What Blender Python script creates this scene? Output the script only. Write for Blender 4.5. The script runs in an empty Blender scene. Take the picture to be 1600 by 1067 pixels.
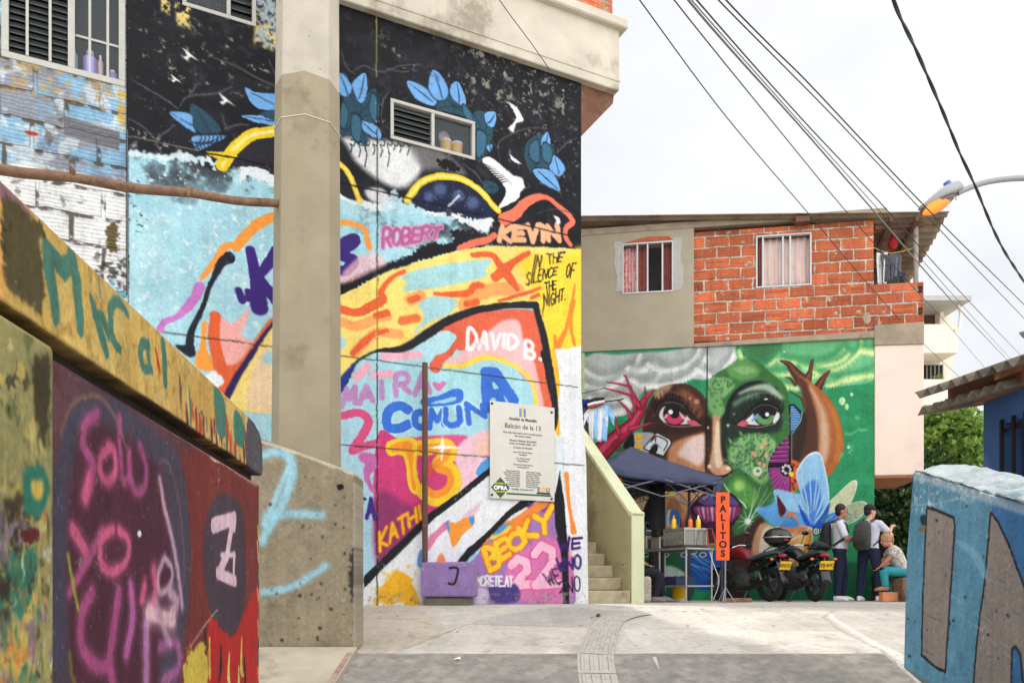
import bpy, bmesh, math, random
import numpy as np
from mathutils import Vector, Matrix

# ---------------------------------------------------------------- camera
F, E, HY = 1250.0, 0.22, 920.0          # focal length in photo pixels, eye height, horizon row
scene = bpy.context.scene
cam_data = bpy.data.cameras.new("camera")
cam_data.sensor_width = 36.0
cam_data.lens = F / 1600 * 36.0
cam_data.shift_y = (HY - 533.5) / 1600
cam_data.clip_start, cam_data.clip_end = 0.05, 3000
camera = bpy.data.objects.new("camera", cam_data)
camera.location = (0, 0, E)
camera.rotation_euler = (math.radians(90), 0, 0)
scene.collection.objects.link(camera)
scene.camera = camera

# ---------------------------------------------------------------- sky, sun, exposure
SUN_DIR = Vector((-.14, .60, .80)).normalized()      # towards the sun: beyond the scene, a little left
world = bpy.data.worlds.new("World")
scene.world = world
world.use_nodes = True
wn, wl = world.node_tree.nodes, world.node_tree.links
wn.clear()
sky = wn.new("ShaderNodeTexSky")
sky.sky_type = 'NISHITA'
sky.sun_disc = False
sky.sun_elevation = math.asin(SUN_DIR.z)
sky.sun_rotation = math.atan2(SUN_DIR.x, SUN_DIR.y)
tco = wn.new("ShaderNodeTexCoord")
mp = wn.new("ShaderNodeMapping"); mp.inputs['Scale'].default_value = (1.6, 1.6, 3.6)
nz = wn.new("ShaderNodeTexNoise"); nz.inputs['Scale'].default_value = 1.7; nz.inputs['Detail'].default_value = 7; nz.inputs['Roughness'].default_value = .55
rmp = wn.new("ShaderNodeValToRGB")
rmp.color_ramp.elements[0].position = .30; rmp.color_ramp.elements[0].color = (7.0, 7.3, 7.75, 1)
rmp.color_ramp.elements[1].position = .62; rmp.color_ramp.elements[1].color = (8.5, 8.48, 8.45, 1)
mixw = wn.new("ShaderNodeMixRGB"); mixw.inputs[0].default_value = .965        # a full sheet of thin cloud over the sky
bg = wn.new("ShaderNodeBackground"); bg.inputs['Strength'].default_value = .11
wo = wn.new("ShaderNodeOutputWorld")
wl.new(tco.outputs['Generated'], mp.inputs[0]); wl.new(mp.outputs[0], nz.inputs['Vector']); wl.new(nz.outputs['Fac'], rmp.inputs[0])
# added brightening of the unseen sky on the viewer's side, soft fill for walls
dp = wn.new("ShaderNodeVectorMath"); dp.operation = 'DOT_PRODUCT'; dp.inputs[1].default_value = Vector((.46, -.80, .40)).normalized()
mr = wn.new("ShaderNodeMapRange"); mr.inputs['From Min'].default_value = -.28; mr.inputs['From Max'].default_value = .9; mr.inputs['To Min'].default_value = .96; mr.inputs['To Max'].default_value = 2.45
sc_w = wn.new("ShaderNodeVectorMath"); sc_w.operation = 'SCALE'
wl.new(tco.outputs['Generated'], dp.inputs[0]); wl.new(dp.outputs['Value'], mr.inputs['Value']); wl.new(mr.outputs[0], sc_w.inputs['Scale'])
wl.new(sky.outputs[0], mixw.inputs[1]); wl.new(rmp.outputs[0], mixw.inputs[2]); wl.new(mixw.outputs[0], sc_w.inputs[0]); wl.new(sc_w.outputs[0], bg.inputs[0]); wl.new(bg.outputs[0], wo.inputs[0])

sun_data = bpy.data.lights.new("sun", 'SUN')
sun_data.energy = 2.6
sun_data.angle = math.radians(2.5)
sun_data.color = (1.0, .955, .88)
sun = bpy.data.objects.new("sun", sun_data)
sun.rotation_euler = SUN_DIR.to_track_quat('Z', 'Y').to_euler()
sun.location = (-8, 20, 25)
scene.collection.objects.link(sun)

scene.view_settings.view_transform = 'Standard'
scene.view_settings.look = 'None'
scene.view_settings.exposure = 0.22
scene.view_settings.gamma = 1.0
scene.cycles.max_bounces = 8

# ---------------------------------------------------------------- places: a photo point to the real wall it lies on
def at(x, y, d):
    return Vector(((x - 800) / F * d, d, E + (HY - y) / F * d))

class Plane:
    """a vertical wall plane: origin (X, Y), direction u along it, normal n towards the plaza"""
    def __init__(self, ox, oy, ux, uy):
        l = math.hypot(ux, uy)
        self.o = (ox, oy); self.u = (ux / l, uy / l); self.n = (uy / l, -ux / l)
    def sz(self, x, y, off=0.0):
        ox, oy = self.o[0] + self.n[0] * off, self.o[1] + self.n[1] * off
        a = (x - 800) / F
        den = self.n[0] * a + self.n[1]
        d = (self.n[0] * ox + self.n[1] * oy) / den
        s = (a * d - ox) * self.u[0] + (d - oy) * self.u[1]
        return s, E + (HY - y) / F * d, d
    def P(self, s, z, off=0.0):
        return Vector((self.o[0] + self.u[0] * s + self.n[0] * off, self.o[1] + self.u[1] * s + self.n[1] * off, z))
    def pix(self, x, y, off=0.0):
        s, z, d = self.sz(x, y, off)
        return self.P(s, z, off)

# ---------------------------------------------------------------- painter: murals are brushed into a generated picture
RNG = np.random.RandomState(7)

def value_noise(h, w, cell, octaves=4, seed=0, gain=.5):
    r = np.random.RandomState(seed)
    out = np.zeros((h, w), np.float32); amp, tot = 1.0, 0.0
    cy, cx = (cell, cell) if not isinstance(cell, tuple) else cell
    for o in range(octaves):
        gh, gw = int(h / cy) + 3, int(w / cx) + 3
        g = r.rand(gh, gw).astype(np.float32)
        yy, xx = np.arange(h) / cy, np.arange(w) / cx
        y0, x0 = yy.astype(int), xx.astype(int)
        fy, fx = (yy - y0)[:, None], (xx - x0)[None, :]
        fy, fx = fy * fy * (3 - 2 * fy), fx * fx * (3 - 2 * fx)
        a, b = g[y0][:, x0], g[y0][:, x0 + 1]
        c, d = g[y0 + 1][:, x0], g[y0 + 1][:, x0 + 1]
        out += amp * ((a * (1 - fx) + b * fx) * (1 - fy) + (c * (1 - fx) + d * fx) * fy)
        tot += amp; amp *= gain; cy = max(1.0, cy / 2); cx = max(1.0, cx / 2)
    return out / tot

def spline(pts, closed, sub=6):
    p = np.array(pts, float); n = len(p)
    if n < 3: return p
    out = []
    rng = range(n) if closed else range(n - 1)
    for i in rng:
        if closed: a, b, c, d = p[i - 1], p[i], p[(i + 1) % n], p[(i + 2) % n]
        else: a, b, c, d = p[max(i - 1, 0)], p[i], p[i + 1], p[min(i + 2, n - 1)]
        for k in range(sub):
            t = k / sub
            out.append(.5 * ((2 * b) + (c - a) * t + (2 * a - 5 * b + 4 * c - d) * t * t + (3 * b - a - 3 * c + d) * t ** 3))
    if not closed: out.append(p[-1])
    return np.array(out)

GLYPH = {  # letters as pen strokes in a unit box, y up
 'A': ["0,0 .5,1 1,0", ".22,.36 .78,.36"], 'B': ["0,0 0,1 .7,1 .85,.78 .6,.54 0,.52", ".6,.54 .98,.32 .75,0 0,0"],
 'C': ["1,.85 .6,1 .15,.85 0,.5 .15,.12 .6,0 1,.14"], 'D': ["0,0 0,1 .6,.95 1,.5 .6,.05 0,0"],
 'E': ["1,1 0,1 0,0 1,0", "0,.5 .8,.5"], 'F': ["1,1 0,1 0,0", "0,.52 .8,.52"], 'G': ["1,.82 .55,1 .1,.8 0,.4 .3,0 .9,.08 1,.45 .6,.45"],
 'H': ["0,0 0,1", "1,0 1,1", "0,.5 1,.5"], 'I': [".5,0 .5,1"], 'J': ["1,1 1,.25 .6,0 .1,.15", ".3,1 1,1"], 'K': ["0,0 0,1", "1,1 0,.45 1,0"],
 'L': ["0,1 0,0 1,0"], 'M': ["0,0 .1,1 .5,.35 .9,1 1,0"], 'N': ["0,0 0,1 1,0 1,1"], 'O': [".5,1 .08,.8 .05,.25 .5,0 .92,.2 .95,.75 .5,1"],
 'P': ["0,0 0,1 .8,1 .95,.75 .75,.48 0,.46"], 'R': ["0,0 0,1 .8,1 .92,.75 .7,.52 0,.5", ".4,.5 1,0"],
 'S': ["1,.85 .5,1 .08,.78 .3,.55 .8,.42 .92,.18 .5,0 0,.12"], 'T': ["0,1 1,1", ".5,1 .5,0"], 'U': ["0,1 0,.25 .3,0 .75,.02 1,.25 1,1"],
 'V': ["0,1 .5,0 1,1"], 'W': ["0,1 .22,0 .5,.6 .78,0 1,1"], 'Y': ["0,1 .5,.5 1,1", ".5,.5 .45,0"], 'Z': ["0,1 1,1 0,0 1,0"],
 '1': [".15,.8 .5,1 .5,0"], '2': ["0,.78 .4,1 .9,.85 .85,.55 .1,.05 0,0 1,0"], '3': [".05,1 .9,1 .45,.6 .95,.35 .6,0 0,.08"],
 '.': [".45,.02 .55,.02"], '@': ["1,.5 .5,1 0,.5 .5,0 1,.2", ".7,.5 .5,.7 .3,.5 .5,.3 .7,.5"], '"': [".2,1 .1,.5", ".8,1 .7,.5"], '-': [".1,.5 .9,.5"],
 'i': [".5,.68 .5,0", ".48,.98 .54,.98"], 'o': [".5,.7 .1,.5 .1,.15 .5,0 .9,.2 .9,.5 .5,.7"], 'l': [".3,1 .3,.1 .7,0"], 'a': [".9,.7 .3,.7 .05,.3 .4,0 .9,.4", ".9,.7 .95,0"],
}

def lin(c):
    c = c / 255.0
    return c / 12.92 if c <= .04045 else ((c + .055) / 1.055) ** 2.4

class Canvas:
    def __init__(self, plane, s0, s1, z0, z1, ppm, base, off=0.0):
        self.pl, self.s0, self.s1, self.z0, self.z1, self.ppm, self.off = plane, s0, s1, z0, z1, ppm, off
        self.w, self.h = int((s1 - s0) * ppm), int((z1 - z0) * ppm)
        self.im = np.empty((self.h, self.w, 3), np.float32); self.im[:] = base
        self.T = lambda q: q; self.wk = 1.0       # wk widens pens on walls seen at a slant
    def _pts(self, pts):
        out = []
        for q in pts:
            x, y = self.T((q[0], q[1]))
            s, z, d = self.pl.sz(x, y, self.off)
            out.append(((s - self.s0) * self.ppm, (z - self.z0) * self.ppm))
        return out
    def _k(self, pts):        # canvas pixels for one drawing unit about here
        c = np.mean(np.array(pts, float), 0)
        a, b = self._pts([(c[0], c[1] - 4), (c[0], c[1] + 4)])
        return math.hypot(a[0] - b[0], a[1] - b[1]) / 8
    def _box(self, p, m):
        x0, y0 = np.floor(p.min(0) - m).astype(int); x1, y1 = np.ceil(p.max(0) + m).astype(int) + 1
        x0, y0, x1, y1 = max(x0, 0), max(y0, 0), min(x1, self.w), min(y1, self.h)
        if x1 <= x0 or y1 <= y0: return None
        yy, xx = np.mgrid[y0:y1, x0:x1].astype(np.float32)
        return x0, y0, x1, y1, xx + .5, yy + .5
    def _mix(self, b, cov, col):
        v = self.im[b[1]:b[3], b[0]:b[2]]
        if callable(col): col = col(b)
        v += (np.asarray(col, np.float32) - v) * cov[..., None]
    def poly(self, pts, col, soft=1.0, smooth=True, alpha=1.0, rough=0.0, seed=1):
        k = self._k(pts)
        p = np.array(self._pts(pts)); p = spline(p, True, 5) if smooth else p
        sf = max(1.0, soft * k)
        b = self._box(p, sf + rough * k)
        if b is None: return
        xx, yy = b[4], b[5]
        inside = np.zeros(xx.shape, bool); d2 = np.full(xx.shape, 1e9, np.float32)
        q = np.roll(p, -1, 0)
        for (ax, ay), (bx, by) in zip(p, q):
            if ay != by:
                c = ((ay > yy) != (by > yy)) & (xx < (bx - ax) * (yy - ay) / (by - ay) + ax)
                inside ^= c
            ex, ey = bx - ax, by - ay; l2 = ex * ex + ey * ey + 1e-9
            t = np.clip(((xx - ax) * ex + (yy - ay) * ey) / l2, 0, 1)
            d2 = np.minimum(d2, (xx - ax - t * ex) ** 2 + (yy - ay - t * ey) ** 2)
        sd = np.sqrt(d2); sd[~inside] *= -1
        if rough:
            sd = sd + (value_noise(sd.shape[0], sd.shape[1], max(2.0, rough * k), 3, seed) - .5) * rough * k * 3
        c = np.clip(.5 + sd / sf, 0, 1)
        if soft > 2: c = c * c * (3 - 2 * c)
        self._mix(b, c * alpha, col)
    def stroke(self, pts, w, col, soft=1.0, smooth=True, alpha=1.0):
        k = self._k(pts)
        P = np.array(self._pts(pts)); n = len(P)
        W = np.full(n, w, float) if np.isscalar(w) else np.interp(np.linspace(0, 1, n), np.linspace(0, 1, len(w)), w)
        if smooth and n > 2:
            p = spline(P, False, 5); W = np.interp(np.linspace(0, 1, len(p)), np.linspace(0, 1, n), W)
        else: p = P
        W = W * k * self.wk / 2; sf = max(1.0, soft * k)
        b = self._box(p, W.max() + sf)
        if b is None: return
        xx, yy = b[4], b[5]; best = np.full(xx.shape, -1e9, np.float32)
        for i in range(len(p) - 1):
            (ax, ay), (bx, by) = p[i], p[i + 1]
            ex, ey = bx - ax, by - ay; l2 = ex * ex + ey * ey + 1e-9
            t = np.clip(((xx - ax) * ex + (yy - ay) * ey) / l2, 0, 1)
            best = np.maximum(best, W[i] + (W[i + 1] - W[i]) * t - np.sqrt((xx - ax - t * ex) ** 2 + (yy - ay - t * ey) ** 2))
        c = np.clip(.5 + best / sf, 0, 1)
        if soft > 2: c = c * c * (3 - 2 * c)
        self._mix(b, c * alpha, col)
    def dot(self, x, y, r, col, soft=1.0, alpha=1.0, ry=None):
        ry = ry or r
        self.poly([(x + r * math.cos(a), y + ry * math.sin(a)) for a in np.linspace(0, 2 * math.pi, 12, endpoint=False)], col, soft, True, alpha)
    def glyph(self, ch, quad, w, col, soft=1.0, alpha=1.0, smooth=True):
        """quad: lower left, lower right, upper right, upper left of the letter"""
        (ax, ay), (bx, by), (cx, cy), (dx, dy) = quad
        for s in GLYPH.get(ch, []):
            pts = []
            for q in s.split():
                u, v = map(float, q.split(','))
                pts.append((ax * (1 - u) * (1 - v) + bx * u * (1 - v) + cx * u * v + dx * (1 - u) * v,
                            ay * (1 - u) * (1 - v) + by * u * (1 - v) + cy * u * v + dy * (1 - u) * v))
            self.stroke(pts, w, col, soft, smooth and ch in 'BCDGJOPRSU23@oaJ', alpha)
    def word(self, text, quad, w, col, gap=.22, soft=1.0, alpha=1.0, jit=0.0, smooth=True):
        (ax, ay), (bx, by), (cx, cy), (dx, dy) = quad
        wid = [(.35 if c in 'Il.i' else 1.2 if c in 'MW' else 1.0) for c in text]
        tot = sum(wid) + gap * (len(text) - 1); u = 0
        r = random.Random(len(text) * 31 + int(ax))
        lerp = lambda p, q, t: (p[0] + (q[0] - p[0]) * t, p[1] + (q[1] - p[1]) * t)
        for c, wd in zip(text, wid):
            t0, t1 = u / tot, (u + wd) / tot
            j = (r.random() - .5) * jit; j2 = (r.random() - .5) * jit
            q = [lerp((ax, ay), (bx, by), t0), lerp((ax, ay), (bx, by), t1), lerp((dx, dy), (cx, cy), t1), lerp((dx, dy), (cx, cy), t0)]
            q = [(q[0][0], q[0][1] + j), (q[1][0], q[1][1] + j), (q[2][0], q[2][1] + j2), (q[3][0], q[3][1] + j2)]
            self.glyph(c, q, w, col, soft, alpha, smooth)
            u += wd + gap
    def fringe(self, pts, col, n, ln, w, out=1, seed=0, alpha=.9):
        """short brush hairs standing along a line"""
        p = spline(pts, False, 8); r = random.Random(seed)
        seg = np.r_[0, np.cumsum(np.hypot(*np.diff(p, axis=0).T))]
        for i in range(n):
            t = (i + r.random() * .6) / n * seg[-1]
            x, y = np.interp(t, seg, p[:, 0]), np.interp(t, seg, p[:, 1])
            x2, y2 = np.interp(min(t + 1, seg[-1]), seg, p[:, 0]), np.interp(min(t + 1, seg[-1]), seg, p[:, 1])
            dx, dy = x2 - x, y2 - y; l = math.hypot(dx, dy) + 1e-6
            nx, ny = -dy / l * out, dx / l * out; q = ln * (.6 + .7 * r.random()); sk = (r.random() - .5) * .7
            self.stroke([(x - nx * q * .4, y - ny * q * .4), (x + (nx + dx / l * sk) * q, y + (ny + dy / l * sk) * q)], [w, w * .3], col, 1, False, alpha)
    def wear(self, cell, lo, hi, col, alpha=1.0, box=None, seed=3, octaves=5, edge=.03):
        """flaked or stained patches: where a noise lies between lo and hi"""
        if box is None: x0, y0, x1, y1 = 0, 0, self.w, self.h
        else:
            q = np.array(self._pts([(box[0], box[1]), (box[2], box[1]), (box[2], box[3]), (box[0], box[3])]))
            x0, y0 = np.maximum(q.min(0).astype(int), 0); x1, y1 = np.minimum(q.max(0).astype(int), [self.w, self.h])
        if x1 <= x0 or y1 <= y0: return
        m = value_noise(y1 - y0, x1 - x0, cell, octaves, seed, .62)
        c = np.clip((m - lo) / edge, 0, 1) * np.clip((hi - m) / edge, 0, 1)
        if box is not None:   # fade at the border of the box
            fy = np.minimum(np.linspace(0, 1, y1 - y0), np.linspace(1, 0, y1 - y0))[:, None] * 6
            fx = np.minimum(np.linspace(0, 1, x1 - x0), np.linspace(1, 0, x1 - x0))[None] * 6
            c = c * np.clip(np.minimum(fy, fx) + (m - .5) * 2, 0, 1)
        self._mix((x0, y0, x1, y1), c * alpha, col)
    def grain(self, amt, cell=3, seed=5, warp=.9):
        if warp:     # hand-wavering edges, thin overspray, flaked specks
            h, w = self.h, self.w; wx = sum((value_noise(h, w, q, 2, seed + 20 + q) - .5) * warp * g for q, g in ((5, 1.4), (22, 2.2))); wy = sum((value_noise(h, w, q, 2, seed + 50 + q) - .5) * warp * g for q, g in ((5, 1.4), (22, 2.2)))
            yy, xx = np.mgrid[0:h, 0:w]; iy, ix = np.clip(np.rint(yy + wy), 0, h - 1).astype(int), np.clip(np.rint(xx + wx), 0, w - 1).astype(int); im = self.im[iy, ix]
            soft = im.copy()
            for ax in (0, 1):
                soft = (soft * 2 + np.roll(soft, 1, ax) + np.roll(soft, -1, ax) + np.roll(soft, 2, ax) * .5 + np.roll(soft, -2, ax) * .5) / 5
            k = np.clip((value_noise(h, w, 40, 4, seed + 80) - .42) * 4, 0, .75)[..., None]; self.im = im + (soft - im) * k
            f = np.clip((value_noise(h, w, 4, 4, seed + 81, .7) * .6 + value_noise(h, w, 50, 3, seed + 82) * .4 - .705) * 14, 0, .6)[..., None]; self.im += (np.array((196, 190, 180), np.float32) - self.im) * f
        m = value_noise(self.h, self.w, cell, 2, seed) - .5
        m2 = value_noise(self.h, self.w, 60, 4, seed + 1) - .5
        m3 = value_noise(self.h, self.w, (140, 7), 4, seed + 2) - .5; m4 = value_noise(self.h, self.w, 26, 5, seed + 3, .65)
        self.im *= (1 + (m * amt + m2 * amt + m3 * amt * .9 - np.clip(m4 - .58, 0, 1) * amt * 3)[..., None])

# ---------------------------------------------------------------- the five painted walls (planes in plan)
WA = Plane(1.037, 12.0, .896, .444)        # tall mural facade, receding to the right
WB = Plane(6.883, 15.2, .987, -.158)       # house with the painted face
WL = Plane(-1.06, 0.0, -.104, 1.0)         # graffiti wall at the left
WR = Plane(3.32, 6.8, 0.0, -1.0)           # blue wall at the right
WG = Plane(-1.39, 7.1, 1.0, 0.0)           # grey concrete wall

def zq(ox, oy, k):
    return lambda q: (ox + q[0] * k, oy + q[1] * k)
ID = lambda q: q
Z1, Z2, Z4 = zq(0, 0, .2811), zq(400, 0, .375), zq(180, 300, .2811)
Z5, Z6 = zq(520, 300, .2811), zq(520, 560, .375)

def paint_facade():
    c = Canvas(WA, -6.30, .14, -.05, 8.95, 125, (168, 214, 226))
    BLK, LB, TEAL, OR, RO = (27, 27, 31), (116, 172, 228), (44, 78, 94), (255, 158, 66), (236, 102, 56)
    c.T = ID
    # --- worn light blue field
    c.wear(34, .53, 1, (186, 224, 232), .7, seed=11, edge=.1)
    c.wear(26, .30, .40, (150, 200, 216), .6, seed=12, edge=.06)
    # --- black night part at the top with a torn lower edge
    top = [(150, -160), (960, -160), (960, 392), (904, 389), (843, 386), (801, 384), (767, 384), (734, 389), (694, 397), (655, 408), (613, 421), (588, 432),
           (562, 446), (548, 456), (523, 466), (523, 448), (559, 429), (590, 415), (613, 408), (644, 397), (649, 390), (669, 380), (677, 377), (686, 381), (700, 381),
           (712, 375), (705, 369), (703, 361), (717, 358), (739, 358), (752, 365), (762, 366), (764, 352), (769, 340), (737, 341), (707, 334), (685, 335), (662, 330),
           (640, 320), (610, 313), (591, 320), (565, 315), (531, 301), (500, 290), (427, 281), (400, 268), (380, 262), (360, 262), (335, 268), (300, 252), (262, 246), (235, 238), (190, 234)]
    c.poly(top, BLK, 1.5, False, rough=3, seed=4)
    c.wear(40, .5, 1, (38, 38, 44), .8, (190, -140, 910, 300), 21, edge=.1)
    c.wear(22, .62, .8, (58, 58, 64), .5, (190, -140, 910, 260), 22)
    # white primer showing along the tear
    c.T = Z2
    for pts in ([(350, 805), (400, 790), (445, 835), (520, 850), (560, 838), (590, 860), (520, 880), (440, 862), (350, 830)],
                [(700, 880), (760, 872), (800, 880), (835, 890), (900, 912), (985, 906), (960, 970), (880, 935), (800, 905), (740, 900)]):
        c.poly(pts, (232, 236, 238), 3, rough=10, seed=9)
    for x, y in ((540, 845), (575, 820), (600, 850), (650, 850), (690, 862)):
        c.poly([(x - 16, y - 22), (x + 12, y - 18), (x + 14, y + 34), (x - 10, y + 40)], (190, 222, 230), 2, True, .9, rough=8, seed=x)
    c.T = Z1
    c.poly([(706, 830), (760, 838), (850, 850), (900, 860), (990, 850), (1060, 858), (1150, 880), (1230, 915), (1230, 935), (1100, 900), (960, 890), (800, 880), (706, 880)], (206, 226, 232), 6, rough=20, seed=10)
    c.poly([(1340, 930), (1420, 920), (1525, 985), (1525, 1040), (1400, 990), (1330, 1010)], (232, 238, 240), 6, rough=16, seed=13)
    c.wear(5, .60, 1, (24, 24, 28), .8, (198, 232, 226, 300), 31, 3)
    c.T = ID
    c.wear(5, .64, 1, (40, 70, 84), .8, (198, 285, 232, 360), 32, 3)
    c.wear(7, .66, 1, (236, 244, 246), .8, (200, 250, 430, 500), 33)
    c.wear(9, .70, 1, (150, 146, 132), .7, (590, 70, 910, 230), 34, 5)
    c.wear(6, .68, 1, (150, 146, 130), .7, (700, 60, 905, 190), 35, 5)
    c.wear(8, .68, 1, (160, 152, 128), .8, (200, 0, 430, 120), 36, 5)
    c.wear(12, .64, 1, (176, 168, 150), .7, (720, 60, 905, 150), 37, 6)
    # grey twigs
    c.T = Z1
    G = (92, 92, 98)
    for pts in ([(735, 450), (850, 510), (990, 605)], [(1000, 590), (1030, 550), (1100, 530), (1200, 520), (1290, 485)], [(1030, 555), (1070, 510), (1090, 465)], [(715, 660), (800, 710), (855, 770), (895, 850)],
                [(860, 770), (930, 730), (965, 695)], [(1165, 315), (1290, 360), (1420, 430), (1530, 480)], [(1495, 335), (1530, 420)], [(1230, 630), (1260, 720)], [(1250, 720), (1300, 700), (1380, 695)]):
        c.stroke(pts, [7, 12, 9], G, 4, True, .75)
    c.T = Z2
    for pts in ([(400, 300), (450, 275), (520, 300), (600, 275), (690, 268)], [(540, 285), (600, 300), (640, 296)], [(355, 210), (375, 280), (410, 310)], [(520, 490), (530, 420), (555, 380)],
                [(1015, 670), (1010, 600), (1050, 565), (1130, 535), (1210, 535)], [(970, 560), (1005, 620)], [(1250, 640), (1290, 600), (1335, 575)], [(1280, 565), (1285, 610)], [(860, 680), (920, 730), (950, 780)]):
        c.stroke(pts, [4, 8, 4], G, 3, True, .7)
    # soft white breath below the flower, grey under the window
    c.poly([(360, 575), (430, 575), (560, 590), (650, 620), (692, 690), (650, 760), (590, 785), (500, 745), (420, 680), (380, 610)], (226, 226, 224), 36)
    c.poly([(640, 610), (760, 625), (860, 700), (860, 730), (760, 705), (690, 700)], (132, 130, 128), 40, alpha=.8)
    c.poly([(455, 790), (520, 785), (560, 830), (520, 850), (470, 830)], (215, 215, 215), 22)
    c.poly([(755, 665), (800, 668), (850, 700), (845, 715), (790, 705), (760, 690)], (22, 22, 24), 3, rough=10)
    c.poly([(345, 330), (362, 305), (392, 345), (386, 400), (352, 400)], (116, 172, 228), 3)
    # curls hanging from the flower
    for i, x in enumerate((395, 430, 455, 490, 520, 550, 575, 600, 632)):
        h = (50, 70, 110, 60, 70, 110, 40, 50, 60)[i]
        c.stroke([(x, 580), (x + 16, 590), (x + 10, 608), (x - 4, 600), (x + 4, 585 + h * .6), (x - 3, 585 + h)], 4, (28, 30, 36), 1.5)
    # petals: light blue with dark veins over teal leaves
    def petal(pts, col, vein=True):
        c.poly(pts, (22, 26, 34), 3); q = np.array(pts, float); m = q.mean(0)
        c.poly([tuple(m + (p - m) * .93) for p in q], col, 2)
        if vein:
            far = q[np.argmax(np.hypot(*(q - m).T))]
            c.stroke([tuple(far * .8 + m * .2), tuple(m + (m - far) * .1 + [4, 3]), tuple(m * 1.6 - far * .6)], [2, 5, 3], (24, 34, 54), 1.5)
    for p in ([(350, 470), (380, 380), (440, 400), (500, 370), (512, 480), (470, 540), (455, 612), (400, 560), (350, 570)],
              [(750, 390), (790, 380), (840, 430), (895, 470), (900, 500), (820, 470), (750, 455)], [(905, 470), (975, 480), (985, 560), (950, 640), (925, 680), (905, 600)],
              [(1130, 590), (1190, 560), (1240, 620), (1232, 690), (1150, 722), (1118, 650)], [(945, 755), (990, 760), (1010, 790), (980, 808), (950, 790)]):
        c.poly(p, TEAL, 4)
        q = np.array(p, float); m = q.mean(0)
        for t in q: c.stroke([tuple(m), tuple((m + t) / 2 + [5, -4]), tuple(m + (t - m) * .9)], [4, 3], (26, 48, 60), 2)
    for p in ([(455, 300), (462, 390), (432, 436), (395, 350)], [(345, 300), (398, 352), (382, 408), (345, 390)], [(430, 500), (510, 530), (520, 582), (450, 550)],
              [(622, 335), (690, 355), (752, 412), (742, 446), (660, 412)], [(735, 285), (792, 345), (800, 402), (755, 425), (714, 368)], [(835, 335), (872, 400), (870, 446), (822, 420), (803, 372)],
              [(950, 470), (1000, 468), (992, 532), (960, 522)], [(958, 610), (984, 602), (974, 636)], [(1215, 550), (1226, 612), (1190, 618), (1188, 575)], [(1240, 645), (1292, 700), (1260, 738), (1218, 700)],
              [(1148, 704), (1230, 712), (1270, 802), (1190, 762)]):
        petal(p, LB)
    c.T = Z1
    petal([(1065, 570), (1190, 660), (1232, 740), (1110, 745), (1062, 680)], TEAL)
    for p in ([(935, 620), (1060, 632), (1075, 700), (1090, 745), (1000, 690)], [(1070, 755), (1265, 752), (1200, 795), (1100, 842), (1075, 825)],
              [(1350, 478), (1430, 512), (1600, 530), (1600, 620), (1450, 612), (1380, 562)], [(1335, 645), (1440, 640), (1600, 650), (1600, 705), (1420, 682)]):
        petal(p, LB)
    petal([(1440, 630), (1540, 610), (1600, 640), (1540, 670)], TEAL, False)
    for k in range(7):
        x = 1080 + k * 22; c.stroke([(x, 745), (x + 40, 760), (x + 20, 800), (x - 15, 790), (x + 5, 820 + k * 9), (x + 30, 830 + k * 9)], 5, (24, 30, 44), 2)
    # birds
    W = (240, 240, 238)
    for x, y, s in ((1060, 305, 1), (980, 440, .66), (1240, 350, .3), (1265, 258, .3), (1155, 463, .26), (1262, 555, 1)):
        c.poly([(x - 50 * s, y - 40 * s), (x - 10 * s, y - 12 * s), (x + 50 * s, y + 40 * s), (x, y + 12 * s), (x - 25 * s, y + 30 * s), (x - 45 * s, y + 12 * s), (x - 18 * s, y + 6 * s)], W, 2, False)
    c.T = Z2
    c.poly([(1035, 418), (1090, 450), (1118, 505), (1085, 512), (1070, 552), (1048, 536), (1086, 492), (1065, 450)], W, 2, False, rough=3)
    c.poly([(1053, 640), (1078, 660), (1107, 685), (1078, 678), (1062, 665)], W, 2, False)
    c.poly([(943, 668), (975, 655), (1035, 700), (1070, 730), (1085, 734), (1108, 745), (1119, 783), (1098, 800), (1090, 828), (1050, 852), (1008, 866), (1040, 800), (1012, 752), (975, 715)], W, 2, True)
    for k in range(9): c.stroke([(946 + 8 * k, 684 + 10 * k), (975 + 9 * k, 690 + 8 * k)], [7, 1.5], (30, 30, 34), 2); c.stroke([(985 + 9 * k, 694 + 8 * k), (1003 + 8 * k, 712 + 8 * k)], 2, (150, 156, 164), 1.5)
    for q in ([(360, 420), (385, 470), (370, 540), (345, 520)], [(480, 380), (512, 430), (505, 520), (470, 470)], [(400, 470), (440, 500), (430, 600), (395, 560)], [(860, 430), (895, 470), (905, 520), (865, 480)], [(915, 540), (960, 560), (950, 640), (920, 660)], [(1140, 600), (1175, 580), (1180, 680), (1140, 660)], [(1195, 590), (1235, 620), (1225, 685), (1190, 660)]):
        c.poly(q, (28, 46, 58), 3); m_ = np.mean(q, 0); c.poly([tuple(m_ + (np.array(v) - m_) * .86) for v in q], (58, 104, 128), 4)
    c.stroke([(1108, 790), (1140, 775), (1128, 760)], 3, (70, 90, 84), 2)
    # yellow glasses
    YEL = (240, 204, 40)
    def ring(pts, w):
        c.stroke(pts, w, YEL, 2); c.stroke(pts, w * .28, (255, 240, 170), 4, alpha=.8)
    c.poly([(345, 690), (395, 750), (425, 835), (345, 800)], (38, 36, 42), 4)
    ring([(330, 670), (372, 705), (402, 760), (430, 838)], 24)
    c.poly([(640, 830), (690, 778), (780, 752), (880, 775), (955, 835), (990, 890), (930, 912), (830, 885), (760, 888), (700, 872)], (30, 36, 62), 3)
    c.wear(20, .52, 1, (62, 90, 150), .8, (640, 285, 765, 335), 41, edge=.1)
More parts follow.
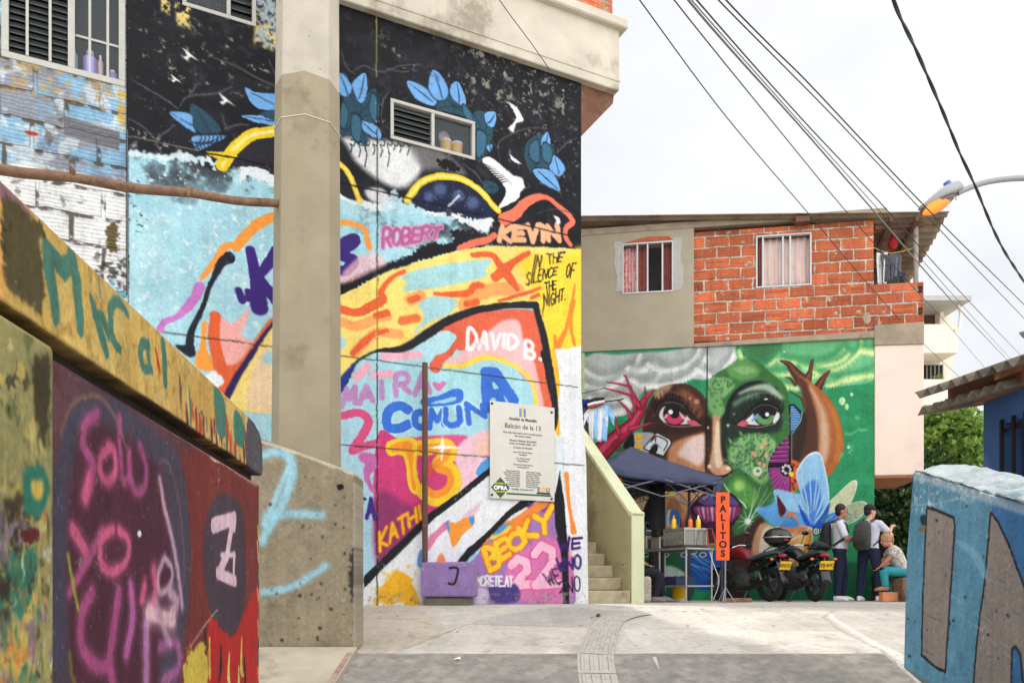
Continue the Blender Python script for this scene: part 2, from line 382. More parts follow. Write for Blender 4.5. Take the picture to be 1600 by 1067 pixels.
    for x, y, r in ((765, 790, 26), (840, 815, 22), (900, 845, 26), (720, 820, 20)): c.dot(x, y, r, (110, 130, 180), 30, .6)
    c.stroke([(845, 815), (800, 860)], 9, (196, 200, 212), 5); c.poly([(790, 870), (812, 866), (812, 900), (792, 902)], (60, 60, 74), 2, False)
    for k in range(40): c.dot(690 + RNG.rand() * 260, 770 + RNG.rand() * 110, 1.2, (220, 230, 245), 1)
    ring([(628, 835), (675, 770), (730, 742), (790, 736), (860, 748), (930, 792), (980, 850), (1008, 878)], 28)
    c.T = Z1
    c.poly([(1300, 920), (1330, 820), (1400, 770), (1600, 750), (1600, 960), (1420, 930)], (44, 42, 50), 4)
    ring([(1235, 925), (1300, 830), (1390, 755), (1480, 735), (1600, 720)], 62)
    c.stroke([(1150, 845), (1230, 870), (1300, 860)], [10, 50, 40], YEL, 8)
    # --- coral ring and KEVIN
    c.T = Z2
    CO = (248, 122, 92)
    c.stroke([(845, 1036), (910, 1012), (960, 1000), (992, 980)], [22, 34, 26], CO, 2)
    c.stroke([(1030, 915), (1080, 890), (1115, 850), (1170, 822), (1215, 825), (1260, 860), (1300, 895), (1318, 925), (1290, 950), (1288, 985), (1308, 1018)], [50, 40, 20, 26, 24, 22], CO, 2)
    c.poly([(1235, 895), (1262, 910), (1268, 930), (1240, 945), (1250, 920)], W, 2, False)
    c.stroke([(1170, 890), (1240, 872), (1320, 890)], 3, (80, 80, 90), 4)
    c.word("KEVIN", [(1012, 1000), (1262, 1004), (1254, 942), (1024, 942)], 24, (255, 186, 138), .3, 2, jit=8, smooth=False)
    c.dot(1180, 938, 13, (255, 186, 138))
    # --- ROBERT
    c.word("ROBERT", [(528, 1030), (758, 990), (772, 944), (530, 960)], 22, (232, 150, 186), .26, 2, jit=6)
    c.word("ROBERT", [(528, 1030), (758, 990), (772, 944), (530, 960)], 13, (178, 96, 148), .26, 2, jit=6)
    # --- left part: K..S, drips
    c.T = Z4
    PUR = (64, 40, 122)
    c.stroke([(478, 478), (545, 400), (600, 315), (640, 296), (680, 305)], [26, 40, 34], OR, 3)
    c.stroke([(672, 305), (735, 230), (800, 175), (890, 140), (1050, 130), (1240, 165), (1330, 180), (1390, 215), (1398, 262), (1412, 305)], [50, 56, 40, 30, 30, 36], OR, 3)
    c.stroke([(632, 365), (592, 392), (560, 450), (520, 530), (498, 610), (462, 690), (425, 770), (415, 830), (420, 890)], [66, 40, 26, 24, 28, 40, 50], (34, 38, 48), 2)
    c.poly([(330, 850), (390, 848), (430, 800), (440, 900), (415, 918), (370, 890)], (34, 38, 48), 2)
    c.stroke([(468, 525), (445, 580), (400, 640), (340, 695), (275, 722), (250, 765)], [56, 50, 30, 36], (202, 122, 196), 3)
    c.wear(4, .62, 1, (236, 214, 240), .8, (250, 440, 322, 520), 51, 3)
    c.stroke([(750, 325), (770, 420), (790, 520), (800, 640)], [52, 62, 80, 92], PUR, 2)
    c.stroke([(798, 470), (850, 400), (900, 340)], [40, 60, 80], PUR, 2); c.stroke([(800, 470), (860, 560), (930, 640)], [40, 60, 80], PUR, 2)
    c.stroke([(685, 548), (706, 600)], [40, 46], PUR, 2); c.stroke([(736, 552), (742, 598)], [34, 34], PUR, 2)
    c.stroke([(1330, 265), (1290, 290), (1240, 330), (1290, 365), (1325, 385), (1290, 430), (1265, 440)], [70, 86, 70, 60, 56, 60], PUR, 2)
    c.poly([(1230, 510), (1290, 420), (1360, 360), (1450, 340), (1494, 380), (1494, 410), (1300, 500)], (244, 190, 196), 26, alpha=.75)
    # --- salmon flame and the yellow oval left of the column
    c.poly([(585, 705), (640, 735), (700, 690), (740, 650), (735, 700), (700, 800), (760, 830), (700, 930), (625, 985), (560, 900)], (250, 178, 170), 20)
    c.poly([(545, 900), (600, 950), (630, 965), (700, 930), (800, 780), (880, 690), (880, 760), (780, 900), (640, 1080), (560, 1040)], (232, 104, 60), 18)
    c.stroke([(556, 692), (548, 780), (560, 880), (590, 1000), (600, 1080)], [60, 62, 66, 80], (232, 100, 56), 2)
    c.poly([(866, 760), (760, 900), (660, 1060), (600, 1190), (1000, 1190), (1000, 700)], (252, 222, 128), 3)
    c.poly([(866, 840), (810, 900), (760, 1010), (740, 1190), (960, 1190), (900, 800)], (250, 216, 172), 30)
    c.poly([(830, 900), (870, 880), (870, 960), (820, 940)], (176, 218, 220), 24)
    c.stroke([(880, 725), (800, 830), (740, 930), (680, 1020), (600, 1180)], [16, 24, 34, 40], (52, 38, 88), 2)
    c.stroke([(494, 735), (490, 850), (482, 900)], [28, 30, 50], OR, 2); c.poly([(455, 890), (500, 865), (545, 985), (452, 975)], OR, 3)
    for x, y in ((550, 1010), (575, 1030), (585, 1055)): c.stroke([(x - 40, y + 25), (x, y)], 34, (244, 246, 248), 2)
    # --- yellow river
    c.T = Z5
    c.poly([(-60, 590), (35, 575), (150, 520), (240, 470), (330, 430), (480, 385), (620, 345), (760, 315), (880, 300), (1000, 300), (1150, 305), (1400, 322), (1400, 1080), (1230, 1080),
            (1130, 625), (960, 635), (640, 730), (390, 880), (240, 890), (130, 940), (60, 1080), (-60, 1080)], (252, 222, 120), 2, False)
    c.poly([(1030, 350), (1250, 358), (1420, 360), (1420, 1080), (1230, 1080), (1150, 640), (1070, 490)], (253, 216, 62), 60)
    SB = (172, 216, 218)
    c.poly([(375, 470), (470, 430), (640, 398), (870, 375), (850, 430), (840, 472), (640, 520), (400, 550), (410, 500)], SB, 22)
    c.poly([(470, 612), (560, 580), (690, 600), (640, 680), (540, 720), (450, 790), (505, 690)], SB, 22)
    c.poly([(-20, 780), (50, 800), (70, 850), (-20, 930)], SB, 22)
    LO = (252, 170, 98)
    for pts, w in (([(45, 720), (130, 745), (250, 700), (300, 690)], 54), ([(120, 890), (180, 830), (250, 780), (370, 790)], 54), ([(430, 600), (490, 575)], 60), ([(730, 630), (820, 560), (930, 540), (1030, 545)], 76)):
        c.stroke(pts, w, LO, 12)
    for pts, w in (([(1088, 338), (1010, 385), (962, 425), (900, 475)], [26, 34, 60, 50]), ([(772, 348), (880, 350), (922, 400), (975, 470), (1020, 535)], [24, 34, 46, 60, 36]),
                   ([(392, 440), (310, 490), (270, 560), (275, 600), (200, 640), (130, 670), (20, 645)], [24, 26, 44, 60, 44, 48]), ([(565, 565), (660, 568), (750, 560), (785, 522), (828, 518)], [20, 36, 44, 30]),
                   ([(430, 600), (470, 588)], 36), ([(380, 718), (465, 700)], 46), ([(240, 690), (300, 672)], 40), ([(108, 895), (170, 835), (230, 790), (300, 770)], [30, 40, 30, 20]), ([(740, 622), (800, 612)], 36),
                   ([(920, 605), (1010, 580), (1080, 560), (1152, 532)], [14, 22, 16]), ([(1102, 588), (1142, 570)], 22)):
        c.stroke(pts, w, RO if w != 46 else (240, 120, 66), 3)
    for pts, w in (([(1345, 515), (1322, 640), (1290, 770), (1250, 860), (1232, 960)], [14, 20, 26, 40, 20]), ([(1343, 600), (1318, 720), (1342, 850)], [14, 30, 18]), ([(1232, 800), (1240, 900)], [20, 30])):
        c.stroke(pts, w, (246, 138, 52), 3)
    # --- the eye shape: light field, red top, glow
    c.poly([(-60, 1120), (60, 1040), (130, 940), (240, 890), (390, 880), (640, 720), (960, 640), (1125, 632), (1200, 940), (1235, 1120), (1235, 2000), (-60, 2000)], (172, 220, 228), 2, False)
    c.poly([(590, 770), (800, 670), (1120, 660), (1170, 780), (1220, 1080), (1250, 1330), (1150, 1300), (1060, 1040), (900, 880), (700, 880), (640, 790)], (232, 104, 74), 4)
    c.poly([(620, 950), (700, 900), (880, 760), (960, 710), (1030, 720), (1060, 830), (1120, 960), (1170, 1200), (1120, 1260), (1060, 1030), (900, 930), (700, 980)], (246, 190, 190), 22)
    c.stroke([(548, 795), (620, 760), (690, 790), (660, 880), (600, 920), (568, 970)], [20, 40, 70, 30, 60, 70], (226, 100, 72), 3)
    c.poly([(500, 830), (560, 790), (630, 770), (685, 800), (660, 850), (600, 900), (500, 900)], (178, 220, 226), 4)
    c.poly([(640, 990), (780, 950), (940, 960), (1040, 1020), (1110, 1100), (1130, 1260), (700, 1200)], (172, 220, 226), 18)
    c.stroke([(622, 965), (720, 965), (830, 920), (950, 940), (1060, 1000), (1115, 1080), (1128, 1180), (1120, 1270)], [20, 34, 22, 24, 34], (252, 216, 84), 8)
    for pts, w in (([(280, 915), (480, 905)], 44), ([(130, 1030), (190, 970)], 50), ([(230, 1020), (320, 1010)], 44)): c.stroke(pts, w, (246, 178, 196), 16)
    c.stroke([(35, 1080), (90, 1000), (140, 935), (240, 885), (390, 868), (520, 790), (640, 715), (800, 655), (960, 630), (1128, 628)], [60, 30, 10, 12, 40, 50, 46, 40, 36, 42], (38, 36, 40), 2)
    c.stroke([(20, 1100), (80, 1010), (120, 950)], [60, 30, 8], (40, 56, 150), 2)
    c.stroke([(1125, 632), (1168, 790), (1200, 950), (1225, 1120), (1240, 1260)], [40, 46, 40, 44], (38, 36, 40), 2, False)
    c.word("DAVID", [(745, 868), (1020, 868), (1028, 800), (752, 765)], 23, (250, 240, 240), .34, 3, jit=10)
    c.word("B.", [(1068, 920), (1160, 930), (1150, 850), (1070, 830)], 23, (250, 240, 240), .4, 3)
    WH = (236, 236, 238)
    # --- "in the silence of the night."
    INK = (40, 34, 30)
    for t, q, w in (("IN", [(1108, 436), (1148, 422), (1158, 358), (1122, 352)], 7), ("THE", [(1196, 404), (1268, 388), (1290, 338), (1186, 346)], 7), ("SILENCE", [(1072, 520), (1238, 462), (1250, 414), (1076, 446)], 7),
                    ("OF", [(1292, 476), (1334, 470), (1352, 398), (1302, 402)], 7), ("THE", [(1182, 560), (1238, 536), (1242, 492), (1176, 500)], 7), ("NIGHT.", [(1172, 640), (1292, 598), (1300, 536), (1170, 570)], 7)):
        c.word(t, q, w, INK, .34, 1.5, jit=10, smooth=False)
    c.stroke([(1170, 640), (1166, 690)], [7, 3], INK, 1.5)
    # --- white right hand strip
    c.poly([(1262, 1120), (1258, 960), (1300, 880), (1345, 860), (1420, 880), (1420, 1120)], WH, 6)
    c.T = Z6
    c.poly([(915, -40), (935, 190), (948, 320), (960, 420), (980, 1060), (1120, 1060), (1100, -40)], WH, 3, False)
    c.poly([(655, 300), (950, 300), (985, 1060), (655, 1060)], WH, 8, False)
    c.stroke([(915, -30), (930, 90), (928, 190), (938, 310)], [26, 34, 20, 22], (250, 190, 60), 3)
    c.stroke([(885, -20), (912, 120), (928, 230), (926, 290)], [44, 40, 24, 8], (38, 36, 40), 2)
    c.wear(30, .58, 1, (214, 212, 210), .6, (862, 690, 912, 950), 61)
    # --- MAIRA, COMUNA
    MV = (196, 130, 186)
    for ch, q in (("M", [(36, 200), (92, 186), (96, 118), (52, 126)]), ("A", [(110, 188), (166, 176), (160, 112), (118, 118)]), ("I", [(190, 168), (218, 160), (214, 98), (190, 104)]), ("R", [(262, 152), (318, 140), (316, 66), (264, 70)]), ("A", [(340, 150), (402, 140), (396, 62), (350, 62)])):
        c.glyph(ch, q, 24, MV, 5, .85)
    c.wear(6, .6, 1, (190, 218, 228), .8, (530, 590, 625, 640), 62, 4)
    c.poly([(440, 136), (414, 108), (424, 96), (440, 104), (456, 94), (470, 104)], (214, 120, 170), 4)
    BL = (62, 116, 214)
    def fat(ch, q, w): c.glyph(ch, q, w + 9, (206, 232, 240), 3); c.glyph(ch, q, w, BL, 2, smooth=ch in 'CO')
    fat("C", [(214, 300), (316, 284), (314, 200), (232, 192)], 40)
    fat("O", [(342, 290), (392, 284), (386, 222), (340, 222)], 30)
    fat("M", [(402, 288), (462, 274), (464, 220), (404, 216)], 26)
    fat("U", [(468, 280), (534, 276), (522, 206), (470, 212)], 26)
    fat("N", [(566, 268), (632, 240), (622, 196), (556, 190)], 26)
    c.stroke([(700, 178), (660, 80), (636, 60)], [40, 50, 50], BL, 2, False); c.stroke([(640, 210), (636, 130), (640, 66)], [36, 46, 50], BL, 2, False)
    c.stroke([(640, 62), (676, 62), (752, 172)], [50, 50, 50], BL, 2, False); c.stroke([(640, 150), (700, 142)], 34, BL, 2); c.poly([(664, 96), (690, 120), (668, 126)], (176, 218, 228), 2)
    c.poly([(368, 192), (372, 165), (430, 158), (505, 126), (540, 135), (538, 175), (505, 190), (420, 202)], BL, 2); c.poly([(405, 188), (440, 176), (505, 160), (510, 172), (470, 186)], (156, 206, 226), 3)
    # --- magenta panel, 13
    c.poly([(-40, 330), (60, 250), (130, 236), (160, 300), (120, 380), (185, 400), (185, 1000), (-40, 1000)], (176, 216, 228), 4)
    c.poly([(182, 330), (300, 340), (540, 322), (556, 350), (520, 400), (512, 520), (470, 600), (370, 700), (270, 790), (182, 850)], (214, 66, 124), 4)
    c.poly([(182, 560), (300, 600), (370, 640), (300, 760), (182, 850)], (150, 58, 108), 40)
    c.poly([(300, 330), (540, 318), (552, 352), (500, 380), (340, 345)], (226, 90, 140), 8)
    c.stroke([(30, 240), (110, 226), (148, 265), (110, 340), (80, 384), (130, 366), (186, 352)], [30, 34, 40, 34, 30, 34], (222, 84, 132), 4)
    c.stroke([(125, 410), (160, 430), (140, 490), (165, 550)], [40, 60, 24, 20], (206, 110, 176), 4)
    c.word("TA", [(98, 660), (174, 668), (172, 584), (104, 586)], 16, (66, 44, 130), .4, 2)
    c.poly([(505, 400), (560, 330), (680, 300), (680, 470), (560, 560), (500, 560), (520, 470)], (244, 198, 212), 14)
    c.poly([(590, 350), (660, 310), (660, 400), (600, 400)], (250, 200, 186), 24)
    c.poly([(596, 470), (625, 428), (680, 410), (680, 500), (610, 490)], (86, 156, 218), 4)
    GO, GY = (252, 152, 44), (252, 206, 52)
    c.poly([(230, 345), (345, 338), (350, 470), (372, 565), (318, 545), (292, 410), (230, 404)], GY, 3)
    c.poly([(246, 358), (330, 352), (334, 470), (352, 548), (328, 532), (306, 396), (246, 392)], GO, 3)
    c.stroke([(362, 372), (470, 364), (486, 400), (440, 440), (500, 470), (500, 545), (430, 585), (376, 556)], [64, 60, 60, 64], GY, 3)
    c.stroke([(366, 376), (462, 370), (474, 402), (430, 446), (484, 476), (482, 535), (425, 565), (386, 546)], [34, 32, 30, 34], GO, 3)
    c.stroke([(400, 440), (410, 460), (400, 484)], 14, (226, 84, 60), 3)
    c.stroke([(395, 372), (455, 368), (535, 372)], [1, 14, 1], (255, 255, 255), 4); c.stroke([(455, 320), (455, 368), (452, 430)], [1, 14, 1], (255, 255, 255), 4); c.dot(455, 368, 14, (255, 255, 255), 16)
    c.word("KATHI", [(196, 800), (372, 664), (362, 612), (192, 722)], 17, (222, 96, 44), .3, 3, jit=6)
    c.word("KATHI", [(196, 800), (372, 664), (362, 612), (192, 722)], 12, (252, 190, 40), .3, 2, jit=6)
    # --- white diagonal, black bars
    c.poly([(100, 1060), (135, 950), (400, 690), (655, 470), (655, 600), (780, 595), (640, 745), (510, 850), (520, 1060)], WH, 3, False)
    c.poly([(130, 905), (270, 770), (400, 645), (520, 560), (656, 448), (656, 482), (520, 592), (415, 672), (260, 825), (130, 955)], (34, 34, 38), 2, False)
    c.poly([(400, 740), (430, 715), (478, 672), (484, 700), (440, 740), (398, 800), (388, 780)], (226, 130, 166), 3)
    c.poly([(480, 690), (520, 680), (580, 640), (586, 690), (540, 730), (498, 785)], (250, 156, 60), 3); c.poly([(560, 640), (580, 640), (588, 680), (574, 690)], (70, 150, 214), 3)
    c.poly([(540, 655), (600, 605), (618, 596), (600, 640), (570, 660)], (232, 196, 214), 14)
    c.poly([(350, 860), (360, 800), (376, 806), (376, 866)], (90, 150, 210), 3); c.poly([(430, 850), (450, 810), (470, 850)], (244, 140, 80), 10)
    c.poly([(470, 690), (480, 672), (484, 730)], (90, 150, 210), 3)
    # --- BECKY field
    c.poly([(560, 860), (660, 750), (770, 660), (850, 600), (930, 590), (960, 700), (985, 1060), (500, 1060), (520, 900)], (158, 122, 186), 4)
    c.poly([(800, 610), (860, 600), (930, 560), (950, 640), (860, 640)], (106, 74, 170), 10)
    c.poly([(620, 780), (680, 700), (760, 660), (850, 600), (900, 600), (860, 640), (760, 730), (650, 790)], (248, 140, 60), 10)
    c.poly([(645, 770), (690, 700), (740, 690), (700, 740)], (96, 150, 214), 12)
    c.stroke([(660, 745), (700, 735), (735, 700)], 16, (252, 206, 60), 4)
    c.poly([(510, 856), (560, 790), (640, 725), (720, 640), (780, 592), (850, 592), (740, 655), (640, 755), (550, 850)], (34, 34, 38), 2, False)
    BQ = [("B", [(655, 880), (700, 858), (668, 788), (628, 796)]), ("E", [(700, 838), (735, 815), (715, 748), (675, 770)]), ("C", [(750, 805), (800, 770), (768, 718), (722, 752)]), ("K", [(800, 760), (850, 738), (812, 672), (772, 706)]), ("Y", [(862, 720), (905, 730), (912, 615), (838, 655)])]
    for ch, q in BQ: c.glyph(ch, q, 34, (238, 110, 50), 3)
    for ch, q in BQ: c.glyph(ch, q, 22, (254, 206, 50), 2)
    c.poly([(700, 980), (740, 850), (830, 770), (930, 740), (985, 760), (985, 1010), (760, 1010)], (244, 120, 170), 30, alpha=.7)
    for q in ([(752, 946), (838, 938), (806, 832), (742, 836)], [(842, 944), (942, 936), (916, 776), (836, 780)]):
        c.glyph("2", q, 46, (228, 80, 140), 6, smooth=False); c.glyph("2", q, 36, (252, 190, 214), 3, smooth=False)
    c.wear(14, .6, 1, (220, 60, 110), .6, (790, 900, 905, 945), 63)
    c.poly([(650, 950), (760, 940), (770, 1010), (655, 1015)], (80, 64, 128), 16)
    c.poly([(560, 960), (640, 960), (640, 1020), (560, 1020)], (206, 190, 214), 20)
    c.word("NCRETE.AT", [(600, 944), (748, 948), (748, 908), (602, 906)], 9, (238, 232, 240), .3, 2)
    c.poly([(920, 590), (945, 462), (966, 640), (978, 800), (984, 1030), (958, 1030), (950, 800), (925, 700)], (30, 30, 34), 2, False)
    c.stroke([(972, 482), (980, 590), (992, 660), (1002, 718)], [22, 18, 18, 30], (248, 142, 60), 2)
    VI = (58, 34, 104)
    c.word("WE", [(944, 806), (1030, 792), (1036, 742), (935, 752)], 11, VI, .3, 2, jit=10, smooth=False)
    c.word("WNO", [(940, 880), (1032, 878), (1030, 820), (930, 836)], 10, VI, .3, 2, jit=10)
    c.word("WE", [(900, 950), (950, 930), (935, 880), (872, 890)], 6, (50, 30, 70), .3, 2, jit=14); c.word("2NO", [(944, 980), (1030, 968), (1026, 905), (938, 930)], 6, (50, 30, 70), .3, 2, jit=10)
    # --- weathered foot of the wall
    c.poly([(180, 1020), (200, 940), (260, 890), (310, 880), (345, 960), (345, 1030)], (240, 178, 40), 30, rough=30)
    c.wear(16, .5, 1, (226, 120, 40), .8, (588, 890, 650, 945), 64); c.wear(6, .58, 1, (120, 96, 70), .8, (570, 900, 660, 948), 65)
    c.T = ID
    c.wear(12, .56, 1, (172, 164, 152), .55, (540, 924, 930, 954), 66, 5, .08)
    c.wear(5, .62, 1, (130, 124, 118), .7, (540, 925, 930, 952), 67, 4)
    # --- panel joints
    for pts, col, w in (([(199.6, 212), (427, 261), (902, 371)], (14, 14, 16), 2.2), ([(256, 519), (902, 605)], (54, 50, 48), 1.6), ([(528, 694), (912, 727)], (66, 56, 56), 1.6)):
        c.stroke(pts, w, col, 1, False, .9)
    c.stroke([(200, 212), (265, 226), (310, 236)], 1.5, (206, 196, 150), 1, False, .8)
    c.stroke([(589, -60), (589, 945)], 1.8, (24, 24, 26), 1, False, .9)
    c.stroke([(588, 20), (588, 120)], 1.8, (190, 180, 90), 1, False, .8); c.stroke([(589, 440), (589, 545)], 2, (190, 160, 40), 1, False, .8)
    c.wear(5, .64, 1, (226, 226, 226), .35, (586, 150, 592, 940), 68, 3)
    c.stroke([(199.5, -80), (199.5, 480)], 2.2, (40, 36, 34), 1, False)
    # plaster flaked around the upper left window
    for x0, y0, x1, y1 in ((250, -10, 268, 22), (272, 8, 300, 40), (395, 20, 432, 72)):
        c.wear(6, .42, .72, (226, 200, 120), 1, (x0, y0, x1, y1), x0, 4)
    c.poly([(404, -60), (432, -60), (434, 60), (418, 70), (404, 50)], (168, 178, 184), 3, rough=8)
    c.wear(5, .56, 1, (30, 30, 34), .9, (400, -40, 434, 70), 70, 4)
    c.wear(5, .52, .8, (226, 206, 140), 1, (402, 40, 434, 74), 71, 4)
    c.grain(.10)
    return c

def paint_face_wall():
    """the house front with the painted face between two trees"""
    c = Canvas(WB, -5.98, .02, -.06, 5.02, 125, (44, 148, 96))
    ZB, ZE, ZL, ZR, ZF = zq(900, 520, .3187), zq(980, 560, .1875), zq(900, 530, .178), zq(1100, 530, .1781), zq(1130, 680, .1687)
    r = random.Random(5)
    BRN, SKIN, DK = (58, 32, 26), (198, 142, 104), (28, 20, 20)
    c.T = ZB
    c.wear(40, .5, 1, (40, 136, 84), .8, seed=81, edge=.15); c.wear(24, .56, 1, (62, 166, 112), .5, seed=82, edge=.12)
    # trees' crowns: grey white at the left, pale green at the right
    GW, GD = (214, 214, 214), (150, 158, 154)
    c.poly([(30, 110), (300, 80), (600, 40), (800, 50), (790, 130), (720, 190), (640, 230), (560, 230), (440, 270), (330, 290), (250, 400), (150, 400), (30, 330)], (192, 198, 196), 10)
    cl = [[(36, 190), (120, 235), (220, 215), (290, 175), (315, 120)], [(40, 265), (110, 290), (170, 275), (230, 230)], [(250, 185), (300, 200), (350, 180)], [(270, 240), (340, 265), (400, 235), (415, 185), (380, 160)],
          [(350, 165), (420, 195), (520, 180), (590, 130), (610, 70)], [(330, 270), (440, 268), (540, 235), (600, 190), (640, 130)], [(590, 190), (640, 215), (690, 225), (735, 180), (770, 130), (790, 70)],
          [(60, 330), (130, 345), (200, 340), (250, 310)], [(130, 380), (180, 400), (230, 390)], [(230, 330), (270, 360), (300, 340)]]
    for i, p in enumerate(cl):
        q = [(x, y - 8) for x, y in p]
        c.stroke([(x, y - 34) for x, y in p], 50, GD, 40, alpha=.6); c.stroke(q, 22, (236, 236, 234), 10, alpha=.85)
        [c.fringe([(x, y - 9 * q) for x, y in p], ((252, 252, 250), (232, 234, 232), (206, 210, 208))[q], 34, 16, 4.5, 1, i + 40 * q) for q in (2, 1, 0)]
    c.wear(12, .5, 1, (238, 238, 238), .6, (914, 545, 1130, 620), 83, 4, .1)
    c.wear(16, .56, 1, (118, 160, 138), .6, (914, 545, 1110, 590), 84, 4, .1)
    c.poly([(46, 60), (300, 60), (600, 50), (610, 62), (440, 92), (300, 100), (200, 110), (100, 100), (46, 118)], (44, 148, 96), 14, alpha=.85)
    # right crown
    c.poly([(790, 50), (1000, 30), (1470, 20), (1470, 220), (1330, 260), (1220, 270), (1120, 290), (1000, 270), (900, 210), (880, 160), (810, 150)], (110, 190, 132), 10)
    c.poly([(795, 50), (1000, 36), (985, 130), (930, 165), (860, 160), (810, 120)], (72, 136, 84), 8)
    for k in range(7): c.stroke([(820, 60 + 14 * k), (890, 68 + 14 * k), (970, 54 + 14 * k)], 4, (38, 92, 56), 3, alpha=.6)
    cr = [[(800, 95), (825, 150), (890, 180), (950, 165), (1000, 110)], [(880, 185), (910, 190), (960, 215), (1040, 210), (1080, 190)], [(890, 190), (930, 230), (1010, 265), (1090, 280)], [(990, 140), (1080, 155), (1180, 160), (1260, 140), (1320, 90)],
          [(1160, 225), (1230, 200), (1310, 170), (1390, 100), (1400, 40)], [(1110, 170), (1180, 175), (1290, 150), (1340, 110)], [(1130, 180), (1240, 235), (1350, 240), (1465, 190)], [(1230, 265), (1280, 255), (1330, 230), (1465, 215)], [(1390, 95), (1465, 105)]]
    for i, p in enumerate(cr):
        c.stroke([(x, y - 26) for x, y in p], 40, (58, 150, 98), 30, alpha=.6); c.stroke([(x, y - 5) for x, y in p], 16, (190, 222, 140), 9, alpha=.85)
        [c.fringe([(x, y - 9 * q) for x, y in p], ((232, 242, 176), (196, 226, 146), (130, 196, 120))[q], 34, 15, 4.5, 1, i + 90 + 40 * q) for q in (2, 1, 0)]
    c.wear(14, .52, 1, (150, 214, 160), .55, (1200, 535, 1364, 600), 85, 4, .1)
    # --- face
    c.poly([(330, 440), (370, 320), (430, 268), (500, 250), (570, 262), (640, 330), (660, 420), (700, 400), (760, 300), (860, 245), (960, 250), (1030, 320), (1050, 420), (1050, 560), (990, 660), (960, 760), (880, 900),
            (760, 1000), (620, 1030), (500, 960), (430, 850), (380, 700), (330, 600)], (74, 44, 34), 8)
    c.poly([(640, 340), (660, 230), (740, 170), (860, 130), (960, 200), (1040, 300), (1056, 600), (970, 800), (900, 900), (800, 1040), (720, 740), (740, 600), (700, 480), (650, 420)], (58, 112, 56), 10)
    c.poly([(740, 175), (830, 130), (900, 180), (870, 225), (780, 230)], (94, 150, 84), 26); c.poly([(770, 175), (850, 165), (880, 190), (820, 205)], (134, 176, 112), 18)
    # lower face of both halves
    c.poly([(460, 560), (520, 520), (640, 490), (650, 640), (600, 740), (520, 800), (440, 850), (400, 760), (440, 660)], (196, 134, 92), 26)
    c.poly([(520, 560), (560, 520), (630, 500), (636, 600), (600, 650), (540, 620), (500, 600)], (234, 206, 198), 30)
    c.poly([(430, 860), (470, 790), (560, 740), (650, 740), (640, 780), (560, 850), (520, 960), (470, 930)], (206, 152, 112), 22)
    c.poly([(440, 850), (480, 800), (520, 840), (520, 920), (470, 900)], (176, 120, 84), 26)
    # eye sockets
    c.poly([(340, 430), (380, 330), (450, 275), (520, 262), (590, 300), (640, 390), (650, 470), (560, 500), (420, 500), (350, 520)], BRN, 30)
    c.poly([(500, 280), (560, 290), (620, 370), (600, 420), (540, 350)], (128, 74, 52), 30); c.dot(592, 338, 12, (206, 150, 120), 16); c.dot(558, 322, 8, (190, 130, 100), 12)
    c.poly([(385, 300), (420, 265), (470, 260), (440, 300), (400, 330)], (176, 138, 104), 20)
    c.poly([(730, 440), (760, 330), (830, 268), (930, 262), (1000, 320), (1010, 400), (1000, 480), (900, 500), (780, 520), (740, 560)], (36, 52, 42), 26)
    c.stroke([(735, 420), (765, 320), (830, 262), (910, 248), (990, 278)], [30, 22, 26, 20, 6], (22, 26, 26), 14)
    c.stroke([(800, 300), (860, 275), (940, 268), (1000, 320)], [8, 20, 36, 20], (196, 214, 190), 22, alpha=.8); c.stroke([(780, 350), (830, 320), (890, 310)], 24, (110, 150, 120), 24, alpha=.7)
    c.dot(775, 400, 5, (190, 220, 180), 5)
    # nose
    c.poly([(670, 400), (710, 400), (716, 560), (722, 650), (750, 650), (762, 680), (745, 700), (690, 700), (652, 660), (664, 560)], (202, 150, 114), 18)
    c.poly([(684, 450), (706, 450), (710, 600), (716, 650), (690, 660), (676, 600)], (236, 208, 176), 14)
    c.stroke([(648, 430), (648, 560), (640, 660)], [40, 30, 18], (44, 24, 20), 20, alpha=.85)
    c.stroke([(726, 430), (722, 560), (735, 640)], [40, 24, 10], (26, 36, 26), 18, alpha=.85)
    c.dot(736, 672, 26, (214, 160, 124), 14); c.dot(654, 655, 10, (234, 200, 170), 8); c.dot(744, 664, 9, (246, 226, 204), 8)
    c.stroke([(690, 706), (735, 700), (766, 676)], [10, 12, 6], (28, 22, 20), 6); c.stroke([(764, 690), (765, 660), (740, 645)], 4, (30, 26, 22), 4)
    # green cheek with leaves
    c.poly([(760, 560), (830, 500), (920, 500), (980, 540), (960, 620), (940, 720), (900, 740), (830, 680), (760, 640)], (134, 184, 112), 22)
    c.poly([(750, 740), (800, 700), (860, 750), (900, 800), (850, 860), (780, 800), (740, 770)], (86, 150, 66), 26); c.dot(800, 750, 26, (160, 208, 110), 26)
    c.poly([(650, 240), (730, 220), (780, 260), (720, 330), (730, 380), (700, 410), (650, 370)], (120, 172, 104), 16)
    LN, LP = (34, 72, 44), (168, 224, 180)
    def leaf(x, y, a, l, w, col):
        dx, dy = math.cos(a), math.sin(a)
        p = [(x, y), (x + dx * l * .5 - dy * w, y + dy * l * .5 + dx * w), (x + dx * l, y + dy * l), (x + dx * l * .5 + dy * w, y + dy * l * .5 - dx * w)]
        c.poly(p, LN, 2.5); m = np.mean(p, 0); c.poly([tuple(m + (np.array(q) - m) * .78) for q in p], col, 2); c.stroke([p[0], p[2]], 2, LN, 1.5)
    for k in range(60):
        x, y = 770 + r.random() * 190, 510 + r.random() * 215
        if (x - 865) ** 2 / 105 ** 2 + (y - 612) ** 2 / 118 ** 2 < 1: leaf(x, y, r.choice((-1.2, -.8, -2.2, -1.7)) + r.random() * .4, 34 + r.random() * 26, 6 + r.random() * 4, r.choice([(126, 184, 108), (150, 208, 140), (104, 166, 104), LP]))
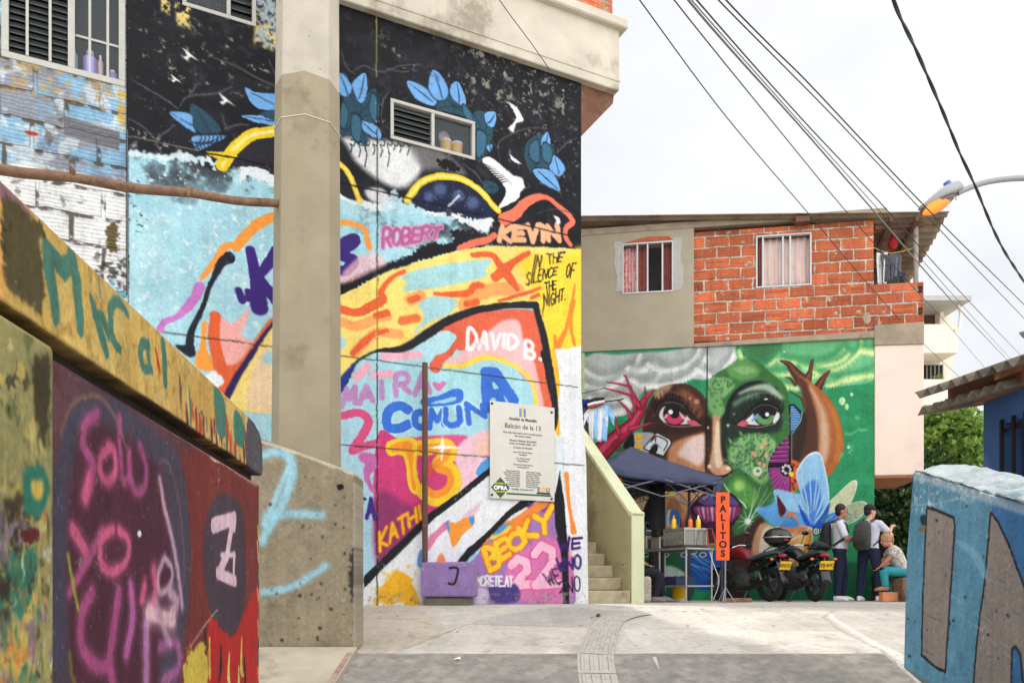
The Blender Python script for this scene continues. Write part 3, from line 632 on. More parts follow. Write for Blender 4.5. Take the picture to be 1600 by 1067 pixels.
    for k in range(16): leaf(660 + r.random() * 100, 235 + r.random() * 70, -2.4 + r.random() * 2, 34, 6, r.choice([(140, 196, 120), LP, (112, 170, 104)]))
    for x, y in ((665, 310), (690, 335), (715, 325), (680, 365), (710, 355), (770, 575), (785, 555), (800, 590), (775, 610)): c.dot(x, y, 6, LN, 3); c.dot(x, y, 3, (170, 210, 130), 2)
    for x, y in ((868, 590), (912, 560), (928, 540), (900, 640), (880, 600), (925, 650), (935, 600)): c.dot(x, y, 10, (240, 170, 140), 6); c.dot(x + 3, y - 2, 4, (250, 120, 100), 4)
    c.dot(890, 680, 22, (224, 232, 196), 5); c.dot(892, 676, 8, LN, 3); c.dot(892, 674, 4, (200, 220, 240), 2)
    # --- eyes
    def eye(white, iris_c, iris_r, icol, gl, corner, lid, low, lashes, lowl):
        c.poly(white, DK, 12); m = np.mean(white, 0); c.poly([tuple(m + (np.array(q) - m) * .9) for q in white], (226, 220, 218), 5)
        c.poly(corner, (202, 92, 110), 5)
        x, y = iris_c
        c.dot(x, y, iris_r, DK, 8); c.dot(x, y + 3, iris_r * .88, icol, 10); c.poly([(x - iris_r * .95, y - 4), (x - iris_r * .6, y - iris_r), (x, y - iris_r * 1.1), (x + iris_r * .6, y - iris_r), (x + iris_r * .95, y - 4), (x + iris_r * .4, y + 4), (x - iris_r * .4, y + 4)], (26, 22, 24), 12)
        for k in range(14):
            a = math.pi * (.08 + .84 * k / 13); c.stroke([(x + math.cos(a) * iris_r * .45, y + 4 + math.sin(a) * iris_r * .4), (x + math.cos(a) * iris_r * .8, y + 4 + math.sin(a) * iris_r * .78)], 2.5, tuple(min(255, v + 50) for v in icol), 2, alpha=.8)
        c.dot(x, y - 4, iris_r * .42, (14, 12, 14), 5)
        for gx, gy, gr in gl: c.dot(gx, gy, gr, (250, 250, 250), 3)
        c.stroke(lid, [6, 16, 18, 14, 6], (18, 14, 16), 6); c.stroke(low, [3, 5, 4], (236, 176, 176), 3); c.stroke([(a, b + 6) for a, b in low], 5, (30, 18, 18), 5)
        for (p, q) in lashes: c.stroke([p, ((p[0] + q[0]) / 2 + (q[0] - p[0]) * .12, (p[1] + q[1]) / 2 - 3), q], [5, 4, 1.5], (16, 12, 14), 1.5)
        for (p, q) in lowl: c.stroke([p, q], [3, 1.2], (20, 14, 16), 1.5)
    def fan(line, n, ln, cx, cy, jit, seed):
        p = spline(line, False, 8); rr = random.Random(seed); out = []
        for i in range(n):
            t = p[min(int(i / n * len(p) + rr.random()), len(p) - 1)]; d = np.array([t[0] - cx, (t[1] - cy) * 1.5]); d /= np.hypot(*d) + 1e-6
            l = ln * (.7 + .5 * rr.random()) * (1 if 0 < i < n - 1 else .6); out.append((tuple(t), (t[0] + d[0] * l + (rr.random() - .5) * jit, t[1] + d[1] * l)))
        return out
    c.T = ZE
    lid = [(235, 450), (262, 385), (340, 345), (440, 370), (520, 450), (600, 545)]
    eye([(252, 465), (290, 400), (360, 385), (450, 420), (520, 490), (560, 545), (450, 560), (330, 550), (270, 515)], (395, 465), 96, (210, 52, 96), [(362, 448, 20)], [(500, 520), (560, 520), (610, 555), (520, 556)],
        lid, [(290, 535), (400, 570), (620, 560)], fan(lid, 46, 78, 400, 640, 30, 1), fan([(300, 545), (400, 575), (560, 570)], 26, 42, 400, 470, 20, 2))
    c.poly([(435, 445), (470, 480), (490, 505), (470, 510), (440, 475)], (240, 190, 206), 6); c.poly([(340, 470), (320, 500), (306, 495), (330, 465)], (240, 200, 210), 6)
    c.stroke([(320, 375), (380, 368), (440, 385), (480, 420)], 3, (220, 210, 205), 3, alpha=.8)
    for k in range(30): p = (230 + k * 9, 330 - 40 * math.sin(k / 29 * 3.1)); c.stroke([p, (p[0] - 8, p[1] - 26)], [3, 1], (206, 170, 130), 1.5, alpha=.6)
    lid2 = [(905, 552), (985, 480), (1060, 400), (1150, 365), (1240, 400), (1285, 460)]
    eye([(960, 545), (1020, 475), (1090, 425), (1180, 405), (1250, 430), (1272, 490), (1220, 545), (1100, 566)], (1150, 470), 96, (96, 148, 84), [(1166, 468, 18)], [(915, 556), (970, 515), (1010, 540), (980, 566)],
        lid2, [(930, 560), (1080, 578), (1240, 545)], fan(lid2, 46, 86, 1130, 640, 30, 3), fan([(990, 570), (1100, 580), (1250, 540)], 26, 46, 1120, 470, 20, 4))
    c.poly([(1040, 520), (1060, 480), (1095, 460), (1080, 500), (1050, 525)], (106, 160, 226), 5); c.poly([(1215, 540), (1235, 470), (1262, 450), (1270, 490), (1245, 530)], (228, 230, 232), 6)
    c.stroke([(1060, 420), (1120, 390), (1200, 395), (1255, 430)], 3, (210, 224, 205), 3, alpha=.8)
    for k in range(40): p = (1000 + k * 8, 360 - 66 * math.sin(.5 + k / 39 * 2.4)); c.stroke([p, (p[0] + 4, p[1] - 34)], [3, 1], (220, 232, 200), 1.5, alpha=.6)
    for x, y in ((1150, 342), (1164, 340)): c.dot(x, y, 7, (250, 250, 250), 3)
    c.dot(840, 560, 12, (180, 214, 170), 12); c.dot(672, 578, 12, (206, 170, 150), 12)
    # --- red tree and playing cards
    c.T = ZL
    RT = (176, 34, 66)
    for p, w in (([(150, 1067), (250, 960), (340, 880), (430, 800), (500, 740), (560, 640), (600, 540), (680, 450)], [190, 170, 140, 120, 110, 90, 60, 20]), ([(560, 600), (520, 520), (470, 420), (435, 320)], [60, 36, 24, 10]),
                 ([(480, 420), (400, 400), (270, 378)], [22, 18, 6]), ([(555, 590), (500, 510), (400, 470), (245, 432)], [44, 24, 20, 6]), ([(600, 560), (606, 480), (604, 420)], [30, 18, 6]), ([(480, 690), (450, 620), (370, 540)], [44, 26, 8]),
                 ([(520, 640), (500, 560), (465, 480)], [36, 20, 6]), ([(380, 830), (360, 760), (350, 690)], [46, 26, 6]), ([(480, 790), (560, 770), (660, 738)], [56, 30, 6]), ([(440, 340), (420, 320)], 8)):
        c.stroke(p, w, (96, 18, 38), 6); c.stroke(p, [v * .8 for v in w] if isinstance(w, list) else w, RT, 8); c.stroke([(x - 5, y - 6) for x, y in p], [v * .3 for v in w] if isinstance(w, list) else 3, (222, 84, 116), 12, alpha=.8)
    for k in range(5): c.stroke([(375 + math.cos(t) * (14 + 13 * k), 930 + math.sin(t) * (10 + 11 * k)) for t in np.linspace(.3, 5.9, 10)], 5, (120, 18, 44), 4)
    for k in range(6): c.stroke([(200 + 30 * k, 1060 - 12 * k), (280 + 22 * k, 960 - 18 * k), (350 + 14 * k, 880 - 14 * k)], 4, (126, 20, 46), 4, alpha=.7)
    c.poly([(510, 830), (550, 820), (690, 835), (690, 990), (495, 960)], (168, 170, 176), 4); c.poly([(430, 900), (500, 830), (505, 960), (420, 960)], (20, 18, 20), 10)
    for y in (866, 950):
        c.dot(548, y, 34, (246, 186, 40), 3); c.dot(536, y - 8, 4, (60, 40, 20), 2); c.dot(560, y - 10, 4, (60, 40, 20), 2); c.stroke([(530, y + 8), (548, y + 16), (566, y + 6)], 4, (60, 40, 20), 2)
    c.poly([(585, 960), (690, 835), (715, 820), (830, 880), (842, 912), (770, 1030), (740, 1040)], (30, 30, 32), 3, False); c.poly([(595, 958), (695, 840), (715, 828), (824, 886), (834, 912), (765, 1022)], (226, 228, 232), 3, False)
    c.stroke([(655, 905), (700, 850), (800, 900), (770, 980)], 9, (40, 40, 44), 4); c.poly([(640, 990), (690, 920), (720, 940), (700, 1000)], (24, 24, 28), 4)
    c.word("A", [(668, 890), (700, 905), (712, 862), (690, 850)], 8, (130, 30, 40), .2, 2)
    for k in range(9): c.stroke([(640 + k * 9, 960 - k * 6), (690 + k * 8, 900 + k * 8)], 3, (70, 70, 78), 2, alpha=.6)
    c.fringe([(600, 960), (690, 850), (820, 900)], (30, 30, 34), 24, 14, 3, 1, 7)
    # --- brown tree at the right, dots
    c.T = ZR
    for p, w in (([(800, 400), (760, 350), (715, 338)], [30, 20, 6]), ([(880, 590), (850, 520), (750, 458)], [30, 20, 6]), ([(860, 360), (780, 270), (740, 220), (665, 190)], [110, 70, 50, 10]), ([(900, 360), (930, 290), (950, 190)], [90, 40, 26]), ([(990, 440), (1050, 340), (1104, 276)], [90, 50, 12])):
        c.stroke(p, w, (84, 46, 34), 6); c.stroke([(x + 3, y - 3) for x, y in p], [v * .35 for v in w], (130, 76, 52), 8, alpha=.8)
    c.poly([(820, 330), (900, 350), (990, 420), (1090, 510), (1180, 660), (1222, 860), (1220, 1000), (1160, 1120), (1090, 1200), (900, 1250), (780, 1060), (800, 860), (880, 640), (860, 480)], (176, 100, 52), 8)
    c.poly([(820, 340), (900, 380), (960, 560), (1000, 760), (1000, 1000), (940, 1200), (770, 1060), (800, 860), (880, 640), (860, 480)], (84, 50, 38), 40)
    c.stroke([(930, 420), (1020, 600), (1056, 800), (1050, 1000), (1010, 1140)], [10, 50, 80, 80, 40], (214, 178, 150), 60, alpha=.9)
    c.stroke([(1060, 520), (1150, 680), (1190, 880), (1170, 1060)], [10, 40, 50, 50], (206, 126, 60), 40, alpha=.7)
    c.poly([(770, 800), (880, 640), (900, 760), (860, 1000), (780, 1070)], (44, 34, 32), 40, alpha=.8)
    for x, y, a, b in ((1212, 545, 28, 36), (1296, 486, 14, 17), (1254, 594, 16, 28), (1268, 948, 13, 16), (705, 112, 10, 10)): c.dot(x, y, a, (196, 232, 176), 6, ry=b)
    for p in ([(1250, 830), (1300, 830), (1360, 785)], [(1380, 800), (1440, 795)], [(1340, 690), (1370, 700)], [(1210, 1010), (1180, 1060)]): c.stroke(p, [30, 22, 6], (110, 196, 130), 20, alpha=.7)
    # --- blue and purple stairs, orange patch
    c.poly([(742, 575), (790, 568), (862, 640), (850, 720), (765, 835), (752, 820)], (20, 24, 40), 3, False)
    for k in range(11):
        y = 590 + k * 21; x1 = (800, 822, 838, 852, 852, 850, 845, 830, 815, 800, 780)[k]
        c.poly([(760, y), (x1 - 6, y + 4), (x1 - 10, y + 18), (760, y + 14)], (92, 160, 224), 2, False); c.stroke([(760, y), (x1 - 8, y + 4)], 4, (176, 212, 244), 2)
    c.stroke([(860, 640), (848, 720), (770, 830)], 6, (196, 220, 240), 2, False)
    c.T = ZF
    c.poly([(605, 10), (530, 80), (470, 150), (425, 240), (415, 320), (440, 410), (480, 470), (560, 520), (622, 545), (622, 10)], (30, 14, 36), 3)
    P2, P3 = (148, 48, 124), (204, 112, 182)
    for k in range(6):
        y = 20 + k * 40; x0 = (575, 540, 500, 470, 445, 432)[k]
        c.poly([(x0, y + 10), (606, y), (606, y + 32), (x0 - 6, y + 34)], P2, 3, False); c.stroke([(x0, y + 10), (606, y + 2)], 6, P3, 3)
    for k in range(8):
        a0, a1 = math.radians(178 + k * -11.5), math.radians(178 + (k + .9) * -11.5); R = 190 + k * 5
        cx, cy = 612, 300
        c.poly([(cx + 8 * math.cos(a0), cy + 8), (cx + R * math.cos(a0), cy + R * math.sin(a0) * 1.18), (cx + R * math.cos(a1), cy + R * math.sin(a1) * 1.18)], P2, 3, False)
        c.stroke([(cx, cy), (cx + R * math.cos(a0), cy + R * math.sin(a0) * 1.18)], 5, P3, 3)
    c.stroke([(622, -40), (622, 250)], 12, (14, 12, 14), 2); c.stroke([(634, -10), (634, 240)], 4, (220, 214, 200), 2)
    c.poly([(622, 250), (700, 250), (770, 310), (740, 420), (680, 500), (622, 542)], (226, 100, 50), 3); c.stroke([(622, 250), (622, 545)], 8, (14, 12, 14), 2)
    for k, (x, y) in enumerate(((650, 275), (690, 300), (725, 300), (660, 420), (690, 380), (640, 450), (650, 490), (720, 345))): c.stroke([(x - 12, y - 10), (x + 8, y - 4), (x - 2, y + 14), (x + 12, y + 10)], 8, (40, 20, 20), 2)
    c.dot(590, 320, 62, (18, 16, 18), 4)
    for a in range(7): c.dot(585 + 34 * math.cos(a * .9), 315 + 36 * math.sin(a * .9), 14, (240, 240, 240), 3)
    c.dot(602, 328, 20, (20, 20, 20), 3); c.dot(632, 360, 24, (246, 206, 50), 3); c.dot(618, 330, 8, (240, 240, 240), 2)
    # --- chin highlight, lips, flower, sparkle
    c.T = ZB
    c.stroke([(725, 740), (760, 790), (815, 830), (835, 860)], [4, 7, 5], (226, 240, 210), 4)
    c.poly([(560, 860), (610, 800), (670, 775), (710, 790), (760, 785), (815, 850), (780, 930), (720, 980), (640, 960), (590, 900)], (36, 22, 40), 6)
    c.poly([(600, 820), (660, 784), (710, 800), (760, 800), (800, 845), (720, 840), (640, 845)], (92, 74, 132), 10); c.stroke([(620, 815), (670, 796), (740, 810)], 10, (168, 150, 200), 10, alpha=.8)
    c.poly([(575, 856), (680, 850), (810, 856), (760, 930), (700, 960), (630, 930)], (128, 46, 92), 8)
    for k in range(9): c.stroke([(600 + 22 * k, 860), (610 + 20 * k, 905 + 14 * math.sin(k / 8 * 3.1))], [14, 6], (240, 200, 220) if k % 2 else (196, 110, 160), 7, alpha=.85)
    c.poly([(640, 930), (700, 925), (760, 925), (720, 965), (660, 955)], (70, 28, 60), 8)
    c.poly([(880, 860), (960, 840), (1000, 780), (1090, 800), (1150, 880), (1140, 980), (1000, 960), (900, 890)], (98, 166, 224), 6)
    c.poly([(970, 770), (1050, 780), (1110, 800), (1110, 880), (1000, 850)], (150, 200, 236), 10)
    def bpetal(pts, tip, base, edge, n, seed):
        q = np.array(pts, float); m = q.mean(0)
        c.poly(pts, edge, 3); c.poly([tuple(m + (p - m) * .94) for p in q], tip, 5)
        rr = random.Random(seed); b0, b1 = q[-1], q[len(q) // 2 - 1]
        c.poly([tuple(b0 + (p - b0) * .62) for p in q], base, 24, alpha=.75)
        for k in range(n):
            t = rr.random() * .8; s2 = q[rr.randrange(len(q) - 1)]
            a = b0 + (s2 - b0) * (.15 + .2 * t); e = b0 + (s2 - b0) * (.4 + .5 * rr.random())
            c.stroke([tuple(a), tuple((a + e) / 2 + [3, 2]), tuple(e)], [2, 6, 1.5], rr.choice([(236, 244, 250), base, (196, 224, 244), tip]), 4, alpha=.55)
    bpetal([(1200, 870), (1270, 800), (1340, 735), (1372, 722), (1378, 750), (1350, 830), (1290, 880), (1230, 930), (1190, 940)], (206, 208, 170), (196, 196, 90), (240, 240, 224), 40, 1)
    bpetal([(1230, 900), (1310, 850), (1390, 825), (1428, 840), (1400, 900), (1330, 940), (1180, 970)], (170, 180, 140), (190, 186, 100), (230, 236, 224), 40, 2)
    bpetal([(1220, 900), (1290, 870), (1340, 860), (1260, 930), (1170, 960)], (72, 130, 214), (40, 92, 190), (160, 200, 240), 24, 6)
    bpetal([(1082, 720), (1095, 650), (1140, 595), (1190, 585), (1215, 640), (1236, 740), (1240, 830), (1200, 910), (1170, 945), (1110, 850), (1155, 948)], (150, 200, 234), (44, 108, 206), (226, 236, 240), 90, 3)
    c.poly([(1090, 840), (1130, 900), (1160, 944), (1200, 900), (1245, 830), (1225, 920), (1180, 970), (1120, 930)], (32, 84, 190), 8)
    bpetal([(970, 960), (1040, 940), (1110, 945), (1160, 960), (1150, 1020), (1090, 1100), (1020, 1140), (1070, 1060), (1000, 1040)], (206, 128, 74), (226, 170, 90), (236, 200, 170), 60, 4)
    bpetal([(1150, 950), (1160, 1020), (1120, 1100), (1040, 1180), (1000, 1160), (1060, 1080), (1100, 1000)], (180, 120, 60), (236, 190, 110), (240, 214, 180), 60, 5)
    c.poly([(985, 800), (1010, 830), (1030, 870), (1000, 900)], (86, 16, 24), 4); c.poly([(1030, 890), (1070, 880), (1095, 950), (1060, 950)], (214, 126, 92), 6)
    c.poly([(1010, 930), (1060, 900), (1090, 950), (1000, 950)], (74, 140, 210), 6)
    for k in range(40):
        x, y = 900 + r.random() * 220, 790 + r.random() * 150; c.stroke([(x, y), (x + 30, y + 16 * (r.random() - .3))], [2, 6, 1], r.choice([(196, 224, 244), (48, 108, 204), (120, 180, 230)]), 4, alpha=.5)
    for p, q in (((840, 920), (910, 740)), ((850, 910), (880, 760)), ((860, 900), (960, 780)), ((850, 930), (940, 760)), ((480, 790), (540, 870)), ((500, 780), (520, 860))): c.stroke([p, q], [5, 2], (206, 232, 206), 4, alpha=.75)
    for a in range(10): c.stroke([(842, 924), (842 + 60 * math.cos(a * .63), 924 + 62 * math.sin(a * .63))], [6, 1], (224, 244, 226), 5, alpha=.8)
    c.dot(842, 924, 14, (240, 250, 240), 16)
    c.dot(1178, 972, 20, (20, 20, 24), 2); c.dot(1178, 972, 15, (240, 240, 240), 2); c.dot(1178, 972, 9, (20, 20, 24), 2); c.dot(1178, 972, 5, (240, 240, 240), 2)
    c.word("aDiE", [(1300, 925), (1390, 900), (1385, 870), (1300, 895)], 6, (236, 240, 236), .35, 2); c.word("aDiE", [(1300, 925), (1390, 900), (1385, 870), (1300, 895)], 2.5, (20, 24, 24), .35, 2)
    # --- lower part: neck, dark shapes, jungle behind the stall
    c.poly([(700, 1040), (820, 980), (900, 900), (930, 960), (880, 1080), (860, 1310), (700, 1310)], (64, 42, 34), 20); c.poly([(860, 1060), (900, 940), (960, 950), (940, 1060), (900, 1120)], (196, 146, 110), 16)
    c.poly([(920, 960), (985, 960), (990, 1060), (900, 1090)], (222, 214, 196), 12, alpha=.8)
    c.poly([(240, 760), (400, 790), (410, 1000), (330, 1060), (240, 1000)], (30, 30, 34), 14); c.poly([(250, 830), (350, 800), (380, 860), (320, 890), (250, 880)], (206, 170, 130), 12)
    c.fringe([(250, 830), (310, 806), (380, 830)], (30, 26, 24), 20, 24, 4, -1, 3)
    c.dot(350, 945, 34, (20, 24, 26), 6); c.dot(352, 946, 24, (70, 130, 140), 5); c.dot(354, 944, 12, (20, 24, 26), 3); c.dot(360, 936, 5, (240, 240, 240), 2)
    c.poly([(400, 770), (470, 765), (480, 795), (405, 800)], (238, 214, 50), 3); c.stroke([(420, 780), (440, 790), (462, 778)], 4, (40, 30, 20), 2); c.poly([(480, 765), (500, 765), (495, 790)], (120, 50, 130), 4)
    for k, col in enumerate(((236, 200, 150), (220, 150, 90), (92, 160, 210), (244, 216, 170), (60, 120, 190))): c.poly([(410 + k * 14, 870), (440 + k * 16, 880), (450 + k * 18, 960), (400 + k * 16, 950)], col, 8)
    c.poly([(330, 1080), (560, 1070), (560, 1310), (330, 1310)], (36, 96, 62), 10); c.poly([(360, 1180), (450, 1140), (540, 1180), (560, 1230), (360, 1240)], (196, 216, 206), 18)
    c.poly([(530, 1080), (720, 1070), (740, 1150), (690, 1240), (600, 1260), (550, 1180)], (28, 84, 168), 12)
    for k in range(26): c.stroke([(540 + r.random() * 60, 1080 + r.random() * 70), (640 + r.random() * 80, 1110 + r.random() * 110)], [8, 2], r.choice([(70, 140, 214), (24, 66, 140), (110, 170, 230)]), 5, alpha=.7)
    c.word("aGo oRo", [(330, 1098), (640, 1098), (640, 1065), (330, 1068)], 10, (24, 26, 28), .3, 2); c.word("aGo oRo", [(330, 1098), (640, 1098), (640, 1065), (330, 1068)], 5, (236, 240, 238), .3, 2)
    c.poly([(900, 1180), (1470, 1130), (1470, 1320), (900, 1320)], (30, 104, 66), 30); c.wear(18, .5, 1, (80, 160, 110), .5, (1180, 880, 1365, 940), 86, 4, .1)
    c.stroke([(644, 50), (640, 480), (634, 780)], 4.5, (14, 14, 14), 2)
    c.T = ID
    c.poly([(880, 540), (913.5, 540), (913.5, 960), (880, 960)], (196, 214, 160), 1, False)
    c.grain(.12, warp=.4)
    return c

Z7, Z3, Z8, ZG = zq(0, 500, .5314), zq(0, 250, .2811), zq(1340, 680, .3626), zq(500, 900, .58125)

def paint_left_panel():
    c = Canvas(WL, .3, 5.02, -1.7, .95, 200, (98, 58, 62)); c.wk = 1.7
    c.T = Z7; r = random.Random(2)
    MAR, GP = (88, 46, 54), (86, 78, 94)
    c.wear(60, .48, 1, (112, 74, 82), .8, seed=101, edge=.2); c.wear(26, .55, 1, (84, 66, 78), .6, seed=102, edge=.12)
    c.poly([(560, 380), (770, 460), (770, 1300), (540, 1300), (560, 800), (550, 500)], (126, 52, 48), 40)
    c.poly([(170, 380), (230, 260), (330, 240), (440, 330), (530, 430), (560, 700), (530, 1000), (500, 1300), (180, 1300), (160, 800)], (78, 68, 84), 50)
    c.poly([(215, 420), (260, 310), (350, 330), (470, 440), (500, 600), (500, 800), (470, 1000), (440, 1200), (240, 1200), (200, 800)], (84, 42, 58), 60)
    c.stroke([(165, 950), (160, 700), (185, 420), (240, 270), (330, 250), (430, 330), (520, 420), (548, 600), (545, 850)], 30, (74, 70, 88), 30, alpha=.8)
    c.stroke([(180, 330), (220, 240), (290, 225), (340, 290), (380, 400)], 10, (136, 104, 84), 8, alpha=.7)
    c.stroke([(470, 410), (500, 430), (530, 560), (540, 760), (500, 860)], 8, (120, 90, 96), 8, alpha=.7)
    c.poly([(600, 640), (620, 540), (670, 510), (712, 560), (722, 700), (715, 850), (680, 930), (630, 880), (602, 780)], (78, 62, 74), 18)
    PK, HOT, LIL = (178, 84, 134), (216, 98, 138), (206, 166, 186)
    sp = lambda pts, w, col, a=.9: (c.stroke(pts, w * 1.9, col, w * 1.5, alpha=a * .4), c.stroke(pts, w, col, w * .7, alpha=a))
    sp([(285, 275), (250, 310), (245, 370), (272, 420), (266, 480), (250, 520)], 20, PK); sp([(262, 460), (250, 520)], 22, HOT)
    sp([(325, 375), (298, 400), (295, 450), (318, 475), (340, 440), (335, 385), (318, 372)], 17, HOT)
    sp([(352, 290), (354, 380), (362, 470), (380, 465)], 15, PK); sp([(380, 390), (384, 460), (400, 505), (425, 490), (430, 430), (412, 370)], 16, PK)
    sp([(214, 612), (236, 650), (256, 690)], 22, HOT); sp([(300, 620), (262, 700), (226, 760), (206, 800)], 18, PK)
    sp([(330, 615), (298, 650), (300, 715), (335, 740), (372, 710), (378, 650), (350, 618)], 17, HOT)
    sp([(270, 800), (242, 860), (240, 950), (275, 1010), (320, 1020)], 24, PK); sp([(350, 800), (335, 900), (322, 1010), (330, 1060)], 26, PK); sp([(385, 780), (390, 880), (370, 980)], 22, (196, 104, 168)); sp([(425, 780), (418, 820)], 20, HOT)
    sp([(430, 900), (430, 1060)], 26, (190, 130, 180)); sp([(470, 960), (520, 950), (525, 1020), (480, 1060)], 18, (170, 96, 150)); sp([(470, 470), (486, 560), (510, 660), (526, 760), (536, 840)], 14, LIL); sp([(505, 860), (520, 830), (500, 800)], 20, LIL)
    sp([(452, 735), (458, 800), (446, 840)], 22, HOT); sp([(485, 700), (505, 730), (500, 780), (470, 800), (465, 750), (480, 705)], 12, LIL)
    sp([(436, 860), (470, 870), (510, 884)], 26, (244, 196, 206)); sp([(460, 830), (480, 900), (500, 950)], 16, LIL, .7); sp([(200, 690), (215, 780), (230, 850)], 8, (180, 190, 60), .7); sp([(205, 980), (225, 1080), (300, 1120)], 10, (120, 120, 50), .7)
    c.dot(410, 628, 6, (250, 250, 250), 3, ry=10)
    Zc = (236, 200, 212)
    c.stroke([(626, 604), (690, 582), (688, 604)], 26, Zc, 4, False); c.stroke([(684, 592), (668, 690), (646, 738)], 24, Zc, 5, False); c.stroke([(650, 690), (690, 690)], 10, Zc, 5); c.stroke([(640, 742), (692, 768)], 22, Zc, 4, False); c.stroke([(690, 690), (686, 760)], 14, Zc, 4)
    # flaming foot at the far end
    c.poly([(620, 880), (680, 930), (720, 860), (770, 800), (775, 1300), (600, 1300), (610, 1000)], (196, 40, 38), 8, rough=14)
    for k in range(26):
        x, y = 545 + r.random() * 220, 900 + r.random() * 260; c.stroke([(x, y), (x + 6 * (r.random() - .5), y + 40 + 60 * r.random()), (x + 14 * (r.random() - .5), y + 110)], [8, 18, 5], r.choice([(232, 200, 84), (222, 186, 80), (196, 40, 38), (40, 34, 34), (236, 214, 120)]), 4)
    c.poly([(545, 1000), (600, 960), (610, 1040), (590, 1200), (550, 1200)], (226, 196, 80), 8, rough=20)
    for y in range(560, 1100, 46): c.stroke([(756 + r.random() * 8, y), (760, y + 30 + r.random() * 40)], [8, 20, 8], r.choice([(60, 130, 110), (222, 186, 90), (120, 60, 40), (40, 36, 36), (210, 190, 120)]), 4)
    c.stroke([(560, 960), (600, 900), (640, 850)], 4, (220, 200, 180), 3, alpha=.7); c.stroke([(610, 385), (625, 410), (648, 412), (650, 400)], 5, (230, 220, 200), 2)
    c.stroke([(164, 90), (250, 148), (420, 264), (560, 358), (755, 486)], 9, (206, 150, 140), 6, alpha=.8)
    c.wear(3, .84, 1, (214, 200, 196), .7, seed=103, octaves=3); c.wear(4, .83, 1, (30, 24, 26), .7, seed=104, octaves=3)
    # mossy pier at the near end
    c.poly([(-260, -200), (100, 20), (140, 80), (150, 300), (150, 1400), (-300, 1400)], (158, 150, 96), 3, False)
    for k in range(70):
        x, y = -100 + r.random() * 210, 40 + r.random() * 1020; s = 8 + 20 * r.random(); c.poly([(x + s * (.4 + .5 * r.random()) * math.cos(a), y + 1.6 * s * (.4 + .6 * r.random()) * math.sin(a)) for a in np.linspace(0, 6.28, 8)[:-1]], r.choice(((206, 176, 92), (212, 190, 120), (72, 84, 58), (60, 52, 38), (52, 116, 96), (122, 104, 128), (140, 150, 90), (196, 190, 170))) if y > 330 else r.choice(((206, 176, 92), (96, 108, 66), (60, 52, 38), (214, 196, 130))), 6, rough=12, alpha=.8, seed=k)
    c.wear(18, .5, 1, (74, 92, 58), .95, (-60, 490, 78, 1067), 105, 5, .12); c.wear(9, .5, .58, (60, 52, 40), .8, (-60, 490, 78, 1067), 111, 5, .03); c.wear(14, .44, .52, (206, 196, 150), .8, (-60, 490, 78, 1067), 112, 5, .04); c.wear(22, .51, 1, (206, 176, 92), .9, (-60, 490, 78, 1067), 106, 5, .06); c.wear(20, .54, 1, (52, 120, 100), .9, (-60, 560, 78, 1067), 107, 5, .05)
    c.wear(26, .54, 1, (120, 100, 128), .8, (-60, 560, 78, 1067), 108, 5, .05); c.wear(12, .60, 1, (60, 50, 38), .9, (-60, 490, 78, 900), 109, 5, .05); c.wear(16, .55, .66, (214, 120, 50), .9, (-60, 900, 78, 1100), 110, 5, .05)
    for k in range(330):
        x, y = -110 + r.random() * 235, 60 + r.random() ** .8 * 1000; l = 14 + 60 * r.random() ** 2; w = 3 + 9 * r.random() ** 2
        top_ = ((206, 178, 96), (150, 160, 86), (96, 112, 66), (70, 62, 42), (120, 140, 90), (196, 196, 150)); bot = ((206, 176, 92), (60, 120, 96), (126, 106, 130), (212, 130, 60), (90, 120, 60), (60, 52, 40), (220, 210, 170))
        c.stroke([(x, y), (x + 8 * (r.random() - .5), y + l * .5), (x + 10 * (r.random() - .5), y + l)], [w * .5, w, w * .4], r.choice(top_ if y < 420 else bot), 3 + 4 * r.random(), alpha=.35 + .5 * r.random())
    c.poly([(60, 120), (110, 110), (115, 240), (100, 360), (80, 330), (60, 200)], (70, 62, 40), 8, rough=16); c.poly([(40, 440), (90, 430), (112, 500), (80, 580), (40, 560), (30, 500)], (46, 120, 100), 6, rough=8); c.poly([(54, 480), (84, 470), (92, 510), (70, 530)], (212, 180, 84), 5, rough=6)
    c.poly([(30, 620), (76, 612), (80, 640), (40, 656)], (98, 36, 40), 5, rough=6)
    c.stroke([(142, 84), (146, 300), (138, 600), (136, 1200)], 26, (44, 90, 84), 10, alpha=.85); c.stroke([(122, 60), (126, 400), (128, 1200)], 6, (34, 30, 26), 2)
    c.grain(.16)
    return c

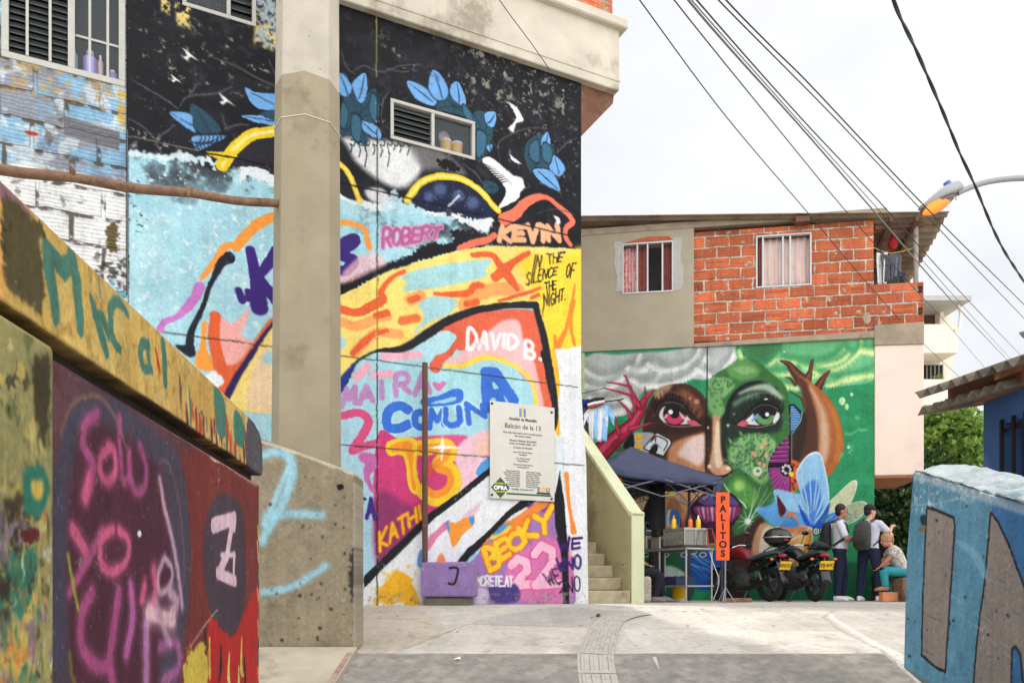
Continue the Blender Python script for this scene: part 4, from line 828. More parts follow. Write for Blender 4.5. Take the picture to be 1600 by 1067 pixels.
def paint_left_coping():
    c = Canvas(WL, .3, 5.02, .85, 1.30, 200, (216, 178, 96), .02); c.wk = 1.9
    c.T = Z3; r = random.Random(4)
    c.wear(20, .5, 1, (226, 194, 116), .7, seed=121, edge=.1); c.wear(9, .62, 1, (176, 140, 66), .7, seed=122)
    c.poly([(-400, -300), (0, 90), (170, 300), (180, 340), (20, 250), (-400, 20)], (150, 110, 120), 10)
    c.poly([(-300, 0), (20, 240), (30, 760), (-300, 500)], (226, 172, 92), 8)
    c.poly([(20, 230), (70, 220), (180, 330), (240, 370), (258, 420), (220, 470), (235, 560), (240, 850), (150, 800), (40, 700), (20, 500)], (88, 78, 48), 6, rough=26)
    c.wear(10, .52, 1, (52, 46, 30), .9, (4, 300, 70, 500), 123, 5)
    TE = (78, 128, 110)
    c.stroke([(262, 500), (272, 620), (300, 760), (310, 880)], [60, 70, 60, 50], TE, 4, False); c.stroke([(262, 500), (350, 610), (400, 560)], [60, 70, 50], TE, 4, False); c.stroke([(400, 540), (425, 680), (440, 800), (450, 940)], [60, 60, 56, 50], TE, 4, False)
    c.stroke([(505, 760), (530, 850), (560, 960), (590, 1060)], [24, 40, 46, 40], TE, 5, False); c.stroke([(520, 860), (570, 880), (600, 980)], [20, 40, 24], TE, 5); c.stroke([(545, 640), (560, 760)], 16, (160, 150, 130), 6)
    c.stroke([(710, 860), (660, 790), (620, 810), (612, 900), (625, 990), (665, 1050)], [24, 34, 40, 40, 36, 30], TE, 4)
    c.T = Z4
    c.stroke([(185, 850), (150, 850), (142, 910), (160, 980), (190, 985)], [30, 34, 38, 30, 30], TE, 4); c.stroke([(186, 850), (184, 930), (205, 1000)], [26, 26, 20], TE, 4)
    c.stroke([(225, 870), (240, 960), (250, 1020)], [10, 20, 6], (198, 40, 36), 3); c.stroke([(265, 840), (275, 940), (280, 1060)], 40, TE, 4)
    c.T = Z7
    for k in range(60):
        t = r.random() ** .7; x = 500 + 255 * t; y = 60 + (x - 440) * .95 + r.random() * 120
        c.stroke([(x, y - 30), (x + 4, y + 20), (x + 5, y + 70)], [4, 14, 4], r.choice([(150, 50, 54), (206, 48, 40), (216, 180, 90), (120, 70, 70), (206, 140, 80), (84, 120, 104), (90, 50, 60)]), 4, alpha=.9)
    c.poly([(555, 150), (600, 180), (640, 260), (620, 300), (570, 250)], (216, 172, 90), 6, rough=20); c.poly([(630, 190), (660, 240), (662, 340), (636, 320)], TE, 5); c.poly([(690, 262), (715, 300), (716, 372), (690, 350)], (66, 132, 112), 5)
    c.poly([(735, 280), (780, 330), (790, 480), (735, 440), (725, 340)], (86, 84, 92), 8, rough=8)
    c.wear(4, .62, 1, (60, 46, 40), .7, (200, 480, 412, 760), 124, 4); c.wear(4, .68, 1, (240, 226, 190), .8, (40, 330, 412, 760), 125, 4)
    c.T = ID
    c.stroke([(-60, 430), (0, 480), (200, 610), (398, 740)], 8, (60, 50, 38), 8, alpha=.7)
    c.stroke([(0, 275), (234, 499), (388, 643)], 5, (160, 120, 96), 4, alpha=.7)
    c.grain(.16)
    e = 15 + (value_noise(1, c.w, 60, 4, 126)[0] - .5) * 10; m = np.clip((e[None] - np.arange(c.h)[:, None]) / 3, 0, 1)[..., None]; c.im = c.im * (1 - m) + np.array((48, 40, 30), np.float32) * m  # lower rim darkened: shade below the coping put into colour, with mould
    return c

def paint_right_wall():
    c = Canvas(WR, -.1, 4.6, -1.9, 1.3, 160, (92, 148, 176)); c.wk = 1.3
    c.T = Z8; r = random.Random(6)
    c.wear(40, .5, 1, (108, 164, 186), .6, seed=131, edge=.15); c.wear(20, .58, 1, (80, 130, 156), .6, seed=132, edge=.1)
    c.poly([(576, 220), (900, 300), (1400, 500), (1400, 1500), (560, 1500), (575, 600)], (58, 112, 162), 3, False)
    GR, K = (142, 134, 128), (26, 26, 30)
    I = [(298, 312), (330, 318), (414, 354), (419, 390), (396, 740), (378, 1016), (340, 1000), (276, 946), (280, 740), (290, 480)]
    N = [(572, 334), (604, 372), (650, 470), (717, 650), (760, 760), (760, 500), (840, 470), (860, 1500), (760, 1500), (700, 940), (680, 908), (664, 920), (656, 1500), (480, 1500), (498, 1080), (516, 860), (548, 620)]
    for P in (I, N):
        c.poly(P, GR, 2, False); c.stroke(P + [P[0]], 9, K, 2, False)
    c.wear(30, .5, 1, (158, 150, 140), .35, (1435, 790, 1700, 1200), 133, 5, .1)
    c.stroke([(430, 460), (480, 490), (520, 540), (548, 600)], [20, 30, 40, 30], (128, 182, 206), 18, alpha=.7); c.stroke([(200, 300), (320, 296), (480, 262)], 5, (150, 190, 206), 4, alpha=.7)
    for k in range(12):
        x, y = 230 + r.random() * 480, 480 + r.random() * 500; c.stroke([(x, y), (x + 30 + r.random() * 40, y + 20 + r.random() * 16)], 3, r.choice([(190, 200, 200), (50, 50, 54)]), 2, alpha=.6)
    for k in range(90):
        x, y = 200 + r.random() * 800, 280 + r.random() * 800; s = .6 + 2.2 * r.random() ** 3; c.dot(x, y, 2.4 * s, (34, 34, 34), 1.5, .85)
    c.stroke([(196, 140), (192, 600), (186, 1000)], 10, (206, 210, 204), 6, alpha=.6); c.wear(4, .6, 1, (226, 226, 220), .8, (1404, 715, 1424, 1050), 134, 4)
    c.poly([(270, 350), (292, 345), (294, 380), (276, 385)], (20, 50, 56), 4); c.poly([(262, 400), (292, 388), (290, 410), (270, 416)], (130, 110, 80), 6)
    c.T = ID
    c.stroke([(1420, 738), (1500, 762), (1600, 795), (1700, 828)], 14, (206, 214, 214), 8, alpha=.55); c.wear(5, .60, 1, (222, 224, 222), .7, (1420, 720, 1600, 770), 135, 5)
    c.stroke([(1404, 1045), (1450, 1075)], 16, (110, 104, 92), 10, alpha=.7)
    c.grain(.14)
    return c

def paint_concrete_wall():
    c = Canvas(WG, -3.0, .12, -.5, 2.4, 160, (146, 133, 110))
    c.T = Z7; r = random.Random(8)
    c.wear(50, .5, 1, (132, 120, 98), .7, seed=141, edge=.15); c.wear(14, .58, 1, (158, 146, 124), .5, seed=142, edge=.1)
    SPR = (150, 198, 214)
    def sp(p, w): c.stroke(p, w * 1.7, SPR, w, alpha=.35); c.stroke(p, w, SPR, w * .6, alpha=.85)
    sp([(765, 400), (800, 388), (840, 396), (862, 430), (850, 490), (820, 560), (790, 610), (770, 650)], 22); sp([(776, 600), (830, 480), (850, 430)], 14); sp([(785, 578), (860, 568), (945, 573)], 20); sp([(770, 800), (840, 790), (900, 760), (958, 722)], 18)
    for k in range(90):
        x, y = 770 + r.random() * 290, 400 + r.random() * 570; s = .5 + 2.4 * r.random() ** 4; c.dot(x, y, 1.7 * s, (62, 56, 48), 2, .8, ry=2.3 * s * (.7 + .6 * r.random()))
    c.poly([(990, 486), (1006, 482), (1010, 494), (996, 500)], (24, 22, 20), 2); c.poly([(1030, 690), (1046, 676), (1052, 760), (1040, 810), (1028, 780)], (56, 50, 46), 8, rough=8)
    for x, y in ((880, 810), (974, 848), (940, 905), (830, 940)): c.poly([(x - 5, y - 3), (x + 4, y - 4), (x + 6, y + 3), (x - 2, y + 5)], (52, 46, 40), 2)
    c.stroke([(1044, 480), (1046, 960)], 8, (182, 172, 152), 6, alpha=.7); c.wear(5, .6, 1, (196, 186, 166), .8, (548, 745, 566, 1015), 143, 4)
    c.stroke([(760, 352), (900, 398), (1040, 452)], 10, (196, 186, 168), 6, alpha=.7)
    c.grain(.14)
    return c

def zprof(y):
    if y >= 10.3: return 0.0
    if y >= 7.1: return -.34 * (10.3 - y) / 3.2
    return max(-1.9, -.34 - .32 * (7.1 - y))

class GroundCanvas(Canvas):
    """a canvas lying on the sloping plaza, addressed by photo points through the ground's real profile"""
    def __init__(self, x0, x1, y0, y1, ppm, base):
        Canvas.__init__(self, None, x0, x1, y0, y1, ppm, base)
    def _pts(self, pts):
        out = []
        for q in pts:
            x, y = self.T((q[0], q[1])); lo, hi = 3.0, 40.0
            for _ in range(30):
                d = (lo + hi) / 2
                if E - zprof(d) < (y - HY) / F * d: hi = d
                else: lo = d
            out.append((((x - 800) / F * d - self.s0) * self.ppm, (d - self.z0) * self.ppm))
        return out
    def _k(self, pts):
        c = np.mean(np.array(pts, float), 0); a, b = self._pts([(c[0] - 4, c[1]), (c[0] + 4, c[1])])
        return math.hypot(a[0] - b[0], a[1] - b[1]) / 8

def paint_plaza():
    c = GroundCanvas(-6, 9, 4, 17, 80, (190, 184, 174))
    c.T = ZG; r = random.Random(9)
    c.wear(90, .5, 1, (190, 183, 172), .8, seed=151, edge=.15); c.wear(30, .54, 1, (208, 202, 192), .5, seed=152, edge=.12)
    c.poly([(110, 70), (330, 130), (215, 200), (110, 205), (-100, 205), (-100, 60)], (186, 174, 158), 8); c.poly([(410, 128), (560, 92), (700, 82), (790, 100), (740, 136)], (172, 168, 162), 10)  # last grey patch: remnant of the building's shadow painted into the concrete
    c.poly([(395, 130), (740, 138), (690, 212), (225, 198)], (194, 186, 174), 4, False); c.poly([(820, 140), (1390, 146), (1560, 232), (800, 216)], (202, 195, 184), 4, False)
    for p in ([(400, 128), (225, 196)], [(400, 128), (730, 138)], [(815, 140), (1400, 146)], [(1355, 110), (1400, 146), (1550, 236)], [(300, 130), (250, 118), (150, 112)], [(760, 95), (1380, 92)], [(1380, 92), (1355, 110)]):
        c.stroke(p, 2.6, (96, 90, 84), 1.5, False, .8)
    for y in np.linspace(80, 200, 10): c.stroke([(-50, y + 10 * r.random()), (150, y + 6), (380, y + 10 * r.random())], 1.6, (136, 128, 118), 3, alpha=.5)
    c.stroke([(1370, 100), (1390, 120), (1440, 150), (1500, 185), (1580, 232)], [10, 14, 20, 24, 30], (220, 214, 204), 5, alpha=.85)
    c.poly([(842, 140), (886, 142), (888, 182), (836, 180)], (204, 200, 194), 8, alpha=.8); c.poly([(1150, 200), (1400, 215), (1480, 245), (1200, 240)], (190, 176, 156), 12, alpha=.6)
    c.wear(6, .74, 1, (130, 122, 112), .5, seed=153, octaves=4); c.wear(4, .78, 1, (228, 224, 216), .5, seed=154, octaves=3)
    for k in range(60): c.dot(120 + r.random() * 1440, 76 + r.random() * 150, 1 + 1.6 * r.random(), (90, 84, 78), 1, .7)
    for k in range(14):
        x, y = 180 + r.random() * 1300, 90 + r.random() * 120; c.stroke([(x, y), (x + 40 * r.random(), y + 6 * r.random()), (x + 60 + 60 * r.random(), y + 10 * (r.random() - .3))], .9, (126, 118, 108), .8, alpha=.6)
    for k in range(9):
        x, y = 150 + r.random() * 1350, 95 + r.random() * 110; c.dot(x, y, 20 + 40 * r.random(), r.choice([(168, 160, 148), (214, 208, 198), (176, 168, 158)]), 24, .5, ry=5 + 6 * r.random())
    c.dot(748, 105, 5, (30, 28, 28), 1.5)
    c.grain(.12)
    return c

def paint_bricks(plane, s0, s1, z0, z1, bw, bh, brick, dark, mortar, seed, grooves=5, ppm=110, jw=.012, off=0.0, var=.14, paint=None):
    """hollow clay blocks laid in running bond with rough mortar; returns colours and a height picture"""
    c = Canvas(plane, s0, s1, z0, z1, ppm, (128, 128, 128), off)
    h, w = c.h, c.w; r = np.random.RandomState(seed)
    yy, xx = np.mgrid[0:h, 0:w].astype(np.float32); z = yy / ppm; s = xx / ppm
    wob = (value_noise(h, w, 12, 4, seed) - .5) * .03; z2 = z + wob; s2 = s + (value_noise(h, w, 10, 4, seed + 1) - .5) * .03
    row = np.floor(z2 / bh).astype(int); sh = r.rand(row.max() + 2) * .12 + (np.arange(row.max() + 2) % 2) * .5
    sx = s2 / bw + sh[row]; col = np.floor(sx).astype(int)
    fz = (z2 / bh - row) * bh; fx = (sx - col) * bw
    e = np.minimum(np.minimum(fz, bh - fz), np.minimum(fx, bw - fx))
    tone = r.rand(row.max() + 2, col.max() + 3); t2 = r.rand(row.max() + 2, col.max() + 3)
    tn, tq = tone[row, col + 1], t2[row, col + 1]
    b = np.array(brick, np.float32)[None, None] * (1 + (tn - .5) * 2 * var)[..., None]
    gro = np.clip(np.sin(fz / bh * math.pi * 2 * grooves) * 3, -1, 1) * .5 + .5
    b = b * (.90 + .10 * gro)[..., None]
    burn = np.clip((value_noise(h, w, (7, 60), 4, seed + 2) - .54) * 8, 0, 1) * (tq > .35)
    b = b + (np.array(dark, np.float32) - b) * (burn * .5)[..., None]
    mn = value_noise(h, w, 5, 4, seed + 3)
    m = np.array(mortar, np.float32)[None, None] * (.8 + .4 * mn)[..., None]
    thick = jw * (.3 + 1.6 * value_noise(h, w, 14, 3, seed + 4)); k = np.clip((thick - e) * ppm * .8 + .5, 0, 1)
    smear = np.clip((value_noise(h, w, 16, 5, seed + 5) - .66) * 10, 0, 1); k = np.maximum(k, smear * .7)
    c.im = b * (.86 + .28 * value_noise(h, w, (90, 60), 4, seed + 9))[..., None] * (.95 + .1 * value_noise(h, w, (60, 5), 3, seed + 8))[..., None]; c.im = c.im + (m - c.im) * k[..., None]
    c.ht = (1 - k) * (.75 + .25 * gro) + .15 * mn
    if paint: paint(c, tn, k, z)
    c.grain(.14, 3, seed + 6, 0)
    return c

# ---------------------------------------------------------------- materials
COL = scene.collection
MATS = {}

def new_mat(name):
    m = bpy.data.materials.new(name); m.use_nodes = True
    nt = m.node_tree; nt.nodes.clear()
    o = nt.nodes.new("ShaderNodeOutputMaterial"); p = nt.nodes.new("ShaderNodeBsdfPrincipled")
    nt.links.new(p.outputs[0], o.inputs[0])
    return m, nt, p

def mat(name, col, rough=.7, var=.15, scale=6.0, bump=.0, bscale=60.0, metal=0.0, stain=None, stain_at=.58, pits=0.0, pscale=22.0, spec=.4, streak=False):
    """solid colour broken by noise, with optional stains, pits and bump; col and stain are sRGB 0-255"""
    if name in MATS: return MATS[name]
    m, nt, p = new_mat(name); N, L = nt.nodes, nt.links
    c = [lin(v) for v in col]
    tc = N.new("ShaderNodeTexCoord"); n1 = N.new("ShaderNodeTexNoise"); n1.inputs['Scale'].default_value = scale; n1.inputs['Detail'].default_value = 6; n1.inputs['Roughness'].default_value = .6
    vec = tc.outputs['Object']
    if streak:
        mpn = N.new("ShaderNodeMapping"); mpn.inputs['Scale'].default_value = (1, 1, .15); L.new(vec, mpn.inputs[0]); L.new(mpn.outputs[0], n1.inputs['Vector'])
    else: L.new(vec, n1.inputs['Vector'])
    r = N.new("ShaderNodeValToRGB"); r.color_ramp.elements[0].position = .3; r.color_ramp.elements[1].position = .7
    r.color_ramp.elements[0].color = [v * (1 - var) for v in c] + [1]; r.color_ramp.elements[1].color = [min(1, v * (1 + var)) for v in c] + [1]
    L.new(n1.outputs['Fac'], r.inputs[0]); out = r.outputs[0]
    if stain:
        n2 = N.new("ShaderNodeTexNoise"); n2.inputs['Scale'].default_value = scale * .55; n2.inputs['Detail'].default_value = 9; n2.inputs['Roughness'].default_value = .68; L.new(vec, n2.inputs['Vector'])
        r2 = N.new("ShaderNodeValToRGB"); r2.color_ramp.elements[0].position = stain_at; r2.color_ramp.elements[1].position = stain_at + .1
        r2.color_ramp.elements[0].color = (0, 0, 0, 1); r2.color_ramp.elements[1].color = (.8, .8, .8, 1)
        mx = N.new("ShaderNodeMixRGB"); L.new(n2.outputs['Fac'], r2.inputs[0]); L.new(r2.outputs[0], mx.inputs[0]); L.new(out, mx.inputs[1]); mx.inputs[2].default_value = [lin(v) for v in stain] + [1]; out = mx.outputs[0]
    hgt = None
    if pits:
        vo = N.new("ShaderNodeTexVoronoi"); vo.inputs['Scale'].default_value = pscale; L.new(vec, vo.inputs['Vector'])
        n3 = N.new("ShaderNodeTexNoise"); n3.inputs['Scale'].default_value = pscale * .4; L.new(vec, n3.inputs['Vector'])
        mu = N.new("ShaderNodeMath"); mu.operation = 'SUBTRACT'; L.new(vo.outputs['Distance'], mu.inputs[0])
        mm = N.new("ShaderNodeMath"); mm.operation = 'MULTIPLY_ADD'; L.new(n3.outputs['Fac'], mm.inputs[0]); mm.inputs[1].default_value = .9; mm.inputs[2].default_value = -.45 + pits; L.new(mm.outputs[0], mu.inputs[1])
        r3 = N.new("ShaderNodeValToRGB"); r3.color_ramp.elements[0].position = .0; r3.color_ramp.elements[1].position = .05; r3.color_ramp.elements[0].color = (.12, .11, .09, 1); r3.color_ramp.elements[1].color = (1, 1, 1, 1)
        L.new(mu.outputs[0], r3.inputs[0]); mx2 = N.new("ShaderNodeMixRGB"); mx2.blend_type = 'MULTIPLY'; mx2.inputs[0].default_value = .85; L.new(out, mx2.inputs[1]); L.new(r3.outputs[0], mx2.inputs[2]); out = mx2.outputs[0]; hgt = r3.outputs[0]
    L.new(out, p.inputs['Base Color'])
    if bump:
        nb = N.new("ShaderNodeTexNoise"); nb.inputs['Scale'].default_value = bscale; nb.inputs['Detail'].default_value = 5; L.new(vec, nb.inputs['Vector'])
        b = N.new("ShaderNodeBump"); b.inputs['Strength'].default_value = bump; b.inputs['Distance'].default_value = .02; h = nb.outputs['Fac']
        if hgt is not None:
            ad = N.new("ShaderNodeMath"); ad.operation = 'MULTIPLY'; L.new(h, ad.inputs[0]); L.new(hgt, ad.inputs[1]); h = ad.outputs[0]
        L.new(h, b.inputs['Height']); L.new(b.outputs[0], p.inputs['Normal'])
    p.inputs['Roughness'].default_value = rough; p.inputs['Metallic'].default_value = metal; p.inputs['Specular IOR Level'].default_value = spec
    MATS[name] = m
    return m

def glass(name, tint=(200, 210, 215), rough=.03, alpha=.35):
    if name in MATS: return MATS[name]
    m, nt, p = new_mat(name)
    p.inputs['Base Color'].default_value = [lin(v) for v in tint] + [1]; p.inputs['Roughness'].default_value = rough; p.inputs['Alpha'].default_value = alpha; p.inputs['Specular IOR Level'].default_value = .8
    MATS[name] = m
    return m

def picture(name, arr):
    h, w = arr.shape[:2]
    im = bpy.data.images.new(name, w, h)
    px = np.ones((h, w, 4), np.float32); px[..., :3] = np.clip(arr / 255.0, 0, 1) if arr.ndim == 3 else np.clip(arr, 0, 1)[..., None]
    im.pixels.foreach_set(px.ravel()); im.update(); im.pack()
    return im

def paint_mat(name, c, rough=.75, gain=.80, bump=.25, bscale=55.0, height=None, hdist=.02, spec=.16):
    m, nt, p = new_mat(name); N, L = nt.nodes, nt.links
    t = N.new("ShaderNodeTexImage"); t.image = picture(name, c.im); t.extension = 'EXTEND'; t.interpolation = 'Cubic'
    uv = N.new("ShaderNodeUVMap"); uv.uv_map = "wall"; L.new(uv.outputs[0], t.inputs[0])
    mu = N.new("ShaderNodeMixRGB"); mu.blend_type = 'MULTIPLY'; mu.inputs[0].default_value = 1; mu.inputs[2].default_value = (gain, gain, gain, 1); L.new(t.outputs[0], mu.inputs[1])
    tc = N.new("ShaderNodeTexCoord"); n1 = N.new("ShaderNodeTexNoise"); n1.inputs['Scale'].default_value = 38; n1.inputs['Detail'].default_value = 8; n1.inputs['Roughness'].default_value = .7; L.new(tc.outputs['Object'], n1.inputs['Vector'])
    r = N.new("ShaderNodeValToRGB"); r.color_ramp.elements[0].position = .28; r.color_ramp.elements[0].color = (.80, .79, .77, 1); r.color_ramp.elements[1].position = .55; L.new(n1.outputs['Fac'], r.inputs[0])
    m2 = N.new("ShaderNodeMixRGB"); m2.blend_type = 'MULTIPLY'; m2.inputs[0].default_value = 1; L.new(mu.outputs[0], m2.inputs[1]); L.new(r.outputs[0], m2.inputs[2]); L.new(m2.outputs[0], p.inputs['Base Color'])
    nb = N.new("ShaderNodeTexNoise"); nb.inputs['Scale'].default_value = bscale; nb.inputs['Detail'].default_value = 6; L.new(tc.outputs['Object'], nb.inputs['Vector'])
    b = N.new("ShaderNodeBump"); b.inputs['Strength'].default_value = bump; b.inputs['Distance'].default_value = .01; L.new(nb.outputs['Fac'], b.inputs['Height'])
    if height is not None:
        th = N.new("ShaderNodeTexImage"); th.image = picture(name + "_relief", height); th.image.colorspace_settings.name = 'Non-Color'; th.extension = 'EXTEND'; L.new(uv.outputs[0], th.inputs[0])
        b2 = N.new("ShaderNodeBump"); b2.inputs['Strength'].default_value = .9; b2.inputs['Distance'].default_value = hdist; L.new(th.outputs[0], b2.inputs['Height']); L.new(b.outputs[0], b2.inputs['Normal']); L.new(b2.outputs[0], p.inputs['Normal'])
    else: L.new(b.outputs[0], p.inputs['Normal'])
    p.inputs['Roughness'].default_value = rough; p.inputs['Specular IOR Level'].default_value = spec
    return m

# ---------------------------------------------------------------- mesh building
class MB:
    def __init__(self): self.v, self.f, self.s = [], [], []
    def add(self, vs, fs, smooth=False):
        n = len(self.v); self.v += [tuple(q) for q in vs]; self.f += [[i + n for i in f] for f in fs]; self.s += [smooth] * len(fs); return self
    def box(self, c, size, rot=None):
        c = Vector(c); hx, hy, hz = [q / 2 for q in size]; R = rot or Matrix.Identity(3)
        vs = [c + R @ Vector((x * hx, y * hy, z * hz)) for x, y, z in ((-1, -1, -1), (1, -1, -1), (1, 1, -1), (-1, 1, -1), (-1, -1, 1), (1, -1, 1), (1, 1, 1), (-1, 1, 1))]
        return self.add(vs, [[3, 2, 1, 0], [4, 5, 6, 7], [0, 1, 5, 4], [1, 2, 6, 5], [2, 3, 7, 6], [3, 0, 4, 7]])
    def prism(self, poly, ext):
        """poly: list of 3D points (one planar outline), ext: the vector it is pushed along"""
        n = len(poly); e = Vector(ext); p = [Vector(q) for q in poly]
        nor = Vector((0, 0, 0))
        for i in range(n): nor += p[i].cross(p[(i + 1) % n])
        if nor.dot(e) > 0: p.reverse()
        vs = p + [q + e for q in p]
        fs = [list(range(n)), [n + i for i in range(n)][::-1]] + [[(i + 1) % n, i, n + i, n + (i + 1) % n] for i in range(n)]
        return self.add(vs, fs)
    def slab(self, pl, s0, s1, z0, z1, o0, o1):
        """block on a wall plane between offsets o0 (back) and o1 (front)"""
        return self.prism([pl.P(s0, z0, o1), pl.P(s1, z0, o1), pl.P(s1, z1, o1), pl.P(s0, z1, o1)], pl.P(0, 0, o0) - pl.P(0, 0, o1))
    def tube(self, pts, r, n=8, caps=True, up=None):
        P = [Vector(q) for q in pts]; m = len(P)
        R = [r] * m if np.isscalar(r) else list(r)
        if len(R) != m: R = list(np.interp(np.linspace(0, 1, m), np.linspace(0, 1, len(R)), R))
        T = [(P[min(i + 1, m - 1)] - P[max(i - 1, 0)]).normalized() for i in range(m)]
        a = up or (Vector((0, 0, 1)) if abs(T[0].z) < .9 else Vector((1, 0, 0)))
        vs = []; nrm = (Vector(a) - T[0] * T[0].dot(Vector(a))).normalized()
        for i in range(m):
            nrm = (nrm - T[i] * T[i].dot(nrm)).normalized(); b = T[i].cross(nrm)
            rx, ry = R[i] if isinstance(R[i], (tuple, list)) else (R[i], R[i])
            for k in range(n):
                t = 2 * math.pi * k / n; vs.append(P[i] + nrm * math.cos(t) * rx + b * math.sin(t) * ry)
        fs = [[i * n + k, i * n + (k + 1) % n, (i + 1) * n + (k + 1) % n, (i + 1) * n + k] for i in range(m - 1) for k in range(n)]
        self.add(vs, fs, n > 5)
        if caps:
            self.add(vs[:n], [list(range(n))[::-1]]); self.add(vs[-n:], [list(range(n))])
        return self
    def lathe(self, prof, n=24, M=None):
        M = M or Matrix.Identity(4); vs = []; m = len(prof)
        for r, z in prof:
            for k in range(n): t = 2 * math.pi * k / n; vs.append(M @ Vector((r * math.cos(t), r * math.sin(t), z)))
        fs = [[i * n + k, i * n + (k + 1) % n, (i + 1) * n + (k + 1) % n, (i + 1) * n + k] for i in range(m - 1) for k in range(n)]
        self.add(vs, fs, True)
        if prof[0][0] > 1e-4: self.add(vs[:n], [list(range(n))[::-1]])
        if prof[-1][0] > 1e-4: self.add(vs[-n:], [list(range(n))])
        return self
    def ball(self, c, r, M=None, nu=16, nv=10):
        c = Vector(c); r = (r, r, r) if np.isscalar(r) else r; R = M or Matrix.Identity(3); vs = [c + R @ Vector((0, 0, -r[2]))]
        for j in range(1, nv):
            p = -math.pi / 2 + math.pi * j / nv
            for k in range(nu): t = 2 * math.pi * k / nu; vs.append(c + R @ Vector((r[0] * math.cos(p) * math.cos(t), r[1] * math.cos(p) * math.sin(t), r[2] * math.sin(p))))
        vs.append(c + R @ Vector((0, 0, r[2]))); fs = [[0, 1 + (k + 1) % nu, 1 + k] for k in range(nu)]
        for j in range(nv - 2): fs += [[1 + j * nu + k, 1 + j * nu + (k + 1) % nu, 1 + (j + 1) * nu + (k + 1) % nu, 1 + (j + 1) * nu + k] for k in range(nu)]
        l = 1 + (nv - 2) * nu; fs += [[l + k, l + (k + 1) % nu, l + nu] for k in range(nu)]
        return self.add(vs, fs, True)
    def grid(self, fn, nu, nv, smooth=True):
        vs = [fn(i / nu, j / nv) for j in range(nv + 1) for i in range(nu + 1)]
        return self.add(vs, [[j * (nu + 1) + i, j * (nu + 1) + i + 1, (j + 1) * (nu + 1) + i + 1, (j + 1) * (nu + 1) + i] for j in range(nv) for i in range(nu)], smooth)
    def torus(self, R, r, M, n=36, k=10):
        vs = []
        for i in range(n):
            a = 2 * math.pi * i / n
            for j in range(k): b = 2 * math.pi * j / k; q = R + r * math.cos(b); vs.append(M @ Vector((q * math.cos(a), q * math.sin(a), r * 1.0 * math.sin(b))))
        return self.add(vs, [[i * k + j, ((i + 1) % n) * k + j, ((i + 1) % n) * k + (j + 1) % k, i * k + (j + 1) % k] for i in range(n) for j in range(k)], True)
    def build(self, name, m, parent=None, bevel=0.0, seg=1, solid=0.0, uv=None, label=None):
        me = bpy.data.meshes.new(name); me.from_pydata([tuple(q) for q in self.v], [], self.f)
        me.polygons.foreach_set("use_smooth", self.s); me.update()
        o = bpy.data.objects.new(name, me); COL.objects.link(o)
        if m is not None: me.materials.append(m)
        if uv is not None:
            l = me.uv_layers.new(name="wall"); c = uv
            co = np.array([self.v[i] for i in [lp.vertex_index for lp in me.loops]], float)
            if c.pl is None: s, z = co[:, 0], co[:, 1]
            else: s, z = (co[:, 0] - c.pl.o[0]) * c.pl.u[0] + (co[:, 1] - c.pl.o[1]) * c.pl.u[1], co[:, 2]
            a = np.stack([(s - c.s0) / (c.s1 - c.s0), (z - c.z0) / (c.z1 - c.z0)], 1).astype(np.float32); l.data.foreach_set("uv", a.ravel())
        if solid: md = o.modifiers.new("thickness", 'SOLIDIFY'); md.thickness = solid; md.offset = 0
        if bevel: md = o.modifiers.new("bevel", 'BEVEL'); md.width = bevel; md.segments = seg; md.limit_method = 'ANGLE'; md.angle_limit = .6
        if parent is not None:
            o.parent = parent; o.matrix_parent_inverse = Matrix.Translation(-Vector(parent.location)) if parent.type == 'EMPTY' else Matrix.Identity(4)
        if label: o["label"] = label
        return o

def thing(name, label, cat, loc=(0, 0, 0), group=None):
    o = bpy.data.objects.new(name, None); COL.objects.link(o); o.location = loc; o.empty_display_size = .2
    return tag(o, label, cat, group)

def tag(o, label, cat, group=None):
    o["label"] = label; o["category"] = cat
    if group: o["group"] = group
    return o

def setting(o, kind="structure"):
    o["kind"] = kind; return o

def dup(o, M, parent=None):
    """copy of a thing with its parts and sub-parts; M moves the thing itself"""
    c = o.copy(); COL.objects.link(c)
    if parent is not None: c.parent = parent
    else: c.matrix_world = M
    for ch in o.children: dup(ch, None, c)
    return c

